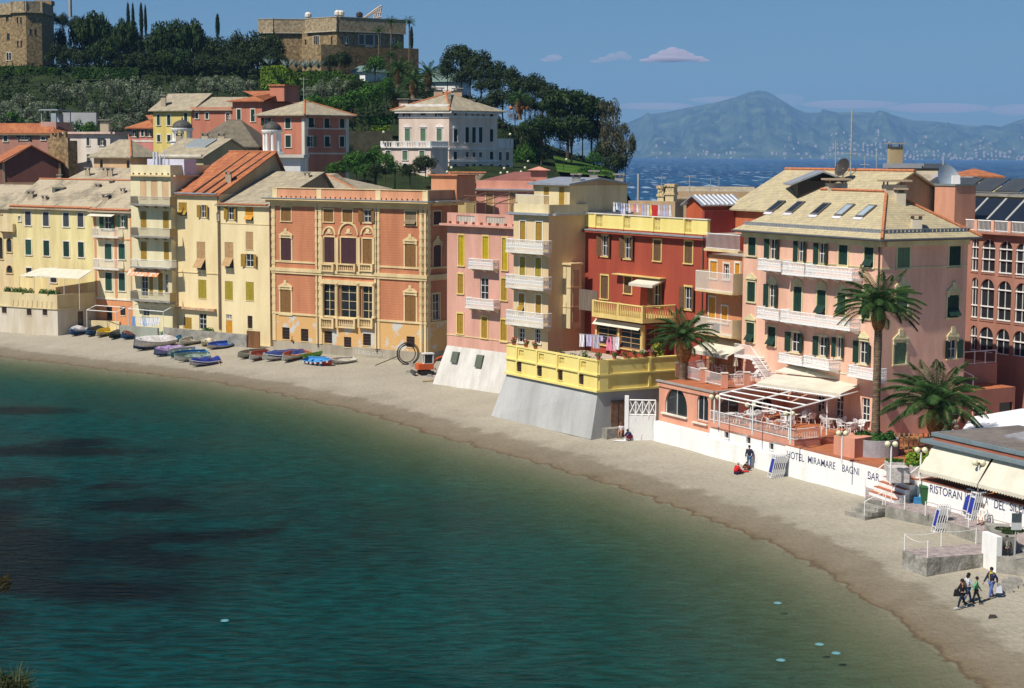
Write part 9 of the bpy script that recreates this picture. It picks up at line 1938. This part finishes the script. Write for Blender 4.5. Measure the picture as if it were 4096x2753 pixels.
# ================================================================== PEOPLE
skinm=mat('skin',(.50,.28,.19),(.46,.25,.17),scale=6,rough=.6,fine=0)
def skinmesh(name,V,E,Rd,m,parent,root=0,lev=1):
    me=bpy.data.meshes.new(name); me.from_pydata([Vector(v) for v in V],E,[]); me.materials.append(m); o=bpy.data.objects.new(name,me); COL.objects.link(o); o.parent=parent
    md=o.modifiers.new('skin','SKIN'); md.use_smooth_shade=True
    for i,r in enumerate(Rd): sv=me.skin_vertices[0].data[i]; sv.radius=(r,r) if not isinstance(r,tuple) else r; sv.use_root=(i==root)
    s=o.modifiers.new('sub','SUBSURF'); s.levels=lev; s.render_levels=lev; return o
def person(label,P,ang,pose='stand',h=1.72,top=(.05,.05,.1),leg=(.03,.04,.1),hair=(.02,.015,.01),bare_legs=False,bare_arms=False,shoe=(.05,.04,.03),wide=1,robe=None,group=None,hairlong=False,scarf=None,act=None):
    t=rthing('person',label,'person',P,ang,group); t.scale=(h/1.72,)*3
    # x forward, y left
    J={}
    if pose in('stand','walk','walk2'):
        st={'stand':(.04,-.04),'walk':(.26,-.28),'walk2':(-.22,.26)}[pose]
        hip=.90; J['pel']=(0,0,hip+.04); J['wai']=(0.01,0,1.08); J['che']=(.02,0,1.30); J['nec']=(.02,0,1.46); J['hed']=(.05,0,1.60)
        for s,(sg,f) in enumerate(((1,st[0]),(-1,st[1]))):
            J['hp',sg]=(0,.09*sg,hip-.02); J['kn',sg]=(f*.55+.03,.10*sg,.48); J['an',sg]=(f,.10*sg,.09+(.05 if f<-.1 else 0)); J['to',sg]=(f+.17,.12*sg,.035)
            J['sh',sg]=(.01,.17*sg,1.40); J['el',sg]=(-f*.5-.02,.25*sg,1.14); J['wr',sg]=(-f*.9+.08,.26*sg,.90)
    elif pose=='sit':
        J['pel']=(0,0,.50); J['wai']=(.0,0,.66); J['che']=(.03,0,.88); J['nec']=(.05,0,1.03); J['hed']=(.09,0,1.17)
        for sg in (1,-1):
            J['hp',sg]=(.03,.09*sg,.48); J['kn',sg]=(.45,.13*sg,.52); J['an',sg]=(.48,.12*sg,.09); J['to',sg]=(.64,.14*sg,.03); J['sh',sg]=(.03,.17*sg,.97); J['el',sg]=(.1,.25*sg,.72); J['wr',sg]=(.32,.10*sg,.62)
    elif pose=='floor':
        J['pel']=(0,0,.12); J['wai']=(.03,0,.28); J['che']=(.1,0,.48); J['nec']=(.15,0,.62); J['hed']=(.22,0,.74)
        for sg in (1,-1):
            J['hp',sg]=(.05,.10*sg,.12); J['kn',sg]=(.38,.24*sg,.30); J['an',sg]=(.45,-.02*sg+.05,.07); J['to',sg]=(.58,-.02*sg+.06,.04); J['sh',sg]=(.09,.18*sg,.56); J['el',sg]=(.22,.26*sg,.34); J['wr',sg]=(.42,.14*sg,.26)
    elif pose=='crouch':
        J['pel']=(-.05,0,.34); J['wai']=(.03,0,.48); J['che']=(.16,0,.66); J['nec']=(.24,0,.78); J['hed']=(.33,0,.87)
        for sg in (1,-1):
            J['hp',sg]=(-.03,.10*sg,.32); J['kn',sg]=(.36,.14*sg,.46); J['an',sg]=(.08,.12*sg,.09); J['to',sg]=(.26,.13*sg,.03); J['sh',sg]=(.17,.17*sg,.73); J['el',sg]=(.38,.22*sg,.52); J['wr',sg]=(.55,.12*sg,.36)
    if act=='hold': J['el',-1]=(.05,-.27,J['sh',-1][2]-.26); J['wr',-1]=(.22,-.14,J['sh',-1][2]-.22)
    V=[];E=[];Rd=[];ix={}
    def ad(k,v,r,par=None):
        ix[k]=len(V); V.append(Vector(v)); Rd.append(r)
        if par is not None: E.append((ix[par],ix[k]))
    ad('pel',J['pel'],.13); ad('wai',J['wai'],.115,'pel'); ad('che',J['che'],.14,'wai'); ad('nec',J['nec'],.055,'che'); hd=Vector(J['hed']); nk=Vector(J['nec'])
    ad('hd1',hd+Vector((0,0,-.03)),.085,'nec'); ad('hd2',hd+Vector((0,0,.08)),.088,'hd1')
    for sg in (1,-1):
        ad(('sh',sg),J['sh',sg],.062,'che'); ad(('el',sg),J['el',sg],.044,('sh',sg)); ad(('wr',sg),J['wr',sg],.03,('el',sg))
        d=(Vector(J['wr',sg])-Vector(J['el',sg])).normalized(); sd=Vector((0,1,0)).cross(d).normalized(); W=Vector(J['wr',sg]); ad(('pa',sg),W+d*.07,(.036,.02),('wr',sg))
        for i,l in enumerate((.075,.088,.08,.062)): o_=Vector((0,1,0))*(.024-.016*i)+sd*.0; ad(('f',sg,i),W+d*(.10)+sd*(.03-.02*i),.0095,('pa',sg)); ad(('g',sg,i),W+d*(.10+l*.6)+sd*(.034-.022*i)+Vector((0,-sg*.02,0)),.008,('f',sg,i))
        ad(('th',sg),W+d*.05+sd*.05,.011,('pa',sg)); ad(('th2',sg),W+d*.09+sd*.065,.009,('th',sg))
        ad(('hp',sg),J['hp',sg],.095,'pel'); ad(('kn',sg),J['kn',sg],.06,('hp',sg)); ad(('an',sg),J['an',sg],.04,('kn',sg)); ad(('to',sg),J['to',sg],(.045,.03),('an',sg))
    skinmesh('body',V,E,Rd,skinm,t)
    mb=MB(); mb.ball(hd+Vector((-.02,0,.055)),.108,12,1.05)
    if hairlong: mb.ball(hd+Vector((-.07,0,-.06)),.095,10,1.3)
    mb.build('hair',mat('hair%s'%str(hair),hair,fine=0),t,smooth=True)
    mb=MB(); mb.ball(hd+Vector((.082,0,.0)),.017,6)
    mb.build('nose',skinm,t); mb=MB(); mb.ball(hd+Vector((.078,.032,.03)),.011,6); mb.ball(hd+Vector((.078,-.032,.03)),.011,6); mb.build('eyes',mat('eye dark',(.02,.015,.01),fine=0),t); mb=MB(); mb.box(hd.x+.072,hd.x+.084,-.022,.022,hd.z-.045,hd.z-.036); mb.build('mouth',mat('lips',(.35,.10,.08),fine=0),t)
    cm=lambda c,n_: mat('%s %s'%(n_,str(c)),c,tuple(x*.8 for x in c),scale=8,rough=.8,fine=.05)
    V=[];E=[];Rd=[];ix={}; k=wide
    ad('pel',Vector(J['pel'])+Vector((0,0,.02)),.15*k); ad('wai',J['wai'],.145*k,'pel'); ad('che',J['che'],.165*k,'wai'); ad('nk',Vector(J['nec'])-Vector((0,0,.03)),.075,'che')
    for sg in (1,-1):
        ad(('sh',sg),J['sh',sg],.08*k,'che'); 
        if bare_arms: ad(('el',sg),Vector(J['sh',sg])*.5+Vector(J['el',sg])*.5,.062,('sh',sg))
        else: ad(('el',sg),J['el',sg],.062*k,('sh',sg)); ad(('wr',sg),J['wr',sg],.042*k,('el',sg))
    skinmesh('jacket' if not bare_arms else 'shirt',V,E,Rd,cm(top,'cloth'),t)
    V=[];E=[];Rd=[];ix={}; ad('pel',J['pel'],.14)
    for sg in (1,-1):
        ad(('hp',sg),J['hp',sg],.108,'pel')
        if bare_legs: ad(('kn',sg),Vector(J['hp',sg])*.4+Vector(J['kn',sg])*.6,.085,('hp',sg))
        else: ad(('kn',sg),J['kn',sg],.075,('hp',sg)); ad(('an',sg),J['an',sg],.056,('kn',sg))
    skinmesh('trousers' if not bare_legs else 'shorts',V,E,Rd,cm(leg,'cloth'),t)
    for sg in (1,-1):
        a_=Vector(J['an',sg]); mb=MB(); mb.tube([a_+Vector((-.07,0,-.04)),a_+Vector((.02,0,-.035)),Vector(J['to',sg])+Vector((.02,0,.01)),Vector(J['to',sg])+Vector((.07,0,.0))],[.04,.055,.048,.025],8); mb.build('shoe',cm(shoe,'shoe'),t)
    if robe:
        mb=MB(); p0=Vector(J['pel']); mb.prism([(p0.x-.2,-.24),(p0.x+.5,-.26),(p0.x+.5,.26),(p0.x-.2,.24)],.34,.62,top=[(p0.x-.18,-.2),(p0.x+.42,-.2),(p0.x+.42,.2),(p0.x-.18,.2)]); mb.build('robe',cm(robe,'cloth'),t)
    if scarf: mb=MB(); mb.lathe(Vector(J['nec'])-Vector((0,0,.07)),[(.1,0),(.12,.03),(.1,.08)],10); mb.tube([Vector(J['che'])+Vector((.155*k,0,.1)),Vector(J['pel'])+Vector((.15*k,0,.05))],.03,5); mb.build('collar',cm(scarf,'cloth'),t)
    return t
def bag(label,P,s,m,nm='bag'):
    mb=MB(); mb.prism([(P.x-s*.5,P.y-s*.25),(P.x+s*.5,P.y-s*.25),(P.x+s*.5,P.y+s*.25),(P.x-s*.5,P.y+s*.25)],P.z,P.z+s*1.1,top=[(P.x-s*.35,P.y-s*.1),(P.x+s*.35,P.y-s*.1),(P.x+s*.35,P.y+s*.1),(P.x-s*.35,P.y+s*.1)]); mb.tube([(P.x-s*.2,P.y,P.z+s*1.1),(P.x,P.y,P.z+s*1.5),(P.x+s*.2,P.y,P.z+s*1.1)],.015,4); o=mb.build(nm,m); tag(o,label,'bag')
K('9')
P=G(1487,1108); person('walking man in a navy coat with yellow collar and blue jeans',P,R(215),'walk',1.78,top=(.02,.025,.07),leg=(.10,.15,.40),scarf=(.65,.50,.02),wide=1.15); bag('white plastic carrier bag held by the man in the navy coat',P+Vector((.42,-.05,.35)),.36,mat('white thin plastic',(.65,.66,.75)))
P=G(1225,1198); person('woman in black jacket and trousers striding with a dark shoulder bag',P,R(185),'walk',1.66,top=(.012,.01,.01),leg=(.012,.02,.03),hair=(.03,.015,.01),wide=1.1,shoe=(.6,.6,.58)); bag('dark shoulder bag at the hip of the woman in black',P+Vector((-.32,-.05,.72)),.34,mat('black leather',(.012,.012,.012)))
P=G(1350,1158); person('woman in a green jacket and dark trousers stretching her arm',P,R(350),'walk2',1.55,top=(.10,.36,.17),leg=(.012,.015,.02),hair=(.02,.012,.01),wide=1.15)
P=G(1275,1150); person('curly dark-haired woman in a pale grey top behind the other walkers',P,R(10),'walk',1.72,top=(.55,.60,.65),leg=(.03,.10,.25),hair=(.012,.01,.01),hairlong=True); bag('brown shoulder bag on the back of the woman in the pale top',P+Vector((-.3,-.1,.95)),.34,mat('brown leather',(.12,.05,.03)))
P=atz(*q(1630,715),rpz); person('woman in a dark olive coat and cream blouse sitting on the ramp ledge',Vector((P.x,P.y+.15,rpz-.12)),R(262),'sit',1.66,top=(.035,.035,.02),leg=(.012,.01,.012),scarf=(.72,.66,.5),wide=1.15)
P=atz(*q(1412,442),1.85); c=copytree(ch); c.location=P+Vector((.1,.2,0)); c.rotation_euler=(0,0,R(232)); tag(c,'white plastic armchair under the man in the white robe','chair'); person('man in a white bathrobe sitting in a plastic chair by the sunbeds',Vector((P.x+.1,P.y+.2,1.83)),R(232),'sit',1.74,top=(.74,.72,.66),leg=(.70,.68,.62),robe=(.74,.72,.66),hair=(.25,.22,.2),bare_legs=True,wide=1.15)
K('7')
P=G(1158,1222); person('standing man in a dark navy jacket and blue jeans before the white wall',P,R(250),'stand',1.80,top=(.015,.02,.045),leg=(.06,.12,.24),hair=(.03,.02,.015),wide=1.15)
P=G(1035,1275); person('person in a bright red hooded coat sitting on the sand',P,R(30),'floor',1.75,top=(.60,.01,.015),leg=(.04,.03,.08),hair=(.42,.36,.32),wide=1.45)
P=G(1110,1232); person('small child in dark green clothes squatting by the red-coated person',P,R(-20),'crouch',1.05,top=(.02,.03,.02),leg=(.25,.06,.04),hair=(.02,.012,.01))
P=G(1162,1240); person('smallest child in dark red clothes at the feet of the standing man',P,R(220),'crouch',.95,top=(.22,.04,.02),leg=(.08,.03,.03),hair=(.10,.05,.02))
P=G(1105,1250); mb=MB(); mb.box(P.x-.4,P.x+.4,P.y-.3,P.y+.3,P.z,P.z+.03); o=mb.build('red_mat',mat('red cloth mat',(.5,.02,.02))); tag(o,'small red cloth spread on the sand before the squatting child','mat')
K('x')
P=atz(*q(440,1405),gz(9.5,150.5)); P=G(415,1450); person('woman in a light shirt and red shorts sitting on the step by the brown door',G(398,1475),R(250),'sit',1.66,top=(.66,.64,.66),leg=(.45,.08,.06),bare_legs=True,bare_arms=True,hair=(.20,.10,.04))
P=G(505,1515); person('person in a navy and red jacket crouching over a white cloth',P,R(215),'crouch',1.7,top=(.03,.03,.09),leg=(.40,.03,.05),hair=(.02,.012,.01),wide=1.15)
P=G(420,1520); mb=MB(); mb.prism([(P.x-.9,P.y-.3),(P.x+.7,P.y-.1),(P.x+.9,P.y+.5),(P.x-.5,P.y+.4)],P.z,P.z+.03); o=mb.build('white_cloth',mat('white cloth',(.72,.72,.74))); tag(o,'white cloth spread on the sand before the crouching person','cloth')
P=G(370,1370); bag('green and yellow beach bag beside the brown door',Vector((P.x,P.y+.2,P.z+.25)),.6,mat('green yellow bag',(.02,.28,.15),(.65,.55,.03),scale=2,thr=(.48,.52),fine=0),'beach_bag')
for o in (cloud('cloud','largest small pinkish cloud above the left slope of the mountain',[(2590,242,34,8),(2625,232,32,16),(2655,222,30,22),(2690,214,34,26),(2720,220,36,24),(2752,228,30,18),(2785,236,36,12),(2815,243,26,7),(2680,236,90,13)]),cloud('cloud','middle faint pinkish cloud left of the largest cloud',[(2385,246,30,7),(2420,238,32,11),(2452,228,30,16),(2485,222,28,18),(2508,232,20,13)],dens=.006),cloud('cloud','smallest faint pinkish cloud, farthest left of the three',[(2190,240,30,8),(2215,232,36,14)],dens=.006),cloud('cloud_bank','long faint pinkish cloud bank low behind the mountain',[(2620,425,160,16),(2900,400,150,14),(3150,400,70,26),(3400,418,200,18),(3750,432,220,20),(4100,440,160,24)],D=27000,dens=.0012)): pass
